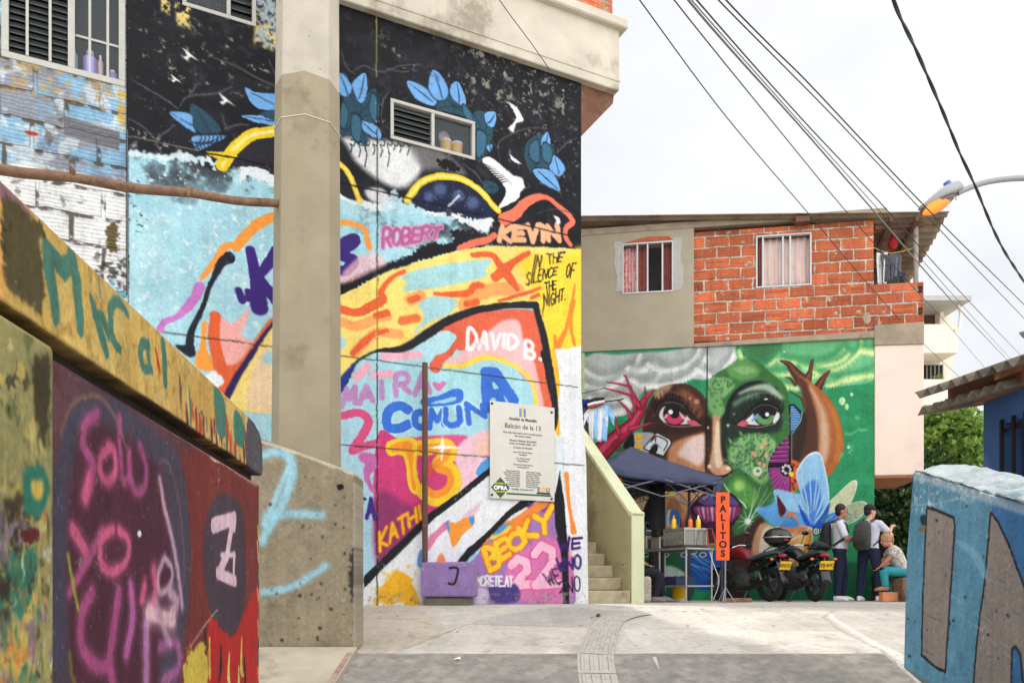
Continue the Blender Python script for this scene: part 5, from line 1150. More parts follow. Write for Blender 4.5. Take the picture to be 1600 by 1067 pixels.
def wall_holes(mb, pl, s0, s1, z0, z1, holes, front=0.0, thick=.2):
    """wall sheet with real thickness and rectangular openings (a, b, c, d) in s and z"""
    S = sorted({s0, s1} | {h[0] for h in holes} | {h[1] for h in holes}); Z = sorted({z0, z1} | {h[2] for h in holes} | {h[3] for h in holes})
    S = [q for q in S if s0 <= q <= s1]; Z = [q for q in Z if z0 <= q <= z1]
    solid = lambda i, j: 0 <= i < len(S) - 1 and 0 <= j < len(Z) - 1 and not any(h[0] <= (S[i] + S[i + 1]) / 2 <= h[1] and h[2] <= (Z[j] + Z[j + 1]) / 2 <= h[3] for h in holes)
    f, b = front, front - thick
    for i in range(len(S) - 1):
        for j in range(len(Z) - 1):
            if not solid(i, j): continue
            a0, a1, c0, c1 = S[i], S[i + 1], Z[j], Z[j + 1]; P = pl.P
            mb.add([P(a0, c0, f), P(a1, c0, f), P(a1, c1, f), P(a0, c1, f)], [[0, 1, 2, 3]]); mb.add([P(a0, c0, b), P(a1, c0, b), P(a1, c1, b), P(a0, c1, b)], [[3, 2, 1, 0]])
            if not solid(i - 1, j): mb.add([P(a0, c0, b), P(a0, c0, f), P(a0, c1, f), P(a0, c1, b)], [[0, 1, 2, 3]])
            if not solid(i + 1, j): mb.add([P(a1, c0, f), P(a1, c0, b), P(a1, c1, b), P(a1, c1, f)], [[0, 1, 2, 3]])
            if not solid(i, j - 1): mb.add([P(a0, c0, b), P(a1, c0, b), P(a1, c0, f), P(a0, c0, f)], [[0, 1, 2, 3]])
            if not solid(i, j + 1): mb.add([P(a0, c1, f), P(a1, c1, f), P(a1, c1, b), P(a0, c1, b)], [[0, 1, 2, 3]])
    return mb

def rect(pl, x0, y0, x1, y1, off=0.0):
    """opening on a plane from two photo corners: lower left and upper right"""
    a, c, _ = pl.sz(x0, y0, off); b, d, _ = pl.sz(x1, y1, off); return (a, b, c, d)

def letters(text, pl, x, y, size, m, parent, off=.004, bold=0.0, align='CENTER', name="lettering", at_sz=None, depth=.0015, squeeze=1.0):
    """set text standing on a wall plane at a photo point; size in metres"""
    cu = bpy.data.curves.new(name, 'FONT'); cu.body = text; cu.size = size; cu.align_x = align; cu.extrude = depth; cu.offset = bold
    o = bpy.data.objects.new(name, cu); COL.objects.link(o)
    dg = bpy.context.evaluated_depsgraph_get(); me = bpy.data.meshes.new_from_object(o.evaluated_get(dg)); bpy.data.objects.remove(o)
    s, z = at_sz if at_sz else pl.sz(x, y, off)[:2]
    vs = [pl.P(s + v.co.x * squeeze, z + v.co.y, off + v.co.z) for v in me.vertices]; fs = [list(p.vertices) for p in me.polygons]
    mb = MB().add(vs, fs); return mb.build(name, m, parent)

# ---------------------------------------------------------------- ground: one sheet to the horizon, a ramp of asphalt, a pavement, tactile tiles
CONC = lambda: mat("weathered_concrete", (172, 160, 140), .85, .16, 3.0, .35, 70, stain=(120, 108, 92), stain_at=.56, pits=.02, pscale=16)
def gpt(px, py):
    lo, hi = 3.0, 40.0
    for _ in range(40):
        d = (lo + hi) / 2
        if E - zprof(d) < (py - HY) / F * d: hi = d
        else: lo = d
    return Vector(((px - 800) / F * d, d, zprof(d)))

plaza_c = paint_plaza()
mb = MB()
ys = [-40, -10, 0, 1, 2] + list(np.arange(2.2, 10.8, .2)) + [11, 12, 14, 16, 18, 22, 30, 60, 150, 600]
xs = [-500, -120, -40, -16, -8, -4, -2, 0, 2, 4, 6, 8, 12, 20, 40, 120, 500]
V = [(x, y, zprof(y)) for y in ys for x in xs]; n = len(xs)
mb.add(V, [[j * n + i, j * n + i + 1, (j + 1) * n + i + 1, (j + 1) * n + i] for j in range(len(ys) - 1) for i in range(n - 1)], True)
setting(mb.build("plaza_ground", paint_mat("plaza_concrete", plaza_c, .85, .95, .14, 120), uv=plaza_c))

asphalt = mat("asphalt", (156, 150, 142), .92, .22, 9, .9, 210, stain=(182, 175, 165), stain_at=.50)
mb = MB()
def edge_y(x): return 7.06 - .02 * math.sin(x * 3)
mb.grid(lambda u, v: Vector((-1.42 - .10 * (1 - v) + u * (4.70 + .1 * (1 - v)), 1.0 + v * (6.05 + .018 * math.sin(u * 14) + .012 * math.sin(u * 47)), zprof(1.0 + v * 6.06) + .006)), 60, 60)
setting(mb.build("asphalt_road", asphalt))
mb = MB()
P0, P1 = gpt(413, 1021), gpt(561, 1021)
mb.grid(lambda u, v: Vector((-3.4 + u * (3.4 - 1.37 - (1 - v) * .25), 2.0 + v * 5.08, zprof(2.0 + v * 5.08) + .055)), 6, 50)
mb.grid(lambda u, v: Vector((-1.37 - (1 - v) * .25, 2.0 + v * 5.08, zprof(2.0 + v * 5.08) + .055 - u * .09)), 1, 50)
setting(mb.build("pavement", mat("pavement_concrete", (172, 160, 140), .9, .16, 3, .4, 80, stain=(140, 128, 110), pits=.0, pscale=14)))
mb = MB()
mb.grid(lambda u, v: Vector((-1.385 - (1 - v) * .25 - (1 - u) * .045, 3.0 + v * 3.95, zprof(3.0 + v * 3.95) + .060)), 2, 30)
setting(mb.build("kerb_paint", mat("worn_red_paint", (150, 104, 94), .85, .3, 9, .2, stain=(164, 152, 134), stain_at=.46)))

# tactile strip: tiles with raised bars following the path
pale = mat("pale_tile", (176, 170, 162), .8, .12, 9, .3, 90, stain=(140, 132, 122), stain_at=.58)
path = spline([tuple(gpt(935, 1064)[:2]), tuple(gpt(931, 1040)[:2]), tuple(gpt(931, 1024)[:2]), tuple(gpt(938, 1000)[:2]), tuple(gpt(945, 982)[:2]), tuple(gpt(960, 968)[:2]), tuple(gpt(990, 960)[:2]), tuple(gpt(1030, 955.5)[:2])], False, 8)
path = np.vstack([path[0] + (path[0] - path[6]) * 3, path])
sg = np.r_[0, np.cumsum(np.hypot(*np.diff(path, axis=0).T))]
tiles, bars = MB(), MB()
def on(t, w, h):
    x, y = np.interp(t, sg, path[:, 0]), np.interp(t, sg, path[:, 1]); x2, y2 = np.interp(t + .05, sg, path[:, 0]), np.interp(t + .05, sg, path[:, 1])
    if t + .05 > sg[-1]: x2, y2 = x, y; x, y = np.interp(t - .05, sg, path[:, 0]), np.interp(t - .05, sg, path[:, 1]); x, y, x2, y2 = x2, y2, 2 * x2 - x, 2 * y2 - y
    l = math.hypot(x2 - x, y2 - y); nx, ny = (y2 - y) / l, -(x2 - x) / l
    return Vector((x + nx * w, y + ny * w, zprof(y + ny * w) + h))
t = 0.0
while t < sg[-1] - .42:
    a, b = t + .006, t + .394
    tiles.grid(lambda u, v: on(a + (b - a) * v, -.158 + .316 * u, .012), 2, 4, False)
    for k in range(4):
        w = -.117 + .078 * k
        for q in range(2):
            c0, c1 = (a + .03 + q * .19, a + .16 + q * .19) if t > 2.0 else (a + .03, b - .03)
            if t <= 2.0 and q: continue
            bars.add([on(c0, w - .017, .012), on(c0, w + .017, .012), on(c1, w + .017, .012), on(c1, w - .017, .012), on(c0 + .01, w - .011, .026), on(c0 + .01, w + .011, .026), on(c1 - .01, w + .011, .026), on(c1 - .01, w - .011, .026)],
                     [[4, 5, 6, 7], [0, 1, 5, 4], [1, 2, 6, 5], [2, 3, 7, 6], [3, 0, 4, 7]])
    t += .4
strip = setting(tiles.build("tactile_paving", pale))
bars.build("raised_bar", pale, strip)

# ---------------------------------------------------------------- tall mural house
fac = paint_facade()
M_FAC = paint_mat("mural_paint", fac, .7, .84, .3, 45)
white_frame = mat("worn_white_frame", (176, 173, 164), .5, .08, 10, .1, stain=(170, 160, 140), stain_at=.62)
dark_room = mat("dark_room", (40, 38, 36), .9, .2, 3)
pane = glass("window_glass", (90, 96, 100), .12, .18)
louvre_m = glass("louvre_glass", (70, 74, 72), .08, .75)
slab_m = mat("aged_concrete_band", (196, 187, 170), .88, .14, 1.6, .4, 60, stain=(140, 128, 110), stain_at=.55, pits=.0, pscale=15)
house = thing("mural_building", "tall house wall covered by the colourful mural with names, concrete band at its top", "building", (1.0, 12.0, 0))
sL = WA.sz(200, 500)[0]
w_small = rect(WA, 610, 219, 742, 191); w_small = (WA.sz(610, 200)[0], WA.sz(742, 200)[0], WA.sz(742, 251)[1], WA.sz(742, 191)[1])
w_top = (WA.sz(285, 0)[0], WA.sz(400, 0)[0], WA.sz(400, 43)[1], WA.sz(400, 43)[1] + 1.0)
ZB0 = WA.sz(904, 129)[1]; ZB1 = ZB0 + .93
mb = wall_holes(MB(), WA, sL, 0.0, -.1, ZB0 + .02, [w_small, w_top], 0, .25)
mb.prism([WA.P(0, -.1, 0), WA.P(.13, -.1, 0), WA.P(.09, 2.1, 0), WA.P(0, 3.2, 0)], WA.P(0, 0, -.25) - WA.P(0, 0, 0))
mb.build("painted_wall", M_FAC, house, uv=fac)
mb = wall_holes(MB(), WA, sL, -1.2, ZB0 + .02, 12.0, [w_top], 0, .25) if w_top[3] > ZB0 else MB()
vd = Vector((-WA.u[1], WA.u[0], 0))
side = MB().prism([WA.P(0, -.1, -.25), WA.P(0, ZB0, -.25), WA.P(0, ZB0, -7), WA.P(0, -.1, -7)], WA.P(-.2, 0, 0) - WA.P(0, 0, 0))
side.build("side_wall", mat("bare_side_plaster", (206, 200, 190), .9, .1, 3, .3, stain=(150, 140, 126)), house)
# concrete band and its moulding, running out over the corner
band = MB().slab(WA, sL, .62, ZB0, ZB1, -.20, .10)
band.build("concrete_band", slab_m, house, bevel=.012)
gro = MB().slab(WA, sL, .63, ZB0 + .13, ZB0 + .16, .09, .112); gro.build("drip_moulding", slab_m, house, bevel=.006)
md_ = MB().slab(WA, sL, .72, ZB1 - .02, ZB1 + .13, -.20, .20); md_.build("cornice", slab_m, house, bevel=.02)
br_up = paint_bricks(WA, sL, .6, ZB1, ZB1 + 3.2, .42, .20, (214, 120, 84), (150, 78, 58), (180, 168, 150), 40)
MB().slab(WA, sL, .54, ZB1 + .13, ZB1 + 3.0, -.20, .03).build("upper_brick_wall", paint_mat("upper_bricks", br_up, .85, .85, .2, 60, br_up.ht), house, uv=br_up)
z7 = WA.sz(905, 212)[1]
sof = MB().prism([WA.P(.005, ZB0, -.02), WA.P(.60, ZB0, -.02), WA.P(.58, ZB0 - .14, -.02), WA.P(.005, z7, -.02)], WA.P(0, 0, -5.5) - WA.P(0, 0, 0))
sof.build("soffit", mat("rusty_soffit", (112, 76, 58), .95, .35, 2.5, .4, stain=(128, 120, 108), stain_at=.55), house)
MB().slab(WA, sL - .02, .6, ZB1 + 3.0, ZB1 + 3.1, -6.5, .1).build("roof", CONC(), house)

def window(parent, pl, hole, frac=.5, left='louvre', right='pane', nsl=6, grille=False, off=0.0, fw=.045, mid=None, depth=.5):
    """a real opening: frame, mullion, glass louvres or a pane, a dim room behind"""
    a, b, c, d = hole; m = a + (b - a) * frac
    fr = MB()
    for q in ((a, b, c, c + fw), (a, b, d - fw, d), (a, a + fw, c + fw, d - fw), (b - fw, b, c + fw, d - fw), (m - fw / 2, m + fw / 2, c + fw, d - fw)): fr.slab(pl, q[0], q[1], q[2], q[3], off - .07, off + .012)
    f = fr.build("window", white_frame, parent, bevel=.004)
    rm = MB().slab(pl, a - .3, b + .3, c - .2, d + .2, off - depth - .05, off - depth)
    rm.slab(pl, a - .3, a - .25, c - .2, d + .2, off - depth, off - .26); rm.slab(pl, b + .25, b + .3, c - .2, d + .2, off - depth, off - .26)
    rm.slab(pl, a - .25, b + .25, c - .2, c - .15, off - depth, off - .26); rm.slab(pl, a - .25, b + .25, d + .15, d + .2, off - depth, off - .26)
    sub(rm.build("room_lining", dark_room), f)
    for kind, p, q in ((left, a + fw, m - fw / 2), (right, m + fw / 2, b - fw)):
        if kind == 'louvre':
            lv = MB(); hh = (d - c - 2 * fw) / nsl
            for k in range(nsl):
                z = c + fw + hh * (k + .5)
                lv.prism([pl.P(p, z - hh * .48, off - .015), pl.P(p, z + hh * .42, off - .06), pl.P(p, z + hh * .42 + .008, off - .06), pl.P(p, z - hh * .48 + .008, off - .015)], pl.P(q, 0, 0) - pl.P(p, 0, 0))
            sub(lv.build("louvre", louvre_m), f)
        else:
            sub(MB().slab(pl, p, q, c + fw, d - fw, off - .05, off - .044).build("pane", pane), f)
    return f

def sub(o, parent):
    o.parent = parent; o.matrix_parent_inverse = parent.matrix_parent_inverse.inverted_safe() if False else Matrix.Identity(4)
    # parts carry world coordinates offset by their thing's inverse, so a sub-part needs none of its own
    return o

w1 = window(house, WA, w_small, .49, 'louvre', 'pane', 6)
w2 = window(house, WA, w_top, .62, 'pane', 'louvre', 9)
# tubs on the sill of the small window
cream, ochre = mat("white_plastic", (226, 222, 214), .4, .04), mat("yellow_plastic", (226, 178, 98), .45, .06)
def bottle(name, label, pl, px, py, off, r, h, m1, m2, grp):
    p = pl.pix(px, py, off); M = Matrix.Translation(p)
    t = thing(name, label, "bottle" if 'bottle' in name else "tub", p, grp)
    MB().lathe([(r * .94, 0), (r, .02), (r, h * .72), (r * .8, h * .8), (r * .45, h * .84)], 18, M).build("body", m1, t)
    MB().lathe([(r * .5, h * .84), (r * .5, h), (r * .4, h + .004)], 14, M).build("cap", m2, t)
    return t
z_s = w_small[2] + .046
for px, lab in ((704, "left yellow tub on the sill of the small mural window"), (722, "right yellow tub on the sill of the small mural window")):
    s = WA.sz(px, 240)[0]; p = WA.P(s, z_s, -.19); t = thing("tub", lab, "tub", p, "tubs on the small window sill")
    MB().lathe([(.07, 0), (.085, .2), (.08, .21)], 18, Matrix.Translation(p)).build("body", ochre, t); MB().lathe([(.087, .2), (.087, .235), (.07, .24)], 18, Matrix.Translation(p)).build("lid", cream, t)
p = WA.P(WA.sz(708, 215)[0], z_s + .0, -.34); t = thing("ladle", "white round ladle standing behind the yellow tubs at the window", "ladle", p)
MB().tube([p, p + Vector((0, 0, .30))], .012, 6).build("handle", cream, t); MB().ball(p + Vector((0, 0, .37)), (.09, .03, .09), Matrix.Rotation(.46, 3, 'Z')).build("bowl", cream, t)

# --- left part of the same row: blue and white washed block wall with a barred louvre window
def lb_paint(c, tn, k, z):
    h, w = tn.shape; zz = np.arange(h)[:, None] / c.ppm + c.z0
    n = value_noise(h, w, 50, 5, 77); n2 = value_noise(h, w, 22, 5, 78)
    white = np.clip((4.95 + (n - .5) * .5 - zz) * 14, 0, 1)[..., None]; blue = np.clip((n2 + (tn - .5) * .5 - .44) * 9, 0, 1)[..., None]
    base = np.array((146, 150, 160), np.float32) * (1 - blue) + np.array((142, 182, 210), np.float32) * blue
    base = base + (np.array((206, 216, 220), np.float32) - base) * np.clip((value_noise(h, w, 14, 5, 79) - .56) * 10, 0, .8)[..., None]
    base = base * (1 - white) + np.array((232, 232, 230), np.float32) * white
    m = (k * np.clip((value_noise(h, w, 10, 4, 80) - .42) * 8, 0, 1))[..., None]
    c.im = base * (1 - m * .9) + np.array((84, 76, 66), np.float32) * m * .9
bl = paint_bricks(WA, sL - 3.2, sL, 1.0, 9.6, .66, .315, (150, 160, 170), (120, 120, 126), (90, 84, 76), 50, 7, 100, .016, -.05, .2, lb_paint)
bl.T = ID
bl.poly([(168, 352), (182, 350), (183, 390), (168, 388)], (104, 90, 60), 2, rough=4); bl.poly([(98, 180), (188, 206), (186, 236), (100, 212)], (140, 140, 146), 1, False)
for k in range(9): bl.stroke([(101, 184 + k * 3.2), (186, 210 + k * 3)], 1, (70, 70, 74), .8, False)
bl.wear(7, .5, 1, (226, 182, 80), .9, (184, 135, 202, 205), 52, 4); bl.wear(8, .56, 1, (206, 160, 90), .7, (0, 100, 200, 140), 53, 4); bl.poly([(40, 204), (58, 208), (58, 213), (42, 210)], (176, 70, 54), 2)
bl.wear(8, .5, 1, (70, 160, 180), .8, (172, 440, 200, 470), 54, 4); bl.wear(5, .55, 1, (40, 38, 36), .7, (150, 400, 200, 450), 55, 4); bl.stroke([(199, 0), (199, 460)], 3, (50, 44, 40), 2, False)
w_left = (WA.sz(2, 60, -.05)[0], WA.sz(196, 60, -.05)[0], WA.sz(196, 137, -.05)[1], WA.sz(196, 137, -.05)[1] + 1.35)
mb = wall_holes(MB(), WA, sL - 3.1, sL - .004, -2.0, 9.5, [w_left], -.05, .22)
block = thing("block_house", "blue and white washed block wall with a barred louvre window, left edge", "building", tuple(WA.P(sL - 1.5, 0, 0)))
mb.build("block_wall", paint_mat("washed_blocks", bl, .85, .84, .3, 60, bl.ht * .9, .03), block, uv=bl)
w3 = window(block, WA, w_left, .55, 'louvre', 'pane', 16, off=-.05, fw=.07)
gr = MB()
for k in range(2):
    s = w_left[0] + (w_left[1] - w_left[0]) * (.20 + .18 * k); gr.slab(WA, s - .014, s + .014, w_left[2] + .07, w_left[3] - .07, -.04, -.03)
for k in range(2):
    s = w_left[0] + (w_left[1] - w_left[0]) * (.70 + .15 * k); gr.slab(WA, s - .014, s + .014, w_left[2] + .07, w_left[3] - .07, -.09, -.08)
gr.slab(WA, w_left[0] + .58 * (w_left[1] - w_left[0]), w_left[1] - .07, w_left[2] + .46, w_left[2] + .485, -.095, -.082)
sub(gr.build("grille", white_frame), w3)
zs = w_left[2] + .072
lilac, pgreen = mat("lilac_plastic", (150, 140, 204), .4, .05), mat("green_plastic", (90, 160, 80), .4, .05)
for px, r, h, m1, m2, lab in ((114, .05, .30, mat("pale_blue_plastic", (150, 190, 206), .4, .05), cream, "pale blue bottle at the left end of the barred window sill"), (141, .075, .30, lilac, cream, "stout lilac bottle with white cap on the barred window sill"),
                              (157, .03, .28, mat("pink_plastic", (226, 190, 180), .4, .05), cream, "thin pinkish bottle on the barred window sill"), (176, .06, .14, lilac, cream, "short lilac bottle at the right end of the barred window sill")):
    p = WA.P(WA.sz(px, 110, -.16)[0], zs - .0, -.16); t = thing("bottle", lab, "bottle", p, "bottles on the barred window sill"); M = Matrix.Translation(p)
    MB().lathe([(r * .94, 0), (r, .02), (r, h * .7), (r * .6, h * .82), (r * .4, h * .86)], 18, M).build("body", m1, t); MB().lathe([(r * .5, h * .85), (r * .5, h), (r * .4, h + .005)], 14, M).build("cap", m2, t)

# ---------------------------------------------------------------- plaque on the mural
steel = mat("brushed_plate", (202, 197, 185), .45, .05, 5, .05, spec=.5)
ink = mat("plaque_ink", (52, 50, 50), .6, .05)
a_, c0_, _ = WA.sz(766, 778, .05); b_, d_, _ = WA.sz(867, 637, .05)
plq = thing("plaque", "pale metal dedication plaque with printed text screwed to the mural wall", "plaque", tuple(WA.P((a_ + b_) / 2, (c0_ + d_) / 2, .03)))
MB().slab(WA, a_, b_, c0_, d_, .030, .042).build("panel", steel, plq, bevel=.004)
for s, z in ((a_ + .03, d_ - .04), (b_ - .05, d_ - .07), (a_ + .03, c0_ + .05), (b_ - .05, c0_ + .04)):
    MB().lathe([(.018, -.045), (.018, .006), (.010, .012)], 10, Matrix.Translation(WA.P(s, z, .043)) @ Vector((WA.n[0], WA.n[1], 0)).to_track_quat('Z', 'Y').to_matrix().to_4x4()).build("screw", mat("dark_screw", (50, 46, 42), .4, .1, metal=.6), plq)
sc_ = (a_ + b_) / 2; W_ = b_ - a_; H_ = d_ - c0_
def pl_txt(t, u, v, size, m=ink, bold=0.0, al='CENTER', sq=1.0): letters(t, WA, 0, 0, size, m, plq, .0435, bold, al, at_sz=(a_ + u * W_, d_ - v * H_), squeeze=sq)
pl_txt("Alcaldía de Medellín", .5, .175, .056, bold=.001); pl_txt("Balcón de la 13", .5, .26, .096)
pl_txt("Esta obra hace parte de la transformación", .5, .315, .037); pl_txt("de nuestra ciudad", .5, .345, .037); pl_txt("Alonso Salazar Jaramillo", .5, .395, .046); pl_txt("Alcalde de Medellín 2008 - 2011", .5, .425, .034); pl_txt("Concejo de Medellín", .5, .465, .038)
for v, t in ((.51, "Juan Carlos Giraldo Salazar"), (.535, "Presidente"), (.575, "Aura Marleny Arcila"), (.60, "Vicepresidente I"), (.64, "Carlos Mario Mejía Múnera"), (.665, "Vicepresidente II")): pl_txt(t, .5, v, .028)
rr = random.Random(3)
for k in range(9):
    for u, al in ((.45, 'RIGHT'), (.55, 'LEFT')): pl_txt(" ".join("".join(rr.choice("aeionrstlm") for _ in range(rr.randint(4, 7))).capitalize() for _ in range(3)), u, .71 + k * .0195, .026, al=al)
pl_txt("Medellín, diciembre 2011", .5, .90, .036)
gcol = mat("plaque_green", (36, 84, 56), .5, .05); s_ = a_ + .155 * W_; zz = d_ - .885 * H_; q = .105 * W_ * 1.35
MB().prism([WA.P(s_ - q, zz, .044), WA.P(s_, zz - q, .044), WA.P(s_ + q, zz, .044), WA.P(s_, zz + q, .044)], WA.P(0, 0, .0425) - WA.P(0, 0, .044)).build("emblem", gcol, plq)
letters("OBRA", WA, 0, 0, .078, mat("plaque_white", (244, 244, 240), .5, .02), plq, .0455, .004, at_sz=(s_, zz - .028)); ycol = mat("plaque_yellow", (236, 196, 60), .5, .03)
letters("PROTEGE LA", WA, 0, 0, .030, ycol, plq, .0455, .001, at_sz=(s_, zz + .05)); letters("CON AMOR", WA, 0, 0, .032, ycol, plq, .0455, .001, at_sz=(s_, zz - .068))
MB().slab(WA, s_ + .1, b_ - .06, d_ - .950 * H_, d_ - .932 * H_, .0425, .044).build("green_stripe", gcol, plq)
pl_txt("E", .745, .90, .085, mat("plaque_grey", (110, 112, 116), .5, .05), .004); pl_txt("D", .82, .90, .085, mat("plaque_orange", (240, 156, 40), .5, .03), .004); pl_txt("U", .895, .90, .085, mat("plaque_grey", (110, 112, 116)), .004)
MB().slab(WA, a_ + .715 * W_, a_ + .93 * W_, d_ - .928 * H_, d_ - .908 * H_, .0425, .044).build("logo_bar", ink, plq)
for u, m_ in ((.465, ink), (.535, ink)): MB().slab(WA, a_ + u * W_ - .022, a_ + u * W_ + .010, d_ - .135 * H_, d_ - .045 * H_, .0425, .044).build("crest", mat("crest_blue", (92, 138, 190), .5, .05), plq)
MB().prism([WA.P(sc_ - .03, d_ - .13 * H_, .044), WA.P(sc_ + .03, d_ - .13 * H_, .044), WA.P(sc_ + .03, d_ - .06 * H_, .044), WA.P(sc_, d_ - .035 * H_, .044), WA.P(sc_ - .03, d_ - .06 * H_, .044)], WA.P(0, 0, .0425) - WA.P(0, 0, .044)).build("crest", mat("crest_gold", (214, 178, 96), .5, .05), plq)

# ---------------------------------------------------------------- concrete pylon, grey wall, graffiti wall, blue wall
pyl_hi = mat("pale_pylon_concrete", (182, 173, 158), .88, .14, 2.4, .4, 60, stain=(138, 126, 108), stain_at=.54, pits=-.02, pscale=13)
pyl_lo = mat("painted_pylon", (150, 138, 114), .8, .10, 2.4, .35, 60, stain=(126, 112, 90), stain_at=.57, pits=.0, pscale=17)
D_P = 8.6; cx0 = (478.0 - 800) / F * (D_P + .34)
pyl = thing("concrete_pylon", "tall octagonal concrete pylon, painted beige below and bare above, before the mural", "pylon", (cx0, D_P + .3, zprof(8.9)))
zt = at(480, 112, D_P)[2]
def octa(r, z, dx=0): return [Vector((cx0 + dx + r * math.sin(math.radians(-80 + 45 * k)), D_P + .34 - r * math.cos(math.radians(-80 + 45 * k)), z)) for k in range(8)]
def Rz(z): return .387 - (.041) * (z - .5) / 6.0
def px_z(z): return .018 * (z / 6.0)
def oct_seg(z0, z1, m, nm, eps=0.0, n=1):
    mb = MB()
    for k in range(n):
        a, b = z0 + (z1 - z0) * k / n, z0 + (z1 - z0) * (k + 1) / n
        A, B = octa(Rz(a) + eps, a, px_z(a)), octa(Rz(b) + eps, b, px_z(b)); mb.add(A + B, [[i, (i + 1) % 8, 8 + (i + 1) % 8, 8 + i] for i in range(8)])
        if k == n - 1: mb.add(B, [list(range(8))])
    return mb.build(nm, m, pyl, bevel=.012, seg=2)
oct_seg(-.4, zt, pyl_lo, "painted_shaft", .003); oct_seg(zt, 12.0, pyl_hi, "bare_shaft")
mb = MB(); zw = at(480, 180, D_P)[2]; mb.tube([p + (p - Vector((cx0, D_P + .34, p.z))).normalized() * .008 for p in octa(Rz(zw), zw, px_z(zw))] + [octa(Rz(zw) + .008, zw, px_z(zw))[0]], .005, 5); mb.build("string", mat("white_string", (216, 212, 204), .7, .05), pyl)

cw = paint_concrete_wall()
gw = thing("concrete_wall", "grey concrete stair wall with pale blue spray strokes and a sloping top", "wall", (-2, 7.2, -.3))
ptop = lambda px, py: WG.pix(px, py)
mb = MB().prism([at(555, 1022, 7.1), at(555, 738, 7.1), at(405, 683, 7.1), at(250, 626, 7.1), at(250, 1060, 7.1)], (0, .42, 0))
mb.build("wall", paint_mat("sprayed_concrete", cw, .8, .82, .35, 60), gw, bevel=.035, seg=2, uv=cw)
setback = MB().prism([at(555, 1060, 7.1), at(555, 1020, 7.1), at(250, 1020, 7.1), at(250, 1060, 7.1)], (0, .42, 0)); setback.build("footing", CONC(), gw)

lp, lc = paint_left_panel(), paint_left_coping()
S_END = math.hypot(5.0 * .104, 5.0); ZC = .915; ZT = 1.215
gl = thing("graffiti_wall", "dark maroon graffiti wall with pink spray words under a yellow coping", "wall", (-1.5, 3, -1))
M_LP = paint_mat("graffiti_panel", lp, .65, .80, .3, 40)
MB().slab(WL, .78, S_END, -1.9, .872, -.30, 0).build("wall", M_LP, gl, uv=lp, bevel=.01)
s_p = WL.sz(68, 700)[0]
MB().slab(WL, .3, S_END - .02, .86, ZC + .01, -.30, -.045).build('recess', mat('recess_shade', (54, 46, 36), .9, .3, 8, .4), gl)  # dirt and the shade under the coping, both put into this dark colour
MB().slab(WL, .3, s_p, -1.9, .885, -.25, .03).build("pier", M_LP, gl, uv=lp, bevel=.015, seg=2)
P = WL.P
cpo = [P(s, z, .02) for s, z in ((.3, ZC), (S_END - .01, ZC + .01), (S_END + .02, ZC + .05), (S_END, ZT - .09), (S_END - .08, ZT - .03), (S_END - .24, ZT), (.3, ZT))]
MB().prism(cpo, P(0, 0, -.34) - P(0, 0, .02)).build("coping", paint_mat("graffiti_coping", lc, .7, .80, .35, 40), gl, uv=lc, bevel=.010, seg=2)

rw = paint_right_wall()
br = thing("blue_wall", "blue painted concrete wall with large grey outlined letters at the right edge", "wall", (3.4, 5.5, -.8))
PR = WR.P
face = [(-.03, -1.3), (.06, .5), (.17, 1.14), (.21, 1.19), (.6, 1.075), (1.61, .77), (3.3, .26), (4.4, -.05), (4.4, -1.9), (1.4, -1.9)]
MB().prism([PR(s, z, 0) for s, z in face], (.34, 0, 0)).build("wall", paint_mat("blue_letters", rw, .6, .85, .3, 45), br, uv=rw, bevel=.012)
mb = MB(); rr = random.Random(11); N_ = 40
tp = lambda s: np.interp(s, [.14, .21, .6, 1.61, 3.3, 4.4], [1.12, 1.19, 1.075, .77, .26, -.05])
def cope(u, v):
    s = .15 + 4.2 * u; r_ = value_cope[int(u * 60) % 61, int(v * 6)]
    return PR(s, tp(s) + .006 + (.0, .010, .034, .062, .080, .084, -.01)[int(round(v * 6))] * min(1, .35 + s) + r_, (.004, -.0, -.05, -.13, -.22, -.34, -.345)[int(round(v * 6))] + r_)
value_cope = (np.random.RandomState(3).rand(62, 8) - .5) * .03
mb.grid(cope, 60, 6, False)
mb.build("coping", mat("broken_pale_coping", (158, 166, 168), .92, .18, 9, .8, 40, stain=(110, 136, 146), stain_at=.54), br)

# ---------------------------------------------------------------- brick house with the painted face
fw_c = paint_face_wall()
hb = thing("brick_house", "two storey house, painted face below, raw orange brick and grey plaster above", "building", tuple(WB.P(-2.5, 0, 0)))
sB = lambda x, y=600: WB.sz(x, y)[0]
zB = lambda x, y: WB.sz(x, y)[1]
Z1F = zB(1366, 529)
MB().slab(WB, sB(860), 0, -.1, Z1F, -.25, 0).build("painted_wall", paint_mat("face_mural", fw_c, .6, .84, .2, 50), hb, uv=fw_c)
h1 = (sB(972), sB(1052), zB(1010, 459), zB(1010, 380)); h2 = (sB(1181), sB(1268), zB(1225, 448), zB(1225, 366))
pl_m = mat("grey_render", (164, 154, 134), .9, .10, 1.6, .3, 50, stain=(142, 130, 110), stain_at=.60)
mb = wall_holes(MB(), WB, sB(860), sB(1084), Z1F, 7.34, [h1], .035, .28); mb.build("rendered_wall", pl_m, hb)
patch = mat("fresh_mortar", (176, 174, 168), .95, .1, 8, .5, 40)
rr = random.Random(4)
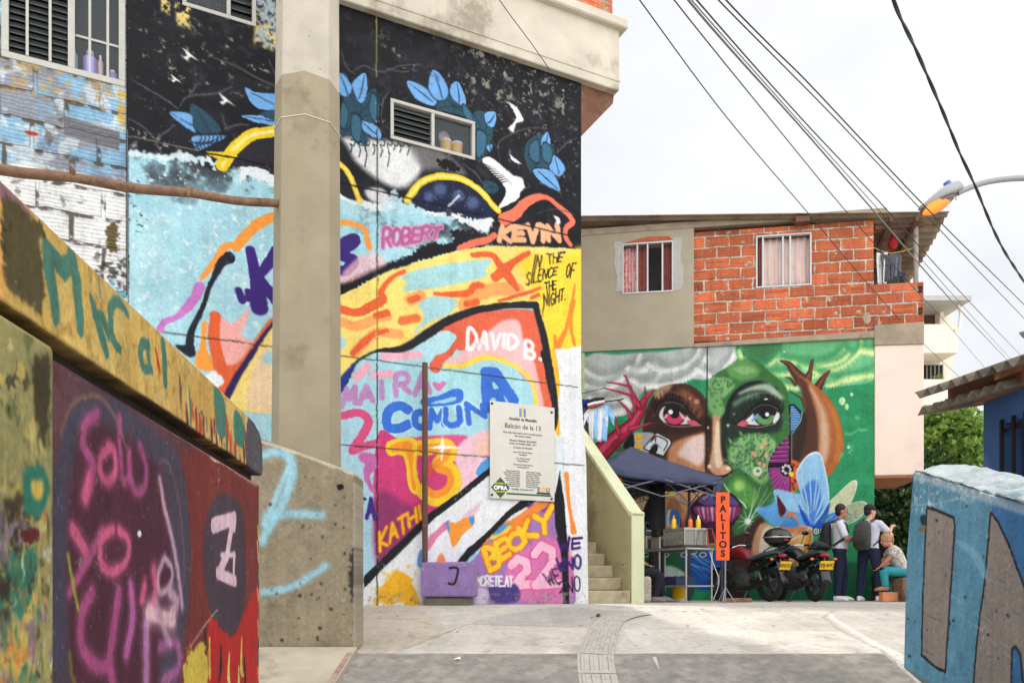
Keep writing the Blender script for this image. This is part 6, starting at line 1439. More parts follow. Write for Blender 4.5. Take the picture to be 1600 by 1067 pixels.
for a, b, c, d in ((h1[0] - .13, h1[0] - .004, h1[2] + .06, h1[3] + .05), (h1[1] + .004, h1[1] + .17, h1[2] + .02, h1[3] + .06)):
    n_ = 9; inner = a if a > h1[1] else b; outer = b if a > h1[1] else a
    pts = [WB.P(inner, c + (d - c) * k / n_, .042) for k in range(n_ + 1)] + [WB.P(outer + (rr.random() - .5) * .07, c + (d - c) * k / n_, .042) for k in range(n_, -1, -1)]
    MB().prism(pts, WB.P(0, 0, .03) - WB.P(0, 0, .042)).build("mortar_patch", patch, hb)
MB().prism([WB.P(h1[0] + .05, h1[3] + .01, .043), WB.P(h1[1] - .02, h1[3] + .02, .043), WB.P(h1[1] - .08, h1[3] + .09, .043), WB.P(h1[0] + .5, h1[3] + .11, .043), WB.P(h1[0] + .2, h1[3] + .05, .043)], WB.P(0, 0, .03) - WB.P(0, 0, .043)).build("bared_brick", mat("bared_brick", (176, 92, 62), .9, .25, 12, .4), hb)
bk = paint_bricks(WB, sB(1083), sB(1446), Z1F, 7.5, .46, .2145, (216, 116, 78), (150, 84, 62), (206, 196, 180), 60, 5, 120, .013, .0, .15)
M_BK = paint_mat("clay_blocks", bk, .85, .86, .2, 60, bk.ht, .03)
mb = wall_holes(MB(), WB, sB(1084) + .002, sB(1365), Z1F + .10, 7.22, [h2], 0, .26); mb.build("brick_wall", M_BK, hb, uv=bk)
ZP = zB(1400, 443); sR = sB(1443)
MB().slab(WB, sB(1365) + .002, sR, Z1F + .26, ZP, -.14, 0).build("balcony_parapet", M_BK, hb, uv=bk)
for z in (ZP - .11, ZP - .52):
    for q in (-.02, .045): MB().slab(WB, sR - .095, sR - .015, z - .09 + .07 * (q > 0), z - .03 + .07 * (q > 0), -.02, .003).build("block_hole", mat("block_hollow", (60, 34, 26), .9, .2), hb)
MB().slab(WB, sR - .13, sR, Z1F + .26, ZP, -1.5, -.145).build("balcony_side", M_BK, hb, uv=bk)
beam = mat("rough_beam", (158, 144, 124), .95, .22, 3, .6, 40, stain=(100, 88, 74), stain_at=.58)
mb = MB().prism([WB.P(sB(1084), Z1F - .02, .05), WB.P(sB(1365), Z1F - .0, .06), WB.P(sB(1365), Z1F + .13, .06), WB.P(sB(1084), Z1F + .06, .05)], WB.P(0, 0, -.2) - WB.P(0, 0, .05))
mb.prism([WB.P(sB(1365), Z1F - .14, .05), WB.P(sR, Z1F - .16, .05), WB.P(sR, Z1F + .26, .05), WB.P(sB(1365), Z1F + .24, .05)], WB.P(0, 0, -1.6) - WB.P(0, 0, .05)); mb.build("floor_beam", beam, hb, bevel=.012)
pink = mat("pale_pink_wall", (232, 208, 192), .8, .07, 1.5, .2, 60, stain=(214, 190, 174), stain_at=.62)
ZPK = zB(1404, 742)
MB().slab(WB, .004, sR, ZPK, Z1F - .14, -1.7, .02).build("pink_bay", pink, hb, bevel=.01)
MB().slab(WB, .004, sR - .01, ZPK - .05, ZPK - .002, -1.7, .01).build("bay_soffit", mat("timber_soffit", (150, 96, 62), .85, .3, 3, .3, stain=(96, 62, 44), stain_at=.55, streak=True), hb)
MB().slab(WB, -.25, -.004, -.1, 7.1, -7, -.26).build("side_wall", pl_m, hb); MB().slab(WB, sB(860), sB(860) + .2, -.1, 7.3, -7, -.3).build("side_wall", pl_m, hb)
# balcony room and post
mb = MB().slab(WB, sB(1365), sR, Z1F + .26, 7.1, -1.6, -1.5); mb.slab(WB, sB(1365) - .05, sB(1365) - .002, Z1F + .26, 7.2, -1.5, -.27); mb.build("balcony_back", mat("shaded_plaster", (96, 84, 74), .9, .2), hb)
pw = WB.pix(1431, 442, -.07)
MB().tube([pw - Vector((0, 0, .02)), Vector((pw.x, pw.y, zB(1431, 345)))], .045, 10).build("roof_post", mat("weathered_post", (156, 148, 140), .8, .2, 6, .3, stain=(100, 90, 80)), hb)
zl, zr = 7.60, 7.17
s0_, s1_ = sB(895), sB(1476)
rz = lambda s, o: zl + (zr - zl) * (s - s0_) / (s1_ - s0_) - .20 * (.3 - o) * min(1, max(0, (.1 - o) / .4)) * (1 if s > -.3 else .3)
mb = MB().grid(lambda u, v: WB.P(s0_ + (s1_ - s0_) * u, rz(s0_ + (s1_ - s0_) * u, .25 - 2.9 * v) + .028 * math.sin(v * 2.9 / .19 * 2 * math.pi), .25 - 2.9 * v), 60, 130)
mb.build("roof", mat("rusty_sheet", (138, 120, 102), .8, .28, 2.4, .3, stain=(94, 70, 54), stain_at=.54), hb, solid=.012)
for s in (sB(1385), sB(1425)): MB().prism([WB.P(s, rz(s, .2) - .13, .2), WB.P(s + .06, rz(s, .2) - .13, .2), WB.P(s + .06, rz(s, .2) - .05, .2), WB.P(s, rz(s, .2) - .05, .2)], WB.P(0, rz(s, -2.2) - rz(s, .2), -2.2) - WB.P(0, 0, .2)).build('rafter', mat('roof_timber', (110, 78, 60), .85, .25, 5, .3, streak=True), hb)
MB().slab(WB, sB(1368), sB(1445), 7.06, 7.13, -.1, -.02).build("lintel", mat("roof_timber", (110, 78, 60), .85, .25, 5, .3, streak=True), hb)
MB().slab(WB, s0_, sB(1385), 7.30, 7.42, -.1, .05).build("wall_plate", beam, hb)
MB().slab(WB, sB(1240), sB(1262), 7.20, 7.31, .06, .22).build("plate_end", mat("roof_timber", (110, 78, 60)), hb)
# windows with curtains
alu = mat("aluminium_frame", (188, 190, 190), .4, .05, 8, .0, metal=.3)
cur_p = mat("flowered_curtain", (226, 150, 156), .9, .30, 16, .2, stain=(240, 222, 214), stain_at=.47); cur_r = mat("rust_curtain", (150, 72, 58), .9, .25, 9, .2); cur_w = mat("pale_lace_curtain", (232, 206, 196), .9, .10, 7, .2, stain=(220, 160, 150), stain_at=.60)
def curtain(pl, a, b, c, d, off, m, parent, waves):
    mb = MB().grid(lambda u, v: pl.P(a + (b - a) * u, c + (d - c) * v, off + .022 * math.sin(u * waves * 6.28 + math.sin(v * 3) * .8) * (1.2 - .4 * v)), int(waves * 8), 8); return mb.build("curtain", m, parent, solid=.004)
def slide_window(hole, divs, curts, off):
    a, b, c, d = hole; f_ = .030; fr = MB()
    for q in ((a, b, c, c + f_), (a, b, d - f_, d), (a, a + f_, c + f_, d - f_), (b - f_, b, c + f_, d - f_)): fr.slab(WB, q[0], q[1], q[2], q[3], off - .07, off + .015)
    for u in divs: s = a + (b - a) * u; fr.slab(WB, s - .017, s + .017, c + f_, d - f_, off - .06, off)
    f = fr.build("window", alu, hb, bevel=.004)
    MB().slab(WB, a + f_, b - f_, c + f_, d - f_, off - .045, off - .040).build("pane", glass("house_glass", (60, 60, 62), .10, .05), f)
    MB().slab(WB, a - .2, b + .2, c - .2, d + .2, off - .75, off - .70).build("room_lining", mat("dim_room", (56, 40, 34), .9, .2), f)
    for u0, u1, m, wv in curts: curtain(WB, a + (b - a) * u0, a + (b - a) * u1, c + f_, d - f_, off - .14, m, f, wv)
    return f
slide_window(h1, (.30, .50, .79), ((.0, .32, cur_p, 5), (.32, .50, cur_r, 2), (.80, 1, cur_r, 2.5)), .035)
slide_window(h2, (.13, .49, .62), ((.0, .14, cur_r, 2), (.12, 1, cur_w, 7)), 0.0)
MB().slab(WB, sB(860) + .2, sB(1365), Z1F - .1, Z1F, -7, -.26).build("upper_floor", beam, hb)

# washing on the balcony and by the stairs
def garment(name, label, cat, p0, w, h, m, side, group, seed=0, sleeves=False, split=False):
    """cloth hanging from its top edge: p0 top middle, side the direction of its width"""
    r = random.Random(seed); sd = Vector(side).normalized(); n = Vector((sd.y, -sd.x, 0)); p0 = Vector(p0); t = thing(name, label, cat, p0, group)
    ph = r.random() * 6
    def pt(u, v):
        wv = (1 - .10 * v) * (1 + .06 * math.sin(v * 5 + ph)); d = .03 * math.sin(u * 11 + ph + v * 1.5) * (.3 + v) + .012 * math.sin(u * 27 + v * 4)
        return p0 + sd * ((u - .5) * w * wv) + n * d - Vector((0, 0, h * v + .02 * math.sin(u * 3.1) * (1 - v)))
    mb = MB()
    if split:
        mb.grid(lambda u, v: pt(u, v * .42), 12, 6); mb.grid(lambda u, v: pt(u * .47, .42 + v * .58), 6, 8); mb.grid(lambda u, v: pt(.53 + u * .47, .42 + v * .58), 6, 8)
    else: mb.grid(pt, 14, 12)
    mb.build("cloth", m, t, solid=.006)
    if sleeves:
        for sg_ in (0, 1):
            sl = MB().grid(lambda u, v: pt(sg_, .02 + .26 * u) + sd * ((1 if sg_ else -1) * (.16 * w / .45) * v) - Vector((0, 0, .15 * v + .04 * u * v)) + n * (.012 * math.sin(u * 9 + v * 5)), 6, 6)
            sl.build("sleeve", m, t, solid=.006)
    return t
C_ = lambda nm, c: mat(nm, c, .9, .10, 9, .25, 40)
gB = "washing hung on the balcony"
for px, py, w, h, m, sp, lab in ((1378, 394, .20, .62, C_("white_cloth", (224, 224, 222)), True, "white trousers hanging on the balcony behind the dark shorts"), (1391, 396, .34, .52, C_("charcoal_cloth", (84, 86, 94)), True, "dark grey shorts hanging on the balcony rail line"),
                                 (1402, 398, .14, .44, C_("slate_cloth", (112, 116, 124)), False, "pale grey cloth hanging at the right of the dark shorts"), (1409, 424, .12, .20, C_("navy_cloth", (58, 62, 80)), False, "small dark sock hanging low at the right of the balcony washing")):
    garment("hanging_clothes", lab, "laundry", WB.pix(px, py, -.2 + .02 * (px % 3)), w, h, m, (WB.u[0], WB.u[1], 0), gB, px, split=sp)
p = WB.pix(1395, 378, -.4); t = thing("red_bag", "small red bag hanging under the balcony roof", "bag", p); MB().tube([p + Vector((0, 0, .16)), p + Vector((0, 0, .08)), p, p - Vector((0, 0, .10)), p - Vector((0, 0, .15))], [.015, .05, .09, .08, .03], 10).build("pouch", C_("red_cloth", (178, 36, 44)), t); MB().tube([p + Vector((0, 0, .14)), Vector((p.x, p.y, 7.08))], .008, 5).build("cord", C_("red_cloth", (178, 36, 44)), t)
a, m_, b = WB.pix(1363, 386, -.2), WB.pix(1392, 396, -.2), WB.pix(1431, 386, -.2)
tag(MB().tube([a, (a + m_) / 2 - Vector((0, 0, .02)), m_, (b + m_) / 2 - Vector((0, 0, .02)), b], .010, 5).build("clothes_line", mat("yellow_cord", (196, 170, 80), .7, .1)), "yellow washing line tied across the balcony above the clothes", "line")
gS = "clothes on the rack above the stairs"
D_R = 14.3
for px, py, w, h, m, sl, lab in ((911, 622, .22, .34, C_("royal_cloth", (40, 52, 150)), False, "royal blue shirt, leftmost on the rack above the stairs"), (909, 648, .30, .62, C_("dark_red_cloth", (128, 26, 34)), False, "dark red garment hanging low at the left end of the rack"), (916, 636, .24, .50, C_("grey_cloth", (104, 100, 98)), False, "dark grey shirt behind the blue one on the rack"),
                                 (931, 636, .30, .62, C_("offwhite_cloth", (222, 220, 222)), True, "white shirt beside the light blue one on the rack"), (939, 632, .34, .66, C_("skyblue_cloth", (140, 190, 230)), True, "light blue t-shirt at the right end of the rack")):
    q_ = at(px, py, D_R + .06 * ((px * 7) % 5)); garment("hanging_shirt", lab, "shirt", q_, w, h, m, (.9, .43, 0), gS, px, sleeves=sl)
rk = thing("clothes_rack", "thin dark rack rod with folded cloths above the stairs by the painted tree", "rack", tuple(at(925, 625, D_R)))
mb = MB().tube([at(900, 634, D_R), at(972, 624, D_R + .3)], .012, 6); mb.build("rod", mat("black_steel", (40, 40, 42), .5, .1, metal=.5), rk)
MB().tube([at(896, 618, D_R - .1), at(946, 606, D_R + .2)], .006, 6).build("line", mat("black_steel", (40, 40, 42)), rk)
MB().tube([at(900, 634, D_R), at(900, 900, D_R)], .018, 6).build("stand", mat("black_steel", (40, 40, 42)), rk)
MB().tube([at(970, 624, D_R + .3), WB.pix(975, 622, -.02)], .010, 6).build("bracket", mat("black_steel", (40, 40, 42)), rk)
for k, (m, py) in enumerate(((C_("black_cloth", (40, 38, 42)), 625), (C_("offwhite_cloth", (222, 220, 222)), 630), (C_("rust_cloth", (150, 70, 60)), 633))): MB().tube([at(918, py + 3, D_R + .02), at(930, py, D_R + .05), at(944, py - 3, D_R + .1)], [.03, .05, .02], 8).build("folded_cloth", m, rk)

# ---------------------------------------------------------------- stairs along the house wall, with their parapet
step_m = mat("worn_step", (170, 156, 128), .9, .22, 5, .5, 50, stain=(112, 100, 78), stain_at=.54)
st = thing("staircase", "concrete steps with a pale green parapet climbing beside the mural house", "stairs", tuple(WA.P(.5, 0, -.2)))
for k in range(11): MB().slab(WA, .14 if k < 2 else .04, .915, .20 * k - (.1 if k == 0 else 0), .20 * (k + 1) - .003, -5.2, -.02 - .245 * k).build("step", step_m, st, bevel=.018, seg=2)
pg = mat("pale_green_wall", (204, 206, 168), .8, .08, 2, .2, 60, stain=(160, 154, 122), stain_at=.55); og = mat("olive_wall", (164, 156, 118), .85, .10, 2, .3, 50, stain=(126, 116, 86), stain_at=.54, pits=-.02, pscale=9)
A_ = lambda s, z, t: WA.P(s, z, -t)
zt0 = 1.40; sl_ = .93
prof = [(0, -.1), (0, zt0 - .02), (.05, zt0), (5.5, zt0 + sl_ * 5.45), (5.5, -.1)]
MB().prism([A_(.92, z, t) for t, z in prof], WA.P(.22, 0, 0) - WA.P(0, 0, 0)).build("parapet", og, st, bevel=.008)
MB().prism([A_(.912, z + .012, t - .012) for t, z in ((0, -.1), (0, zt0 - .01), (.03, zt0 + .01), (.03, -.1))], WA.P(.236, 0, 0) - WA.P(0, 0, 0)).build("parapet_end", pg, st, bevel=.01)
MB().prism([A_(.905, z, t) for t, z in ((-.012, zt0 - .05), (-.012, zt0 + .02), (.05, zt0 + .035), (5.5, zt0 + sl_ * 5.45 + .035), (5.5, zt0 + sl_ * 5.45 - .06), (.05, zt0 - .06))], WA.P(.25, 0, 0) - WA.P(0, 0, 0)).build("parapet_cap", pg, st, bevel=.012)

# ---------------------------------------------------------------- post in its purple block, log rail
D_S = 10.62
sp_ = thing("rusty_post", "rusty iron post standing in a purple painted concrete block before the mural", "post", tuple(at(700, 945, D_S)))
bx = at(700, 946, D_S); Rk = Matrix.Rotation(math.radians(-9), 3, 'Z')
pur = mat("purple_block", (140, 112, 164), .85, .18, 6, .6, 45, stain=(186, 172, 184), stain_at=.58)
MB().box((bx.x + .005, bx.y + .33, .125 + .225), (.66, .60, .47), Rk).build("block", pur, sp_, bevel=.025, seg=2)
MB().box((bx.x - .01, bx.y + .33, .04), (.57, .52, .13), Rk).build("footing", mat("dark_footing", (108, 98, 84), .9, .2, 5, .4), sp_, bevel=.01)
pb = at(664, 884, D_S + .12)
MB().tube([pb, Vector((pb.x, pb.y, at(664, 567, D_S + .12)[2]))], .038, 14).build("pole", mat("rusty_iron", (92, 62, 50), .7, .3, 14, .4, stain=(134, 100, 76), stain_at=.60, streak=True), sp_)
jm = mat("black_spray", (44, 36, 46), .8, .1)
Rz_ = lambda x, z: Vector((bx.x + .005, bx.y + .33, 0)) + Rk @ Vector((x, -.303, z))
J = spline([(.05, .50), (.17, .50), (.16, .38), (.12, .29), (.04, .30)], False, 6)
mb = MB()
for i in range(len(J) - 1):
    (ax, az), (bx_, bz) = J[i], J[i + 1]; l = math.hypot(bx_ - ax, bz - az); ox, oz = -(bz - az) / l * .016, (bx_ - ax) / l * .016
    mb.add([Rz_(ax - ox, az - oz), Rz_(bx_ - ox, bz - oz), Rz_(bx_ + ox, bz + oz), Rz_(ax + ox, az + oz)], [[0, 1, 2, 3]])
mb.build("lettering", jm, sp_)
wood = mat("bare_log", (124, 94, 72), .8, .35, 7, .6, 30, stain=(70, 48, 36), stain_at=.55)
L0, L1 = at(-160, 240, 6.25), at(447, 321, 8.80); rr = random.Random(5)
pts = [L0.lerp(L1, k / 16) + Vector((0, 0, .012 * math.sin(k * 1.3) - .02 * math.sin(k / 16 * 3.14))) for k in range(17)]
lg = thing("log_rail", "brown wooden log running level from the pylon to the left edge", "log", L0)
MB().tube(pts, [.040 + .007 * rr.random() for _ in pts], 12).build("log", wood, lg)
MB().tube([L0 + Vector((.05, 0, .05)), Vector((L0.x + .05, L0.y + .06, zprof(6.3)))], .06, 10).build("prop", wood, lg)
for k in (6, 11): MB().tube([pts[k] + Vector((0, -.04, .03)), pts[k] + Vector((0, -.09, .06 if k == 6 else -.08))], [.03, .012], 8).build("knot", wood, lg)

# ---------------------------------------------------------------- blue house at the right, apartments and trees behind
blue = mat("blue_house_wall", (48, 82, 128), .75, .14, 2, .2, 60, stain=(74, 110, 150), stain_at=.62)
bh = thing("blue_house", "small blue house with a corrugated roof and black barred window, right edge", "building", (7.2, 8, 0))
XB = 5.80; PBH = Plane(XB, 9.84, 0, -1)
wz0, wz1, ws0, ws1 = .9, 2.16, PBH.sz(1570, 700)[0], 2.2
wall_holes(MB(), PBH, 0, 7.5, -2.2, 2.50, [(ws0, ws1, wz0, wz1)], 0, .2).build("wall", blue, bh)
MB().box((XB + 1.8, 9.74, .15), (3.4, .2, 4.7)).build("end_wall", blue, bh)
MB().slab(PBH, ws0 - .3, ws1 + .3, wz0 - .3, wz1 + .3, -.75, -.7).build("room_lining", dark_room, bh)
mb = MB(); blk = mat("black_bars", (26, 26, 32), .5, .1, metal=.4)
for k in range(9):
    s = ws0 + .02 + (ws1 - ws0 - .04) * k / 8; mb.slab(PBH, s - .018, s + .018, wz0 - .05, wz1 + .05, .03, .066)
for z in (wz0, wz1 - .1): mb.slab(PBH, ws0 - .04, ws1 + .04, z, z + .04, .012, .029)
mb.build("window_bars", blk, bh)
sheet = mat("asbestos_sheet", (120, 110, 98), .92, .25, 3, .3, stain=(76, 66, 56), stain_at=.52)
def corr(x0, x1, y0, y1, z0, rise, ph, nm):
    n_ = int((y1 - y0) / .20 * 11)
    return MB().grid(lambda u, v: Vector((x0 + (x1 - x0) * u + .20 * (y1 - y0) * (1 - v) * (1 - u), y0 + (y1 - y0) * v, z0 + rise * u + .046 * math.sin((y0 + (y1 - y0) * v) / .20 * 2 * math.pi + ph))), 4, n_).build(nm, sheet, bh, solid=.012)
corr(5.06, 7.6, 2.0, 10.05, 2.64, .80, 0, "roof_sheet"); corr(5.22, 6.1, 8.9, 10.3, 2.50, .14, 1.5, "roof_sheet")
corr(5.45, 7.6, 6.6, 8.6, 2.94, .55, .8, "roof_sheet")
timber = mat("old_timber", (128, 88, 62), .85, .3, 4, .4, stain=(80, 52, 38), stain_at=.55, streak=True)
for y in (9.86, 8.9, 7.9, 6.6): MB().prism([Vector((5.42, y, 2.56)), Vector((7.2, y, 3.14)), Vector((7.2, y, 3.30)), Vector((5.42, y, 2.70))], (0, .09, 0)).build("rafter", timber, bh)
MB().box((5.73, 6.0, 2.575), (.10, 7.7, .14)).build("eaves_beam", timber, bh)
mb = MB().prism([Vector((5.8, 9.70, 2.50)), Vector((7.5, 9.70, 2.50)), Vector((7.5, 9.70, 3.25)), Vector((5.9, 9.70, 2.74))], (0, .12, 0)); mb.build("gable", timber, bh)

cream_w = mat("cream_render", (232, 222, 204), .8, .06, 2, .15, stain=(206, 194, 174), stain_at=.64)
ap = thing("apartment_building", "cream apartment block with stacked balconies behind the brick house", "building", at(1470, 900, 24))
D_A = 24.0; X0_ = at(1380, 0, D_A).x
zA = lambda y, d=D_A: E + (HY - y) / F * d
XA = lambda x, d=D_A: (x - 800) / F * d
MB().box(((X0_ + XA(1488, 25)) / 2, 27.5, zA(470) / 2), (XA(1488, 25) - X0_, 5, zA(470))).build("wall", cream_w, ap)
def deck(x1, ya, yb, nm): MB().box(((X0_ + XA(x1)) / 2, 24.55, (zA(ya) + zA(yb)) / 2), (XA(x1) - X0_, 1.1, abs(zA(ya) - zA(yb)))).build(nm, cream_w, ap, bevel=.03)
deck(1497, 506, 552, "balcony"); deck(1480, 592, 634, "balcony"); deck(1462, 668, 700, "balcony")
MB().box(((X0_ + XA(1508)) / 2, 24.5, zA(472)), (XA(1508) - X0_, 1.7, .14)).build("roof", mat("grey_sheet", (176, 174, 168), .7, .1), ap)
MB().box((XA(1490), 24.9, (zA(472) + zA(506)) / 2), (.12, .5, zA(472) - zA(506))).build("column", cream_w, ap); MB().box((XA(1460, 25) - .1, 24.97, zA(490)), (.45, .04, .6)).build("window", mat("brown_shutter", (92, 58, 44), .7, .15), ap)
w_ = MB().box((XA(1452, 25), 24.97, zA(575)), (.8, .04, .72)).build("window", dark_room, ap); mb = MB()
for k in range(7): mb.box((XA(1452, 25) - .38 + .125 * k, 24.90, zA(575)), (.025, .025, .75))
mb.build("grille", mat("grey_bars", (140, 136, 130), .5, .1), w_)
MB().tube([at(1497, 476, D_A), at(1501, 490, D_A), at(1499, 512, D_A), at(1491, 516, D_A)], .045, 8).build("drain_pipe", cream_w, ap)
p = Vector((XA(1474), 24.3, zA(592))); t = thing("balcony_plant", "small green plant on the lower cream balcony", "plant", p)
fo = thing("far_house", "small far house with red roof and teal trim seen past the green tree", "building", at(1530, 920, 42))
def fb(x0, x1, y0, y1, m, nm, d=42, dep=.6): MB().box(((XA(x0, d) + XA(x1, d)) / 2, d + dep / 2, (zA(y0, d) + zA(y1, d)) / 2), (XA(x1, d) - XA(x0, d), dep, zA(y0, d) - zA(y1, d))).build(nm, m, fo)
fb(1440, 1600, 655, 930, mat("pale_far_wall", (206, 204, 196), .8, .08), "wall", 42.6, 3); fb(1505, 1560, 640, 655, mat("white_sheet", (216, 216, 214), .6, .05), "roof", 42, 3); fb(1508, 1560, 658, 664, mat("teal_trim", (70, 150, 140), .7, .1), "trim"); fb(1505, 1550, 664, 682, mat("far_brick", (176, 96, 72), .85, .2, 14), "brick_panel")
fb(1502, 1560, 682, 690, mat("rust_roof", (140, 84, 64), .8, .2), "lower_roof", 41.3, 1); fb(1518, 1560, 700, 712, mat("blue_far", (70, 100, 160), .7, .1), "blue_panel"); fb(1534, 1552, 712, 740, mat("white_sheet", (216, 216, 214)), "post")
mb = MB()
for k in range(8): mb.box((XA(1512 + 4 * k, 41.2), 41.2, zA(722, 41.2)), (.05, .05, 1.1))
mb.box((XA(1526, 41.2), 41.2, zA(706, 41.2)), (1.1, .06, .06)); mb.build("railing", mat("black_steel", (40, 40, 42)), fo)

def leaf_mat(name, c, tip):
    if name in MATS: return MATS[name]
    m, nt, p = new_mat(name); N, L = nt.nodes, nt.links
    tc = N.new("ShaderNodeTexCoord"); n1 = N.new("ShaderNodeTexNoise"); n1.inputs['Scale'].default_value = 5; n1.inputs['Detail'].default_value = 4; L.new(tc.outputs['Object'], n1.inputs['Vector'])
    r = N.new("ShaderNodeValToRGB"); r.color_ramp.elements[0].position = .34; r.color_ramp.elements[1].position = .68; r.color_ramp.elements[0].color = [lin(v) for v in c] + [1]; r.color_ramp.elements[1].color = [lin(v) for v in tip] + [1]
    L.new(n1.outputs['Fac'], r.inputs[0]); L.new(r.outputs[0], p.inputs['Base Color']); p.inputs['Roughness'].default_value = .55
    tr = N.new("ShaderNodeBsdfTranslucent"); L.new(r.outputs[0], tr.inputs[0]); mx = N.new("ShaderNodeMixShader"); mx.inputs[0].default_value = .35; o = [q for q in N if q.type == 'OUTPUT_MATERIAL'][0]
    L.new(p.outputs[0], mx.inputs[1]); L.new(tr.outputs[0], mx.inputs[2]); L.new(mx.outputs[0], o.inputs[0]); MATS[name] = m
    return m
def tree(name, label, cat, base, height, clumps, n, leaf, m, seed, up=0.0, group=None, trunk_r=.12):
    r = random.Random(seed); base = Vector(base); t = thing(name, label, cat, base, group)
    top = base + Vector((0, 0, height)); tk = MB().tube([base, base.lerp(top, .4) + Vector((.08, .05, 0)), top], [trunk_r, trunk_r * .7, trunk_r * .25], 9)
    for c, rad in clumps: c = Vector(c); q = base.lerp(top, min(.9, max(.25, (c.z - base.z) / height * .7))); tk.tube([q, q.lerp(c, .5) + Vector((0, 0, -.08)), c], [trunk_r * .45, trunk_r * .28, trunk_r * .1], 6)
    tk.build("trunk", mat("bark", (96, 80, 64), .9, .25, 8, .5), t)
    mb = MB(); tot = sum(rad[0] * rad[1] * rad[2] for _, rad in clumps) ** 1.0
    for c, rad in clumps:
        for _ in range(int(n * rad[0] * rad[1] * rad[2] / tot)):
            d = Vector((r.gauss(0, 1), r.gauss(0, 1), r.gauss(0, 1))).normalized(); k = r.random() ** .45
            p = Vector(c) + Vector((d.x * rad[0], d.y * rad[1], d.z * rad[2])) * k
            a = (d + Vector((r.gauss(0, .6), r.gauss(0, .6), r.gauss(0, .6) + up))).normalized(); b = a.cross(Vector((r.gauss(0, 1), r.gauss(0, 1), r.gauss(0, 1)))).normalized()
            l = leaf * (.6 + .8 * r.random()); w = l * .34
            mb.add([p, p + a * l * .5 + b * w, p + a * l, p + a * l * .5 - b * w], [[0, 1, 2, 3]])
    mb.build("crown", m, t)
    return t
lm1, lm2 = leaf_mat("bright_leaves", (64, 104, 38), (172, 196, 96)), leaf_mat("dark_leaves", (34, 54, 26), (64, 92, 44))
r = random.Random(12); cl = []
for k in range(26):
    z = 2.2 + 2.35 * k / 25; rad = 1.30 * (1 - .62 * k / 25) ; a = k * 2.4; cl.append(((11.0 + rad * .75 * math.cos(a), 20 + rad * .75 * math.sin(a), z), (.42, .42, .20)))
cl.append(((11.0, 20, 4.4), (.4, .4, .45))); cl.append(((11.0, 20, 3.2), (.9, .9, .9)))
tree("bushy_tree", "bright green bushy tree behind the blue wall beside the pink bay", "tree", (11.0, 20, 0), 4.6, cl, 9000, .16, lm1, 1, .5)
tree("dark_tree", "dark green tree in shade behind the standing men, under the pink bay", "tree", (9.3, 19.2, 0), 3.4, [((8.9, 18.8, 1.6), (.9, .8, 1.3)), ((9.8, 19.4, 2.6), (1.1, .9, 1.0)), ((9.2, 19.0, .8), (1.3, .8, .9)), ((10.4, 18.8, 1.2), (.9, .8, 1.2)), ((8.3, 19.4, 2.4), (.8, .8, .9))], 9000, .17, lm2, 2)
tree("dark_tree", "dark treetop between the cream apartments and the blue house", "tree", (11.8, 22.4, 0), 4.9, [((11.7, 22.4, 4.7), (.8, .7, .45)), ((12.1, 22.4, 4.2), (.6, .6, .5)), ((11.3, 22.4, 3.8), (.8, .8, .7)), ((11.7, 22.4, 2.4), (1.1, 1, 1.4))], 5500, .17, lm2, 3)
mb = MB()
for k in range(60):
    a = Vector((r.gauss(0, 1), r.gauss(0, 1), abs(r.gauss(0, 1)))).normalized(); b = a.cross(Vector((0, 0, 1))).normalized(); mb.add([p, p + a * .12 + b * .04, p + a * .26, p + a * .12 - b * .04], [[0, 1, 2, 3]])
mb.build("foliage", lm1, t)

# ---------------------------------------------------------------- street lamp, cables
D_L = 12.0
sl = thing("street_lamp", "lit street lamp with orange lens on a curved grey arm", "street lamp", at(1745, 990, D_L))
galv = mat("galvanised_steel", (150, 152, 153), .5, .05, 2, .0, metal=.2)
arm = [at(x, y, D_L) for x, y in ((1496, 302), (1516, 293), (1545, 284), (1585, 279), (1625, 280), (1670, 290), (1715, 312), (1745, 345))]
MB().tube([tuple(q) for q in spline([tuple(q) for q in arm], False, 4)], .042, 12).build("arm", galv, sl)
pm = at(1745, 330, D_L); MB().tube([Vector((pm.x, pm.y, -.3)), Vector((pm.x, pm.y, pm.z + .6))], [.13, .09], 16).build("pole", galv, sl)
a0, a1 = at(1438, 327, D_L), at(1500, 296, D_L); ax = (a1 - a0); upv = Vector((-ax.z, 0, ax.x)).normalized(); tilt = Vector((0, -.42, 0)); N_ = 14
def shell(lo, hi, wd, flat):
    vs = []
    for i in range(N_):
        u = i / (N_ - 1); c = a0.lerp(a1, u); w = wd * (math.sin(math.pi * min(.98, .05 + .62 * u)) ** .6) * (1 - .35 * max(0, u - .55) / .45); h = hi * (math.sin(math.pi * min(.95, .05 + .58 * u)) ** .7); l = lo * (math.sin(math.pi * min(.95, .06 + .6 * u)) ** .6)
        for k in range(16):
            t_ = 2 * math.pi * k / 16; s_ = math.sin(t_); vs.append(c + Vector((0, math.cos(t_) * w, 0)) + upv * (h * s_ if s_ > 0 else l * s_))
    fs = [[i * 16 + k, i * 16 + (k + 1) % 16, (i + 1) * 16 + (k + 1) % 16, (i + 1) * 16 + k] for i in range(N_ - 1) for k in range(16)] + [[k for k in range(16)][::-1], [(N_ - 1) * 16 + k for k in range(16)]]
    return MB().add(vs, fs, True)
shell(.03, .15, .17, 0).build("housing", mat("lamp_housing", (150, 152, 152), .45, .05, 6), sl)
rot = Matrix.Rotation(-math.atan2(ax.z, ax.x), 3, 'Y')
MB().ball(a0.lerp(a1, .40) - upv * .045, (ax.length * .44, .15, .085), rot).build("rim", mat("lamp_rim", (96, 84, 76), .4, .1), sl)
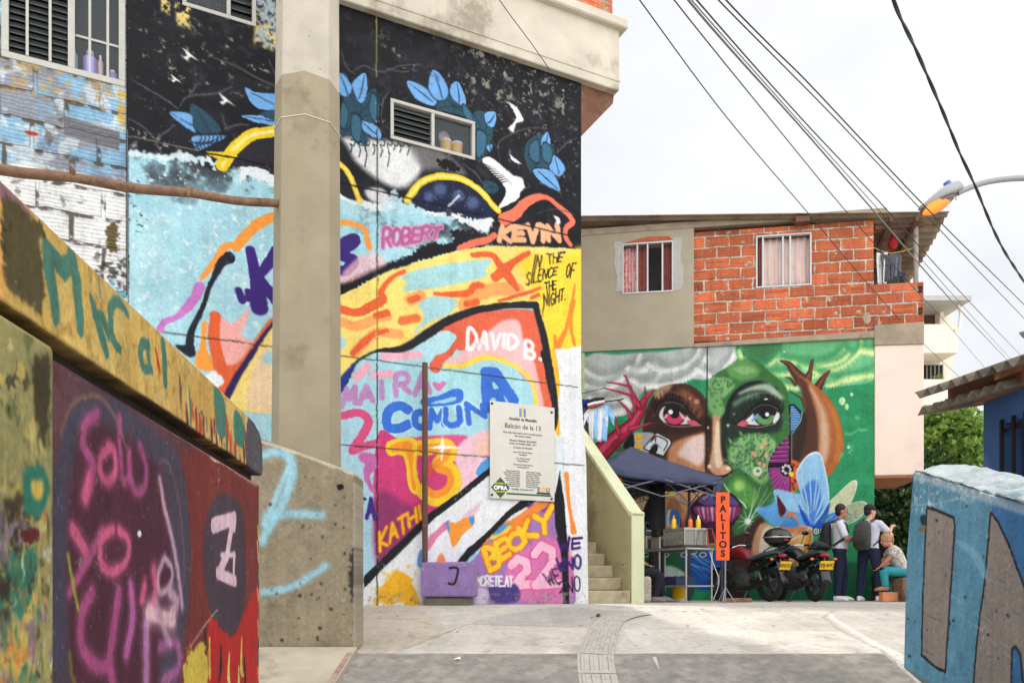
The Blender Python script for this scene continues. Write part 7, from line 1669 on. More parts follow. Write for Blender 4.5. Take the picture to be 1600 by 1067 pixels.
le = bpy.data.materials.new("lit_lens"); le.use_nodes = True; pb_ = le.node_tree.nodes["Principled BSDF"]; pb_.inputs['Base Color'].default_value = (.25, .07, .01, 1)
lw = le.node_tree.nodes.new("ShaderNodeLayerWeight"); lw.inputs[0].default_value = .35; cr = le.node_tree.nodes.new("ShaderNodeValToRGB"); cr.color_ramp.elements[0].color = (.95, .36, .04, 1); cr.color_ramp.elements[1].color = (.5, .09, .01, 1); cr.color_ramp.elements[1].position = .7
le.node_tree.links.new(lw.outputs['Facing'], cr.inputs[0]); le.node_tree.links.new(cr.outputs[0], pb_.inputs['Emission Color']); pb_.inputs['Emission Strength'].default_value = 1.1
MB().ball(a0.lerp(a1, .34) - upv * .058 + Vector((0, -.012, 0)), (ax.length * .36, .14, .105), rot).build("lens", le, sl)
pc = a0.lerp(a1, .80) + upv * .10; MB().lathe([(.05, 0), (.055, .05), (.05, .09), (.02, .10)], 12, Matrix.Translation(pc) @ upv.to_track_quat('Z', 'Y').to_matrix().to_4x4()).build("photocell", mat("photocell_blue", (80, 104, 170), .4, .05), sl)
for u in (.72, .88): q = a0.lerp(a1, u) - upv * .03; MB().tube([q, q - Vector((0, 0, .10))], .008, 5).build("latch", galv, sl)

cab = mat("black_cable", (38, 38, 42), .6, .1); gcab = mat("grey_cable", (120, 116, 114), .6, .1)
gC = "overhead cables crossing the sky"
def cable(name, label, pts, r, m, grp=gC, twist=0.0):
    r *= .78; P = np.array([tuple(at(x, y, d)) for x, y, d in pts]); p = spline(P, False, 10)
    t_ = MB().tube([tuple(q) for q in p], r, 6)
    if twist:
        t_ = MB()
        for ph in (0, math.pi): 
            s_ = np.r_[0, np.cumsum(np.linalg.norm(np.diff(p, axis=0), axis=1))]; pp = [tuple(np.array([np.interp(u, s_, p[:, k]) for k in range(3)]) + twist * np.array([math.cos(u * 5 + ph), 0, math.sin(u * 5 + ph)])) for u in np.linspace(0, s_[-1], 160)]
            t_.tube(pp, r, 6)
    tag(t_.build(name, m), label, "cable", grp)
cable("overhead_cable", "leftmost thin cable, crossing both windows of the brick house", [(905, -130, 6), (999, 0, 7.5), (1135, 183, 9.5), (1265, 336, 12), (1370, 460, 14), (1443, 537, 17), (1509, 598, 23.9)], .0075, cab)
cable("overhead_cable", "thin cable crossing the bricks left of the balcony", [(960, -130, 6), (1053, 0, 7.5), (1204, 187, 10), (1325, 334, 12.5), (1437, 460, 14.5), (1480, 506, 20), (1545, 582, 36)], .008, cab)
cable("overhead_cable", "thick grey cable, third from the left where it leaves the top", [(985, -120, 6), (1075, 0, 7.5), (1160, 98, 9), (1247, 194, 10.5), (1362, 326, 12.5), (1478, 460, 16), (1562, 550, 30), (1620, 610, 42)], .014, gcab)
cable("overhead_cable", "black cable running close beside the thick grey one", [(1000, -110, 6.2), (1088, 0, 7.6), (1250, 183, 10.6), (1380, 322, 13), (1504, 460, 17), (1592, 552, 32), (1640, 600, 42)], .010, cab)
cable("overhead_cable", "second cable joined to the thick grey one near the roof", [(1000, -100, 6.4), (1080, 0, 7.9), (1245, 186, 10.9), (1370, 325, 13.2), (1490, 462, 17), (1575, 556, 32), (1630, 612, 42)], .007, cab)
cable("overhead_cable", "cable passing just left of the lamp head", [(1035, -100, 6), (1122, 0, 7.6), (1300, 180, 10.6), (1430, 318, 13), (1564, 460, 17), (1700, 600, 34)], .009, cab)
cable("overhead_cable", "wavy cable passing in front of the lit lamp lens", [(1040, -110, 6), (1134, 0, 7.5), (1200, 68, 8.6), (1260, 127, 9.4), (1340, 212, 10.4), (1433, 310, 11.2), (1510, 388, 13), (1584, 460, 16), (1720, 595, 30)], .010, cab)
cable("twisted_cable", "black twisted cable, rightmost, crossing the lamp arm", [(1370, -120, 7), (1396, 0, 8), (1433, 82, 9), (1472, 172, 10), (1500, 240, 10.8), (1523, 289, 11.3), (1560, 375, 12.5), (1600, 440, 14), (1700, 590, 20)], .016, cab, gC, .010)
cable("overhead_cable", "thin dark cable running down the concrete band to the mural", [(700, -120, 10), (780, 0, 11.0), (830, 68, 11.4), (858, 108, WA.sz(858, 108, .12)[2])], .007, cab)

# ---------------------------------------------------------------- canopy tent and food stall
navy = mat("navy_canopy", (62, 66, 92), .65, .12, 4, .15, 30, stain=(84, 86, 108), stain_at=.60)
tA, tB = Vector((3.75, 14.3, 0)), Vector((1.50, 13.66, 0)); td = Vector((-.274, .962, 0)) * 1.2; tC, tD = tA + td, tB + td
ZE_, ZK = 2.22, 2.80; pk = Vector((2.16, 14.5, ZK)); up_ = lambda p, z: Vector((p.x, p.y, z))
zE = lambda p: ZE_ + .13 * (3.75 - p.x) / 2.25
tent = thing("canopy_tent", "navy blue peaked canopy tent over the food stall beside the stairs", "tent", up_((tA + tC) / 2, 0))
mb = MB()
for a, b in ((tB, tA), (tA, tC), (tC, tD), (tD, tB)):
    a, b = up_(a, zE(a)), up_(b, zE(b))
    mb.grid(lambda u, v: (a.lerp(b, u)).lerp(pk, v) + Vector((0, 0, -.14 * v * (1 - v) - .05 * math.sin(math.pi * u) * (1 - v) + .008 * math.sin(u * 23 + v * 9) * (1 - v))), 14, 10)
mb.build("canopy", navy, tent, solid=.006)
mb = MB()
for a, b in ((tB, tA), (tA, tC), (tC, tD), (tD, tB)):
    o = Vector(((b - a).y, -(b - a).x, 0)).normalized()
    mb.grid(lambda u, v: up_(a.lerp(b, u), zE(a.lerp(b, u)) - .05 * math.sin(math.pi * u) + .004 - .15 * v + .006 * math.sin(u * 19)) + o * (.012 + .02 * math.sin(u * 31) * v), 40, 3)
mb.build("valance", navy, tent, solid=.004)
ste = mat("grey_tube", (150, 152, 158), .4, .06, 8, .0, metal=.6); dk = mat("dark_leg", (52, 50, 66), .6, .1)
for q in (tA, tB, tC, tD): MB().box((q.x, q.y, ZE_ / 2 - .02), (.045, .045, ZE_ - .02)).build("leg", dk, tent)
mb = MB().grid(lambda u, v: Vector((2.56 + .30 * u, 14.95 + .03 * math.sin(u * 9 + v * 3), zE(tC) - .05 - 1.9 * v)), 6, 8); mb.build("side_curtain", mat("black_cloth", (40, 38, 42)), tent, solid=.005)
mb = MB().grid(lambda u, v: up_(tA + Vector((-.16 + .2 * u * (1 - .5 * v), -.03 + .02 * math.sin(u * 8), 0)), ZE_ - .06 - .34 * v), 5, 5); mb.build("corner_drape", navy, tent, solid=.005)
mb = MB()
for a, b in ((tB, tA), (tA, tC), (tC, tD)):
    for u0 in (0, .5): p, q = up_(a.lerp(b, u0), ZE_ - .05), up_(a.lerp(b, u0 + .5), ZE_ - .05); mb.tube([p - Vector((0, 0, .02)), q - Vector((0, 0, .33))], .011, 5); mb.tube([p - Vector((0, 0, .33)), q - Vector((0, 0, .02))], .011, 5)
for q in (tA, tB, tC, tD): mb.tube([up_(q, ZE_ - .34), pk - Vector((0, 0, .06))], .010, 5)
mb.build("truss", ste, tent)

orange = mat("orange_banner", (250, 92, 36), .6, .05, 5, .05); blk_i = mat("black_lettering", (26, 22, 24), .6, .05)
D_B = 12.7; PB = Plane(at(1119, 0, D_B).x, D_B, 1, .04)
bs = thing("banner_sign", "tall orange banner lettered PALITOS on a thin silver stand", "sign", tuple(at(1136, 942, D_B)))
W_b = .215; zt_, zb_ = at(0, 769, D_B)[2], at(0, 875, D_B)[2]
MB().slab(PB, 0, W_b, zb_, zt_, -.012, 0).build("banner", orange, bs, bevel=.003)
for k, ch in enumerate("PALITOS"): letters(ch, PB, 0, 0, .150, blk_i, bs, .003, .006, at_sz=(W_b / 2, zt_ - .165 - k * .142), name="lettering")
pp = PB.P(.155, 0, -.03); MB().tube([Vector((pp.x, pp.y, 0)), Vector((pp.x, pp.y, zt_))], .013, 8).build("stand_pole", ste, bs)
for a in (0, 2.1, 4.2): MB().tube([Vector((pp.x, pp.y, .25)), Vector((pp.x + .16 * math.cos(a), pp.y + .16 * math.sin(a), .008))], .009, 6).build("stand_leg", ste, bs)
o2 = at(958, 770, 13.9); P2_ = Plane(o2.x, 13.9, 1, .3)
bs2 = thing("banner_sign", "small orange sign hanging under the tent above the stair parapet", "sign", tuple(o2)); MB().slab(P2_, 0, .17, o2.z - .3, at(0, 745, 13.9)[2], -.01, 0).build("banner", orange, bs2)
MB().tube([P2_.P(.08, at(0, 745, 13.9)[2] - .01, -.005), P2_.P(.08, ZE_ + .06, -.005)], .006, 5).build("cord", dk, bs2)

# two-part table
Q, R_, L_ = Vector((2.86, 13.1, 0)), Vector((3.36, 13.35, 0)), Vector((2.24, 14.14, 0)); ZT_ = .905
ir = mat("worn_steel", (176, 176, 172), .35, .15, 9, .1, metal=.7); dkt = mat("dark_top", (72, 64, 60), .6, .2)
ft = thing("stall_table", "metal food stall table with thin legs and a lower shelf under the tent", "table", tuple(Q.lerp(R_, .5)))
bk_ = R_ + (L_ - Q)
MB().prism([up_(q, ZT_ - .035) for q in (Q, R_, bk_, L_)], (0, 0, .035)).build("table_top", dkt, ft)
for q in (Q, R_, bk_, L_): c_ = q + ((Q + bk_) / 2 - q).normalized() * .03; MB().tube([up_(c_, 0), up_(c_, ZT_ - .036)], .017, 8).build("leg", ir, ft)
m1_ = L_.lerp(Q, .42); MB().tube([up_(m1_ + Vector((.03, .02, 0)), 0), up_(m1_ + Vector((.03, .02, 0)), ZT_ - .036)], .017, 8).build("leg", ir, ft)
for z, w in ((ZT_ - .02, .020), (.27, .013)):
    mb = MB()
    for a, b in ((Q, R_), (L_, Q), (R_, bk_)): mb.tube([up_(a, z), up_(b, z)], w, 6)
    mb.build("rail", ir, ft)
MB().prism([up_(q.lerp((Q + bk_) / 2, .06), .26) for q in (Q, R_, bk_, L_)], (0, 0, .012)).build("shelf", dkt, ft)
u1, u2 = (R_ - Q).normalized(), (L_ - Q).normalized()
TP = lambda a, b, z=0.0: Q + u1 * a + u2 * b + Vector((0, 0, ZT_ + z))
def tbox(mb, a0, a1, b0, b1, z0, z1): return mb.prism([TP(a0, b0, z0), TP(a1, b0, z0), TP(a1, b1, z0), TP(a0, b1, z0)], (0, 0, z1 - z0))
gl_ = glass("case_glass", (150, 150, 140), .08, .5)
cs = thing("display_case", "glass food display case with steel edges on the stall table", "display case", tuple(TP(.3, .35)))
tbox(MB(), .04, .52, .10, .62, .001, .05).build("base", dkt, cs); tbox(MB(), .04, .52, .10, .62, .30, .335).build("top", ir, cs)
tbox(MB(), .055, .505, .112, .118, .05, .30).build("pane", gl_, cs); tbox(MB(), .052, .058, .12, .60, .05, .30).build("pane", gl_, cs); tbox(MB(), .502, .508, .12, .60, .05, .30).build("pane", gl_, cs)
for a, b in ((.05, .11), (.51, .11), (.05, .61), (.51, .61), (.28, .112)): tbox(MB(), a - .008, a + .008, b - .008, b + .008, .05, .30).build("post", ir, cs)
tbox(MB(), .07, .49, .14, .58, .15, .165).build("tray", mat("food_tray", (150, 120, 84), .6, .4, 20), cs)
for z, a in ((.165, .15), (.165, .32), (.05, .2), (.05, .38)):
    mbf = MB(); [mbf.ball(TP(a + .05 * math.cos(k), .2 + .1 * k, z + .035), (.05, .06, .035)) for k in range(3)]; mbf.build("snack", mat("fried_snack", (190, 130, 60), .7, .3, 20, .3), cs)
for k, (a0, a1, b0, b1, h, lab) in enumerate(((.02, .40, .68, .92, .22, "open steel warming box with tilted lid, middle of the stall table"), (-.02, .36, .98, 1.14, .24, "battered steel box at the left end of the stall table"))):
    t = thing("steel_box", lab, "box", tuple(TP((a0 + a1) / 2, (b0 + b1) / 2)), "steel boxes on the stall table")
    tbox(MB(), a0, a1, b0, b1, .001, h).build("body", ir, t, bevel=.012); tbox(MB(), a0 + .03, a1 - .03, b0 - .004, b0, .03, h - .05).build("front_panel", dkt, t)
    MB().prism([TP(a0, b1, h + .002), TP(a1, b1, h + .002), TP(a1, b1 - .16, h + .09), TP(a0, b1 - .16, h + .09)], (0, 0, .012)).build("lid", ir, t); tbox(MB(), a0 + .12, a1 - .12, b0 - .02, b0 - .004, h - .04, h - .02).build("handle", ir, t)
gB_ = "sauce bottles on the display case"
yel, wine, ora = mat("mustard_plastic", (244, 196, 40), .4, .04), mat("wine_sauce", (90, 24, 34), .35, .08), mat("orange_sauce", (240, 120, 60), .4, .05)
for a, b, m, cap, lab in ((.08, .40, yel, ora, "yellow sauce bottle with orange nozzle, leftmost on the case"), (.17, .30, wine, mat("wine_cap", (150, 40, 50), .4, .05), "dark wine red sauce bottle on the display case"), (.34, .30, ora, mat("wine_cap", (150, 40, 50)), "orange sauce bottle with red nozzle on the display case"), (.44, .22, yel, cream, "yellow sauce bottle with white nozzle, rightmost on the case")):
    p = TP(a, b, .336); t = thing("sauce_bottle", lab, "bottle", p, gB_); M = Matrix.Translation(p)
    MB().lathe([(.036, 0), (.040, .01), (.040, .13), (.030, .155), (.018, .16)], 16, M).build("body", m, t); MB().lathe([(.022, .158), (.018, .18), (.006, .225), (.004, .225)], 12, M).build("nozzle", cap, t)
t = thing("folding_easel", "small red and black folding stand leaning beside the PALITOS banner", "stand", TP(.56, .02)); mb = MB()
for a in (.40, .58): mb.tube([TP(a, -.06, .002), TP(a + (.04 if a < .5 else -.04), .02, .33)], .012, 6)
mb.build("leg", mat("red_enamel", (190, 44, 40), .4, .08), t); MB().tube([TP(.41, -.05, .05), TP(.57, -.05, .05)], .012, 6).build("crossbar", mat("red_enamel", (190, 44, 40)), t); MB().tube([TP(.43, .015, .32), TP(.55, .015, .32)], .014, 6).build("top_bar", dkt, t)
p = at(1061, 938, 13.95); p.z = .001; t = thing("bucket", "yellow plastic bucket on the ground under the stall table", "bucket", p); M = Matrix.Translation(p)
MB().lathe([(.115, 0), (.135, .26), (.14, .262)], 24, M).build("body", mat("yellow_bucket", (250, 200, 30), .4, .06), t); MB().lathe([(.117, -.0), (.122, .05)], 24, M @ Matrix.Scale(1.015, 4)).build("base_band", cream, t); MB().tube([p + Vector((.136 * math.cos(a), -.05 + .136 * math.sin(a) * .2, .255 - .11 * math.sin(a))) for a in np.linspace(0, math.pi, 12)], .004, 5).build("handle", ste, t)
t = thing("crate", "dark blue plastic crate on the lower table shelf", "crate", TP(.2, .5, -ZT_ + .275)); mb = MB(); z0 = -ZT_ + .274
for q in ((.05, .45, .30, .32), (.05, .45, .88, .90), (.05, .07, .32, .88), (.43, .45, .32, .88)): tbox(mb, *q, z0, z0 + .15)
tbox(mb, .07, .43, .32, .88, z0, z0 + .015); mb.build("body", mat("navy_plastic", (38, 50, 84), .5, .1), t, bevel=.004)
for k in range(3): q = TP(.25, .38 + .17 * k, z0 + .11); MB().ball(q, (.11, .08, .06)).build("packed_bag", mat("dark_bag", (50, 48, 56), .6, .2, 12, .4), t)

# ---------------------------------------------------------------- two motorcycles, seen from behind on the right
tyre, rimm, blackp, engm = mat("tyre_rubber", (34, 33, 34), .85, .15, 20, .3), mat("black_rim", (58, 58, 62), .45, .1, metal=.4), mat("black_gloss", (20, 20, 24), .22, .1, 5, .0, spec=.6), mat("engine_alloy", (92, 92, 94), .45, .2, 14, .2, metal=.6)
redp, greyp, plate_m, chrome = mat("dark_red_panel", (120, 22, 30), .3, .08), mat("seat_grey", (86, 88, 94), .7, .1, 8, .1), mat("plate_yellow", (248, 196, 44), .5, .04), mat("chrome", (205, 205, 205), .15, .03, metal=.9)
lampred = mat("lamp_red", (150, 24, 26), .25, .05)
def motorcycle(label, loc, ang, tank, plate, case):
    accent = blackp
    t = thing("motorcycle", label, "motorcycle", (0, 0, 0), "motorcycles parked at the painted wall")
    X90 = Matrix.Rotation(math.pi / 2, 4, 'X')
    for x, w in ((0, .052), (1.27, .042)):
        M = Matrix.Translation((x, 0, .305)) @ X90; tag_ = MB().torus(.255, .05, M, 40, 10).build("wheel", tyre, t)
        rm = MB().torus(.205, .022, M, 36, 8)
        for k in range(5): a = k * 1.2566; rm.tube([Vector((x, 0, .305)) + Vector((math.cos(a) * .04, 0, math.sin(a) * .04)), Vector((x, 0, .305)) + Vector((math.cos(a + .2) * .2, 0, math.sin(a + .2) * .2))], [.02, .014], 6)
        rm.lathe([(.05, -.06), (.055, 0), (.05, .06)], 16, M); rm.build("rim", rimm, tag_)
        MB().lathe([(.11, -.003), (.11, .003)], 24, Matrix.Translation((x, -.06, .305)) @ X90).build("brake_disc", chrome, tag_)
    for s in (-1, 1): MB().tube([(0, .085 * s, .305), (.30, .085 * s, .36), (.46, .07 * s, .40)], .022, 8).build("swingarm", blackp, t); MB().tube([(1.27, .085 * s, .305), (1.16, .085 * s, .62), (1.06, .085 * s, .92)], [.024, .020, .020], 8).build("fork", chrome if s > 0 else engm, t); MB().tube([(.10, .10 * s, .36), (.22, .10 * s, .66)], [.03, .022], 10).build("shock", engm, t)
    MB().grid(lambda u, v: Vector((1.27 + .315 * math.cos(.5 + 1.7 * u), (v - .5) * .13, .305 + .315 * math.sin(.5 + 1.7 * u) + .02 * (1 - (2 * v - 1) ** 2))), 14, 6).build("front_mudguard", accent, t, solid=.006)
    MB().tube([(.42, 0, .33), (.55, 0, .36), (.72, 0, .40), (.84, 0, .42)], [(.13, .10), (.17, .13), (.17, .13), (.10, .09)], 14).build("engine", engm, t)
    mb = MB(); [mb.box((.78 + .02 * k, 0, .52 + .022 * k), (.20, .19, .010)) for k in range(6)]; mb.build("cylinder_fins", engm, t)
    MB().tube([(.84, .07, .46), (.88, .12, .30), (.70, .15, .20), (.30, .16, .24), (-.10, .17, .36)], [.022, .024, .026, .045, .052], 12).build("exhaust", mat("exhaust_black", (44, 44, 46), .35, .15, metal=.6), t)
    MB().tube([(.42, 0, .70), (.58, 0, .84), (.78, 0, .90), (.98, 0, .86), (1.06, 0, .76)], [(.04, .07), (.10, .13), (.12, .15), (.10, .12), (.03, .06)], 16).build("fuel_tank", tank, t)
    MB().tube([(.56, 0, .78), (.36, 0, .77), (.10, 0, .83), (-.14, 0, .86), (-.22, 0, .85)], [(.03, .08), (.045, .13), (.05, .14), (.045, .11), (.02, .06)], 14).build("seat", greyp, t)
    for s in (-1, 1): MB().prism([Vector((.44, .10 * s, .62)), Vector((.20, .12 * s, .64)), Vector((-.26, .09 * s, .80)), Vector((-.24, .09 * s, .72)), Vector((.16, .12 * s, .54)), Vector((.40, .11 * s, .50))], (0, .03 * s, 0)).build("side_panel", accent, t, bevel=.01)
    MB().tube([(.42, 0, .66), (.10, 0, .70), (-.24, 0, .78)], [(.06, .09), (.06, .09), (.03, .06)], 10).build("tail_body", blackp, t)
    MB().grid(lambda u, v: Vector((-.20 - .18 * u, (v - .5) * .17, .76 - .36 * u - .10 * u * u + .02 * (1 - (2 * v - 1) ** 2))), 8, 6).build("rear_mudguard", blackp, t, solid=.008)
    MB().ball((-.30, 0, .79), (.05, .10, .04)).build("tail_light", lampred, t)
    pl_ = MB().box((-.365, 0, .62), (.012, .25, .15), Matrix.Rotation(-.35, 3, 'Y')).build("licence_plate", plate_m, t, bevel=.004)
    cu = bpy.data.curves.new("lettering", 'FONT'); cu.body = plate; cu.size = .085; cu.align_x = 'CENTER'; cu.align_y = 'CENTER'; cu.offset = .002; o = bpy.data.objects.new("lettering", cu); COL.objects.link(o); me = bpy.data.meshes.new_from_object(o.evaluated_get(bpy.context.evaluated_depsgraph_get())); bpy.data.objects.remove(o)
    MR = Matrix.Translation((-.374, 0, .617)) @ Matrix.Rotation(-.35, 4, 'Y') @ Matrix(((0, 0, -1, 0), (-1, 0, 0, 0), (0, 1, 0, 0), (0, 0, 0, 1)))
    MB().add([MR @ v.co for v in me.vertices], [list(p.vertices) for p in me.polygons]).build("lettering", blk_i, pl_)
    for s in (-1, 1):
        MB().tube([(-.24, .07 * s, .72), (-.26, .19 * s, .73)], .010, 6).build("indicator_stem", blackp, t); MB().ball((-.265, .21 * s, .73), (.03, .035, .024)).build("indicator", mat("indicator_amber", (226, 120, 40), .3, .05), t)
        MB().tube([(1.02, .04 * s, .99), (1.00, .20 * s, 1.04), (.90, .36 * s, 1.03)], .014, 8).build("handlebar", chrome, t); MB().tube([(.93, .30 * s, 1.035), (.88, .40 * s, 1.03)], .021, 8).build("grip", tyre, t)
        MB().tube([(.96, .26 * s, 1.04), (.95, .32 * s, 1.22)], .007, 6).build("mirror_stem", blackp, t); MB().ball((.945, .34 * s, 1.26), (.018, .075, .045)).build("mirror", blackp, t)
        MB().tube([(.30, .10 * s, .34), (.28, .22 * s, .33)], .014, 6).build("foot_peg", tyre, t)
    MB().ball((1.13, 0, .90), (.11, .12, .12)).build("headlight", blackp, t); MB().ball((1.175, 0, .90), (.07, .10, .10)).build("lens", chrome, t)
    MB().box((1.03, 0, 1.03), (.06, .17, .08), Matrix.Rotation(-.5, 3, 'Y')).build("instrument_cluster", blackp, t, bevel=.02, seg=2)
    MB().tube([(.40, .10, .30), (.36, .28, .012)], .012, 6).build("side_stand", engm, t); MB().box((.35, .29, .008), (.07, .05, .014)).build("stand_foot", engm, t)
    mb = MB(); [mb.tube([(.05, .10 * s, .88), (-.12, .10 * s, .95), (-.28, .07 * s, .95)], .012, 6) for s in (-1, 1)]; mb.tube([(-.28, -.07, .95), (-.28, .07, .95)], .012, 6); mb.build("grab_rail", blackp, t)
    if case:
        MB().ball((-.18, 0, 1.12), (.21, .255, .165), None, 24, 14).build("top_case", blackp, t); MB().torus(.225, .012, Matrix.Translation((-.18, 0, 1.11)) @ Matrix.Scale(1.13, 4, (0, 1, 0)), 30, 6).build("case_seam", chrome, t); MB().box((-.385, 0, 1.06), (.03, .12, .03)).build("case_reflector", lampred, t, bevel=.008)
    else:
        mb = MB(); [mb.tube([(-.02 - .05 * k, -.15, .92), (-.03 - .05 * k, 0, .99 + .01 * math.sin(k)), (-.02 - .05 * k, .15, .92)], .022, 6) for k in range(5)]; mb.build("luggage_net", mat("black_net", (38, 38, 40), .8, .2), t); MB().tube([(.05, 0, .93), (-.10, 0, .98), (-.26, 0, .95)], [(.03, .08), (.07, .14), (.03, .10)], 12).build("bundle", mat("black_cloth", (40, 38, 42)), t)
    t.location = loc; t.rotation_euler = (0, 0, ang); return t
r1 = at(1203, 940, 14.0); motorcycle("black motorcycle with round black top case and dark red side, nearest the PALITOS banner", (r1.x, r1.y, 0), math.radians(116), redp, "WXI·210", True)
r2 = at(1274, 940, 13.85); motorcycle("all black motorcycle with a bundle on its tail, beside the man with crossed arms", (r2.x, r2.y, 0), math.radians(99), blackp, "ZIJ·47C", False)
t = thing("kerb_stone", "low dark timber lying on the ground under the banner stand", "timber", at(1155, 940, 13.4)); q = at(1155, 940, 13.4); MB().box((q.x - .05, q.y, .035), (.5, .12, .07), Matrix.Rotation(.1, 3, 'Z')).build("plank", wood, t, bevel=.01)
t = thing("stone_seat", "rough pale stone block used as a seat beside the stair parapet", "stone", (2.08, 13.35, 0)); mb = MB().box((2.10, 13.30, .215), (.38, .38, .43)); mb.build("block", mat("rough_stone", (186, 176, 160), .95, .25, 14, .9, 24, stain=(130, 116, 98)), t, bevel=.05, seg=3)

p = TP(.06, .78, .225); t = thing("cooking_pot", "dark round cooking pot standing on the warming box", "pot", p); M = Matrix.Translation(p)
MB().lathe([(.10, 0), (.115, .03), (.115, .11), (.12, .115), (.105, .115), (.10, .03)], 22, M).build("body", mat("blackened_pot", (52, 48, 46), .5, .25, 12, .2, metal=.5), t); MB().tube([p + Vector((.11, 0, .09)), p + Vector((.28, -.05, .12))], .011, 6).build("handle", dk, t)
p = Vector((2.20, 14.2, 0)); t = thing("drum", "blue and yellow tin standing behind the seated stall keeper's legs", "tin", p); M = Matrix.Translation(p)
MB().lathe([(.13, 0), (.13, .62), (.12, .63)], 24, M).build("body", mat("tin_blue", (52, 74, 140), .45, .1, 7, metal=.3), t); MB().lathe([(.132, .40), (.132, .47)], 24, M).build("label_band", yel, t); MB().lathe([(.132, .62), (.135, .65), (.12, .655)], 24, M).build("lid", ir, t)
for k, (a, b, h, m) in enumerate(((.46, .70, .17, mat("kraft_card", (168, 132, 92), .9, .12)), (.10, .46, .10, mat("kraft_card", (168, 132, 92))))):
    p = TP(a, b, .001 if k == 0 else .337); t = thing("food_carton", ("small brown carton on the table behind the glass case", "flat brown carton lying on top of the glass case")[k], "carton", p); z0 = .001 if k == 0 else .337
    tbox(MB(), a - .07, a + .07, b - .06, b + .07, z0, z0 + h * .6).build("box", m, t, bevel=.003); tbox(MB(), a - .072, a + .072, b - .062, b - .01, z0 + h * .6 + .001, z0 + h * .6 + .006).build("flap", m, t)
a = up_(tC.lerp(tD, .35), ZE_ - .10); t = thing("hanging_bag", "dark carrier bag hanging from the tent frame above the warming box", "bag", a); MB().tube([a, a - Vector((0, 0, .18)), a - Vector((0, 0, .30)), a - Vector((.02, 0, .48)), a - Vector((.01, 0, .60))], [.012, .03, .10, .14, .06], 12).build("pouch", mat("dark_bag", (50, 48, 56)), t)
q0, q1 = TP(.46, -.02, -.06), TP(.56, .0, -.86); tag(MB().tube([tuple(v) for v in spline([tuple(q0), tuple(q0 + Vector((.05, -.05, -.2))), tuple(q0 + Vector((.14, -.06, -.5))), tuple(q1)], False, 6)], .007, 6).build("power_lead", cream), "white lead hanging down from the stall table by the banner stand", "lead")
q = gpt(710, 1033); MB().grid(lambda u, v: Vector((q.x + .05 * u, q.y + .05 * v, zprof(q.y + .05 * v) + .014 + .008 * math.sin(u * 3 + v * 5))), 3, 3).build("paper_scrap", cream); tag(bpy.data.objects["paper_scrap"], "tiny white paper scrap lying on the asphalt in the foreground", "litter")

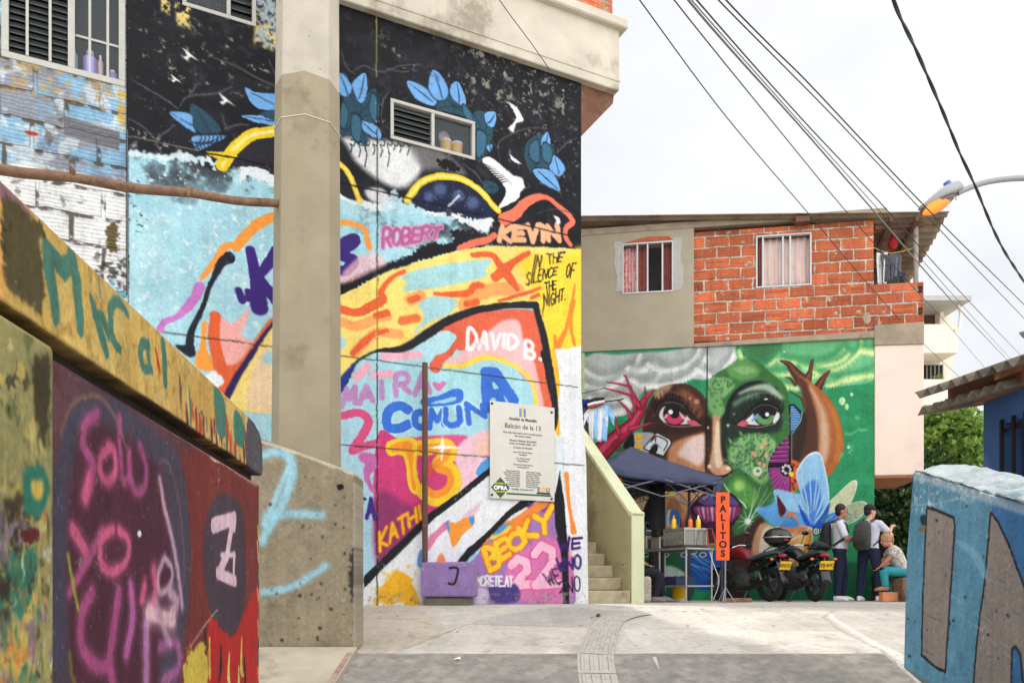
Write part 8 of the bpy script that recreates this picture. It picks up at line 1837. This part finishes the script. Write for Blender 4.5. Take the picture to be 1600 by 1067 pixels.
# ---------------------------------------------------------------- people: each body one fused surface, clothes fused over it
def fuse(mb, name, m, parent, voxel, smooth=3, label=None):
    o = mb.build(name, m, parent)
    md = o.modifiers.new("fuse", 'REMESH'); md.mode = 'VOXEL'; md.voxel_size = voxel; md.use_smooth_shade = True
    ms = o.modifiers.new("soften", 'SMOOTH'); ms.factor = .5; ms.iterations = smooth
    me = bpy.data.meshes.new_from_object(o.evaluated_get(bpy.context.evaluated_depsgraph_get())); old = o.data; o.modifiers.clear(); o.data = me; bpy.data.meshes.remove(old); me.name = name
    if not me.materials: me.materials.append(m)
    return o
V3 = Vector
def person(label, root, face, H, skin, hairm, shirt, legsm, shoem, arms, legs, lean=0.0, look=None, cap=None, sleeve=.55, hair='short', hips=None, beard=False):
    """root: ground point; face: facing angle; arms, legs: joints as (forward, left, up) in a 1.75 m body frame"""
    k = H / 1.75; f = V3((math.cos(face), math.sin(face), 0)); l = V3((-f.y, f.x, 0)); u = V3((0, 0, 1)); root = V3(root)
    hp = hips or (0, 0, .93)
    B = lambda a: root + (f * a[0] + l * a[1] + u * a[2]) * k
    ca, sa = math.cos(lean), math.sin(lean)
    def T(a):    # torso frame: leaning forward about the hips
        x, z = a[0], a[2] - .93; return B((hp[0] + x * ca + z * sa, hp[1] + a[1], hp[2] + z * ca - x * sa))
    tf = (f * ca - u * sa).normalized()
    t = thing("person", label, "person", root, None)
    lk = look if look is not None else face; hf = V3((math.cos(lk), math.sin(lk), 0)); hf = (hf * math.cos(lean * .6) - u * math.sin(lean * .6)).normalized(); hl = V3((0, 0, 1)).cross(hf).normalized(); hu = hf.cross(hl)
    hc = T((.03, 0, 1.625)); Hd = lambda a, b, c: hc + (hf * a + hl * b + hu * c) * k; HM = Matrix((hf, hl, hu)).transposed()
    body = MB()
    tors = [((0, 0, .86), .10, .15), ((0, 0, .95), .115, .165), ((.01, 0, 1.08), .10, .145), ((.015, 0, 1.24), .118, .165), ((0, 0, 1.37), .105, .185), ((0, 0, 1.44), .07, .12), ((0, 0, 1.48), .055, .06), ((.02, 0, 1.56), .052, .055)]
    def torso(mb, e, a, b): q = tors[a:b]; mb.tube([T(x[0]) for x in q], [((x[1] * 1.10 + e) * k, (x[2] * 1.05 + e) * k) for x in q], 18, True, tf)
    torso(body, -.012, 0, 8)
    body.ball(Hd(-.005, 0, .035), (.095 * k, .075 * k, .105 * k), HM, 20, 14); body.ball(Hd(.025, 0, -.05), (.068 * k, .056 * k, .072 * k), HM, 16, 10); body.tube([Hd(.09, 0, .03), Hd(.112, 0, -.015), Hd(.10, 0, -.03)], [.010 * k, .017 * k, .012 * k], 8)
    for s in (-1, 1): body.ball(Hd(-.005, .076 * s, 0), (.020 * k, .010 * k, .032 * k), HM, 10, 8); body.ball(Hd(.075, .032 * s, .012), (.018 * k, .018 * k, .012 * k), HM, 8, 6)
    body.ball(Hd(.083, 0, -.062), (.014 * k, .024 * k, .010 * k), HM, 8, 6)
    sh, tr = MB(), MB(); torso(sh, .014, 1, 7)
    for s, key in ((1, 'L'), (-1, 'R')):
        el, ha = B(arms[key][0]), B(arms[key][1]); sp = T((0, .185 * s, 1.40)); wr = el.lerp(ha, .93)
        body.tube([sp, sp.lerp(el, .5), el], [.050 * k, .047 * k, .038 * k], 12); body.tube([el, el.lerp(wr, .3), wr], [.038 * k, .040 * k, .026 * k], 12)
        d = (ha - el).normalized(); pn = arms[key][2] if len(arms[key]) > 2 else -1.0   # palm: fingers spread along sd, curl along cu
        sd = d.cross(u).normalized() if abs(d.z) < .9 else l; cu_ = d.cross(sd).normalized() * pn
        pc_ = ha + d * .045 * k; body.tube([wr, ha + d * .01 * k, ha + d * .085 * k], [(.017 * k, .026 * k), (.016 * k, .038 * k), (.012 * k, .040 * k)], 10, True, cu_)
        for i, (o_, ln) in enumerate(((-.030, .062), (-.010, .074), (.010, .070), (.029, .052))):
            b0 = ha + d * .080 * k + sd * o_ * k; b1 = b0 + (d * .8 + cu_ * .35).normalized() * ln * .5 * k; b2 = b1 + (d * .5 + cu_ * .85).normalized() * ln * .5 * k; body.tube([b0, b1, b2], [.0092 * k, .0085 * k, .007 * k], 7)
        b0 = ha + d * .02 * k + sd * -.03 * k * s; b1 = b0 + (d * .7 - sd * .7 * s + cu_ * .3).normalized() * .035 * k; body.tube([b0, b1, b1 + (d * .9 + cu_ * .3).normalized() * .03 * k], [.012 * k, .010 * k, .008 * k], 7)
        e2 = sp.lerp(el, sleeve / .55 * .82 if sleeve < .6 else 1.0); sh.tube([T((0, .12 * s, 1.41)), sp, e2], [.066 * k, .070 * k, .064 * k], 14)
        if sleeve > .6: sh.tube([el, wr], [.052 * k, .040 * k], 12)
        kn, an, toe = [B(q) for q in legs[key]]; hj = T((0, .085 * s, .91))
        body.tube([hj, hj.lerp(kn, .5), kn], [.080 * k, .066 * k, .050 * k], 14); body.tube([kn, kn.lerp(an, .3), an], [.050 * k, .052 * k, .034 * k], 12); body.tube([an, an.lerp(toe, .6) - u * .01, toe], [.036 * k, .034 * k, .024 * k], 10)
        tr.tube([hj + u * .02, hj.lerp(kn, .5), kn], [.106 * k, .094 * k, .078 * k], 16); tr.tube([kn, kn.lerp(an, .5), kn.lerp(an, .93)], [.078 * k, .074 * k, .064 * k], 16)
        d2 = V3(((toe - an).x, (toe - an).y, 0)).normalized(); so = MB(); base = an.z - .075 * k
        so.tube([V3((an.x, an.y, base + .05 * k)) - d2 * .055 * k, V3((an.x, an.y, base + .058 * k)), V3((an.x, an.y, base + .052 * k)) + d2 * .09 * k, V3((an.x, an.y, base + .034 * k)) + d2 * .165 * k, V3((an.x, an.y, base + .026 * k)) + d2 * .20 * k], [(.046 * k, .034 * k), (.052 * k, .042 * k), (.044 * k, .046 * k), (.030 * k, .046 * k), (.018 * k, .026 * k)], 14, True, u); so.tube([an + u * .03 * k, V3((an.x, an.y, base + .06 * k))], [.044 * k, .048 * k], 12)
        fuse(so, "shoe", shoem, t, .011, 2)
    q = tors[:3]; tr.tube([T(x[0]) for x in q[:2]] + [T((0, 0, 1.0))], [((.115) * k, (.165) * k), (.130 * k, .180 * k), (.122 * k, .172 * k)], 18, True, tf)
    b_ = fuse(body, "body", skin, t, .0075, 3); fuse(tr, "trousers", legsm, t, .014, 3); fuse(sh, "shirt", shirt, t, .013, 3)
    hr = MB(); hr.ball(Hd(-.018, 0, .058), (.098 * k, .084 * k, .098 * k), HM, 22, 14); hr.ball(Hd(-.05, 0, -.005), (.060 * k, .072 * k, .070 * k), HM, 16, 10)
    if hair == 'bun': hr.ball(Hd(-.13, 0, .05), (.045 * k, .042 * k, .045 * k), HM, 12, 8); hr.tube([Hd(-.13, 0, .05), Hd(-.15, .01, -.02), Hd(-.14, 0, -.12)], [.035 * k, .03 * k, .01 * k], 8)
    if not cap: fuse(hr, "hair", hairm, t, .010, 2)
    else:
        fuse(MB().ball(Hd(-.05, 0, .0), (.062 * k, .075 * k, .072 * k), HM, 16, 10), "hair", hairm, t, .010, 2)
        cp = MB().ball(Hd(-.012, 0, .062), (.105 * k, .090 * k, .088 * k), HM, 22, 12); s = cap[1]; cp.tube([Hd(.06 * s, 0, .060), Hd(.14 * s, 0, .052), Hd(.185 * s, 0, .040)], [(.010 * k, .075 * k), (.009 * k, .070 * k), (.006 * k, .040 * k)], 14, True, hu); fuse(cp, "cap", cap[0], t, .010, 2)
    eyem, lipm = mat("eye_dark", (40, 30, 26), .3, .05), mat("lips", (158, 92, 80), .6, .05)
    for s in (-1, 1): MB().ball(Hd(.087, .031 * s, .014), (.008 * k, .012 * k, .006 * k), HM, 8, 6).build("eye", eyem, t); MB().tube([Hd(.092, .016 * s, .032), Hd(.092, .032 * s, .037), Hd(.080, .050 * s, .030)], .005 * k, 5).build("eyebrow", hairm, t)
    MB().tube([Hd(.086, -.024, -.063), Hd(.097, 0, -.061), Hd(.086, .024, -.063)], .005 * k, 6).build("mouth", lipm, t)
    if beard: MB().tube([Hd(.010, -.060, -.05), Hd(.07, -.04, -.085), Hd(.088, 0, -.095), Hd(.07, .04, -.085), Hd(.010, .060, -.05)], .014 * k, 8).build("beard", hairm, t)
    return dict(t=t, B=B, T=T, f=f, l=l, k=k, tf=tf)
def backpack(P, label, m, m2):
    T, l, k = P['T'], P['l'], P['k']; t = thing("backpack", label, "backpack", T((-.2, 0, 1.0)), "backpacks worn by the standing men")
    mb = MB().tube([T((-.20, 0, .93)), T((-.235, 0, 1.0)), T((-.24, 0, 1.2)), T((-.22, 0, 1.36)), T((-.19, 0, 1.44))], [(.07 * k, .13 * k), (.105 * k, .165 * k), (.10 * k, .165 * k), (.085 * k, .15 * k), (.04 * k, .09 * k)], 18, True, P['tf']); fuse(mb, 'bag', m, t, .014, 3)
    fuse(MB().tube([T((-.32, 0, 1.0)), T((-.335, 0, 1.08)), T((-.325, 0, 1.18))], [(.03 * k, .11 * k), (.045 * k, .13 * k), (.03 * k, .12 * k)], 14, True, P['tf']), "front_pocket", m2, t, .012, 2)
    for s in (-1, 1): MB().tube([T((-.15, .10 * s, 1.44)), T((-.02, .115 * s, 1.485)), T((.115, .115 * s, 1.40)), T((.142, .125 * s, 1.25)), T((.06, .185 * s, 1.12)), T((-.12, .16 * s, 1.0))], [(.008, .026)] * 6, 8, True, P['tf']).build("strap", m2, t)
    MB().tube([T((-.18, -.03, 1.44)), T((-.18, 0, 1.49)), T((-.18, .03, 1.44))], .010, 6).build("loop_handle", m2, t)
    for z in (1.13, 1.25): MB().tube([T((-.30, -.15, z)), T((-.345, 0, z + .02)), T((-.30, .15, z))], .006, 5).build("zip", mat("zip_grey", (92, 94, 92), .5, .05), t)
    return t
skin1, skin2, skin3 = mat("tan_skin", (176, 122, 94), .55, .05, 6), mat("fair_skin", (206, 150, 122), .55, .05, 6), mat("warm_skin", (190, 132, 104), .55, .05, 6)
dhair, bhair = mat("dark_hair", (34, 26, 24), .6, .2, 40, .3), mat("blond_hair", (170, 128, 84), .6, .25, 40, .3)
tee1, tee2 = mat("grey_tee", (206, 206, 214), .9, .06, 7, .3, 18), mat("light_grey_tee", (200, 200, 214), .9, .06, 7, .3, 18)
jean = mat("dark_jeans", (29, 35, 60), .9, .25, 9, .5, 30, stain=(44, 54, 88), stain_at=.58); white_s = mat("white_sneaker", (236, 236, 236), .6, .05)
pk1, pk2, pk3, pk4 = mat("black_pack", (34, 34, 42), .8, .15, 9, .3), mat("black_pack_trim", (44, 44, 50), .8, .1), mat("olive_pack", (66, 68, 62), .85, .18, 9, .3), mat("olive_pack_trim", (52, 54, 50), .85, .1)
stand = lambda w, f1=0.0, f2=0.0: {'L': ((f1 + .03, w, .50), (f1, w + .02, .075), (f1 + .17, w + .05, .03)), 'R': ((f2 + .03, -w, .50), (f2, -w - .02, .075), (f2 + .17, -w - .05, .03))}
p = at(1312, 942, 14.5); p.z = 0
m1 = person("man standing with crossed arms, grey t-shirt, dark jeans, white shoes and black backpack", p, math.radians(-22), 1.74, skin1, dhair, tee1, jean, white_s, {'L': ((.10, .25, 1.10), (.27, -.02, 1.13), -1), 'R': ((.12, -.24, 1.10), (.28, .06, 1.19), -1)}, stand(.09, .05, -.05), .0, math.radians(-12))
backpack(m1, "black backpack on the back of the man with crossed arms", pk1, pk2)
p = at(1357, 943, 14.25); p.z = 0
m2 = person("man in backward cap seen from behind, light grey t-shirt and jeans, raising a phone", p, math.radians(38), 1.72, skin2, dhair, tee2, jean, white_s, {'R': ((.20, -.27, 1.24), (.42, -.22, 1.36), 1), 'L': ((.24, .20, 1.20), (.40, .02, 1.32), 1)}, stand(.15, .0, .05), .04, math.radians(8), cap=(mat("black_cap", (30, 30, 34), .8, .1), -.45))
backpack(m2, "dark olive backpack on the back of the man in the cap", pk3, pk4)
h_ = m2['B']((.52, -.17, 1.38)); t = thing("phone", "dark phone held up by the man in the cap", "phone", h_); MB().box(h_ + V3((.0, 0, .02)), (.012, .075, .15), Matrix.Rotation(math.radians(38), 3, 'Z')).build("body", blackp, t, bevel=.004)
floral = mat("floral_blouse", (206, 198, 190), .9, .3, 40, .2, stain=(120, 108, 96), stain_at=.50); teal = mat("teal_trousers", (54, 150, 158), .9, .08, 8, .2)
p = at(1414, 944, 14.1); p.z = 0
blk_p = at(1391, 944, 14.12)
m3 = person("woman seated leaning forward, floral blouse, teal trousers, one foot on the orange block", p, math.radians(172), 1.62, skin3, bhair, floral, teal, mat("tan_shoe", (170, 120, 90), .7, .1), {'R': ((.30, -.20, .84), (.46, -.10, .66), -1), 'L': ((.32, .18, .84), (.48, .10, .66), -1)}, {'L': ((.42, .10, .60), (.38, .09, .27), (.54, .09, .22)), 'R': ((.40, -.12, .54), (.12, -.12, .075), (.28, -.13, .03))}, .48, math.radians(195), hair='bun', hips=(0, 0, .56))
t = thing('stool', 'wooden box the woman in floral blouse sits on', 'stool', p); MB().box((p.x, p.y, .21), (.36, .36, .42), Matrix.Rotation(.2, 3, 'Z')).build('box', wood, t, bevel=.015)
t = thing("orange_block", "small orange clay block on the ground under the foot of the woman in teal trousers", "block", (blk_p.x - .08, blk_p.y, 0)); MB().box((blk_p.x - .04, blk_p.y + .0, .085), (.34, .24, .165), Matrix.Rotation(.12, 3, 'Z')).build("block", mat("orange_clay", (214, 138, 98), .85, .12, 8, .3), t, bevel=.012)
p = at(1402, 941, 15.0); p.z = 0; blackt = mat("black_tee", (34, 34, 40), .9, .1, 8, .2)
sit = lambda: {'L': ((.42, .12, .50), (.40, .12, .075), (.56, .14, .03)), 'R': ((.42, -.12, .50), (.40, -.12, .075), (.56, -.14, .03))}
m4 = person("seated person in black shirt and beige cap looking down behind the woman in teal", p, math.radians(200), 1.70, skin3, dhair, blackt, mat("dark_trousers", (40, 38, 44), .9, .1), pk2, {'L': ((.25, .22, .78), (.45, .10, .66), -1), 'R': ((.25, -.22, .78), (.45, -.10, .66), -1)}, sit(), .30, math.radians(205), cap=(mat("beige_cap", (206, 186, 160), .8, .1), 1), hips=(0, 0, .53))
q = p + m4['f'] * -.02; t = thing("stool", "brown wooden box used as a stool by the seated person", "stool", (q.x, q.y, 0)); MB().box((q.x, q.y, .20), (.36, .36, .40), Matrix.Rotation(.35, 3, 'Z')).build("box", wood, t, bevel=.015)
p = V3((2.02, 13.36, 0)); sk = mat("grey_sneaker", (140, 126, 128), .7, .12, 10)
m5 = person("seated stall keeper behind the stair parapet, only dark jeans and grey sneakers in view", p, math.radians(-8), 1.66, skin1, dhair, blackt, mat("black_jeans", (32, 32, 42), .9, .15), sk, {'L': ((.05, .24, .78), (.26, .12, .66), -1), 'R': ((.02, -.23, .78), (.22, -.10, .66), -1)}, {'L': ((.46, .10, .52), (.52, .10, .075), (.70, .12, .03)), 'R': ((.46, -.06, .51), (.38, -.06, .075), (.56, -.07, .03))}, -.05, math.radians(-20), hips=(0, 0, .55))
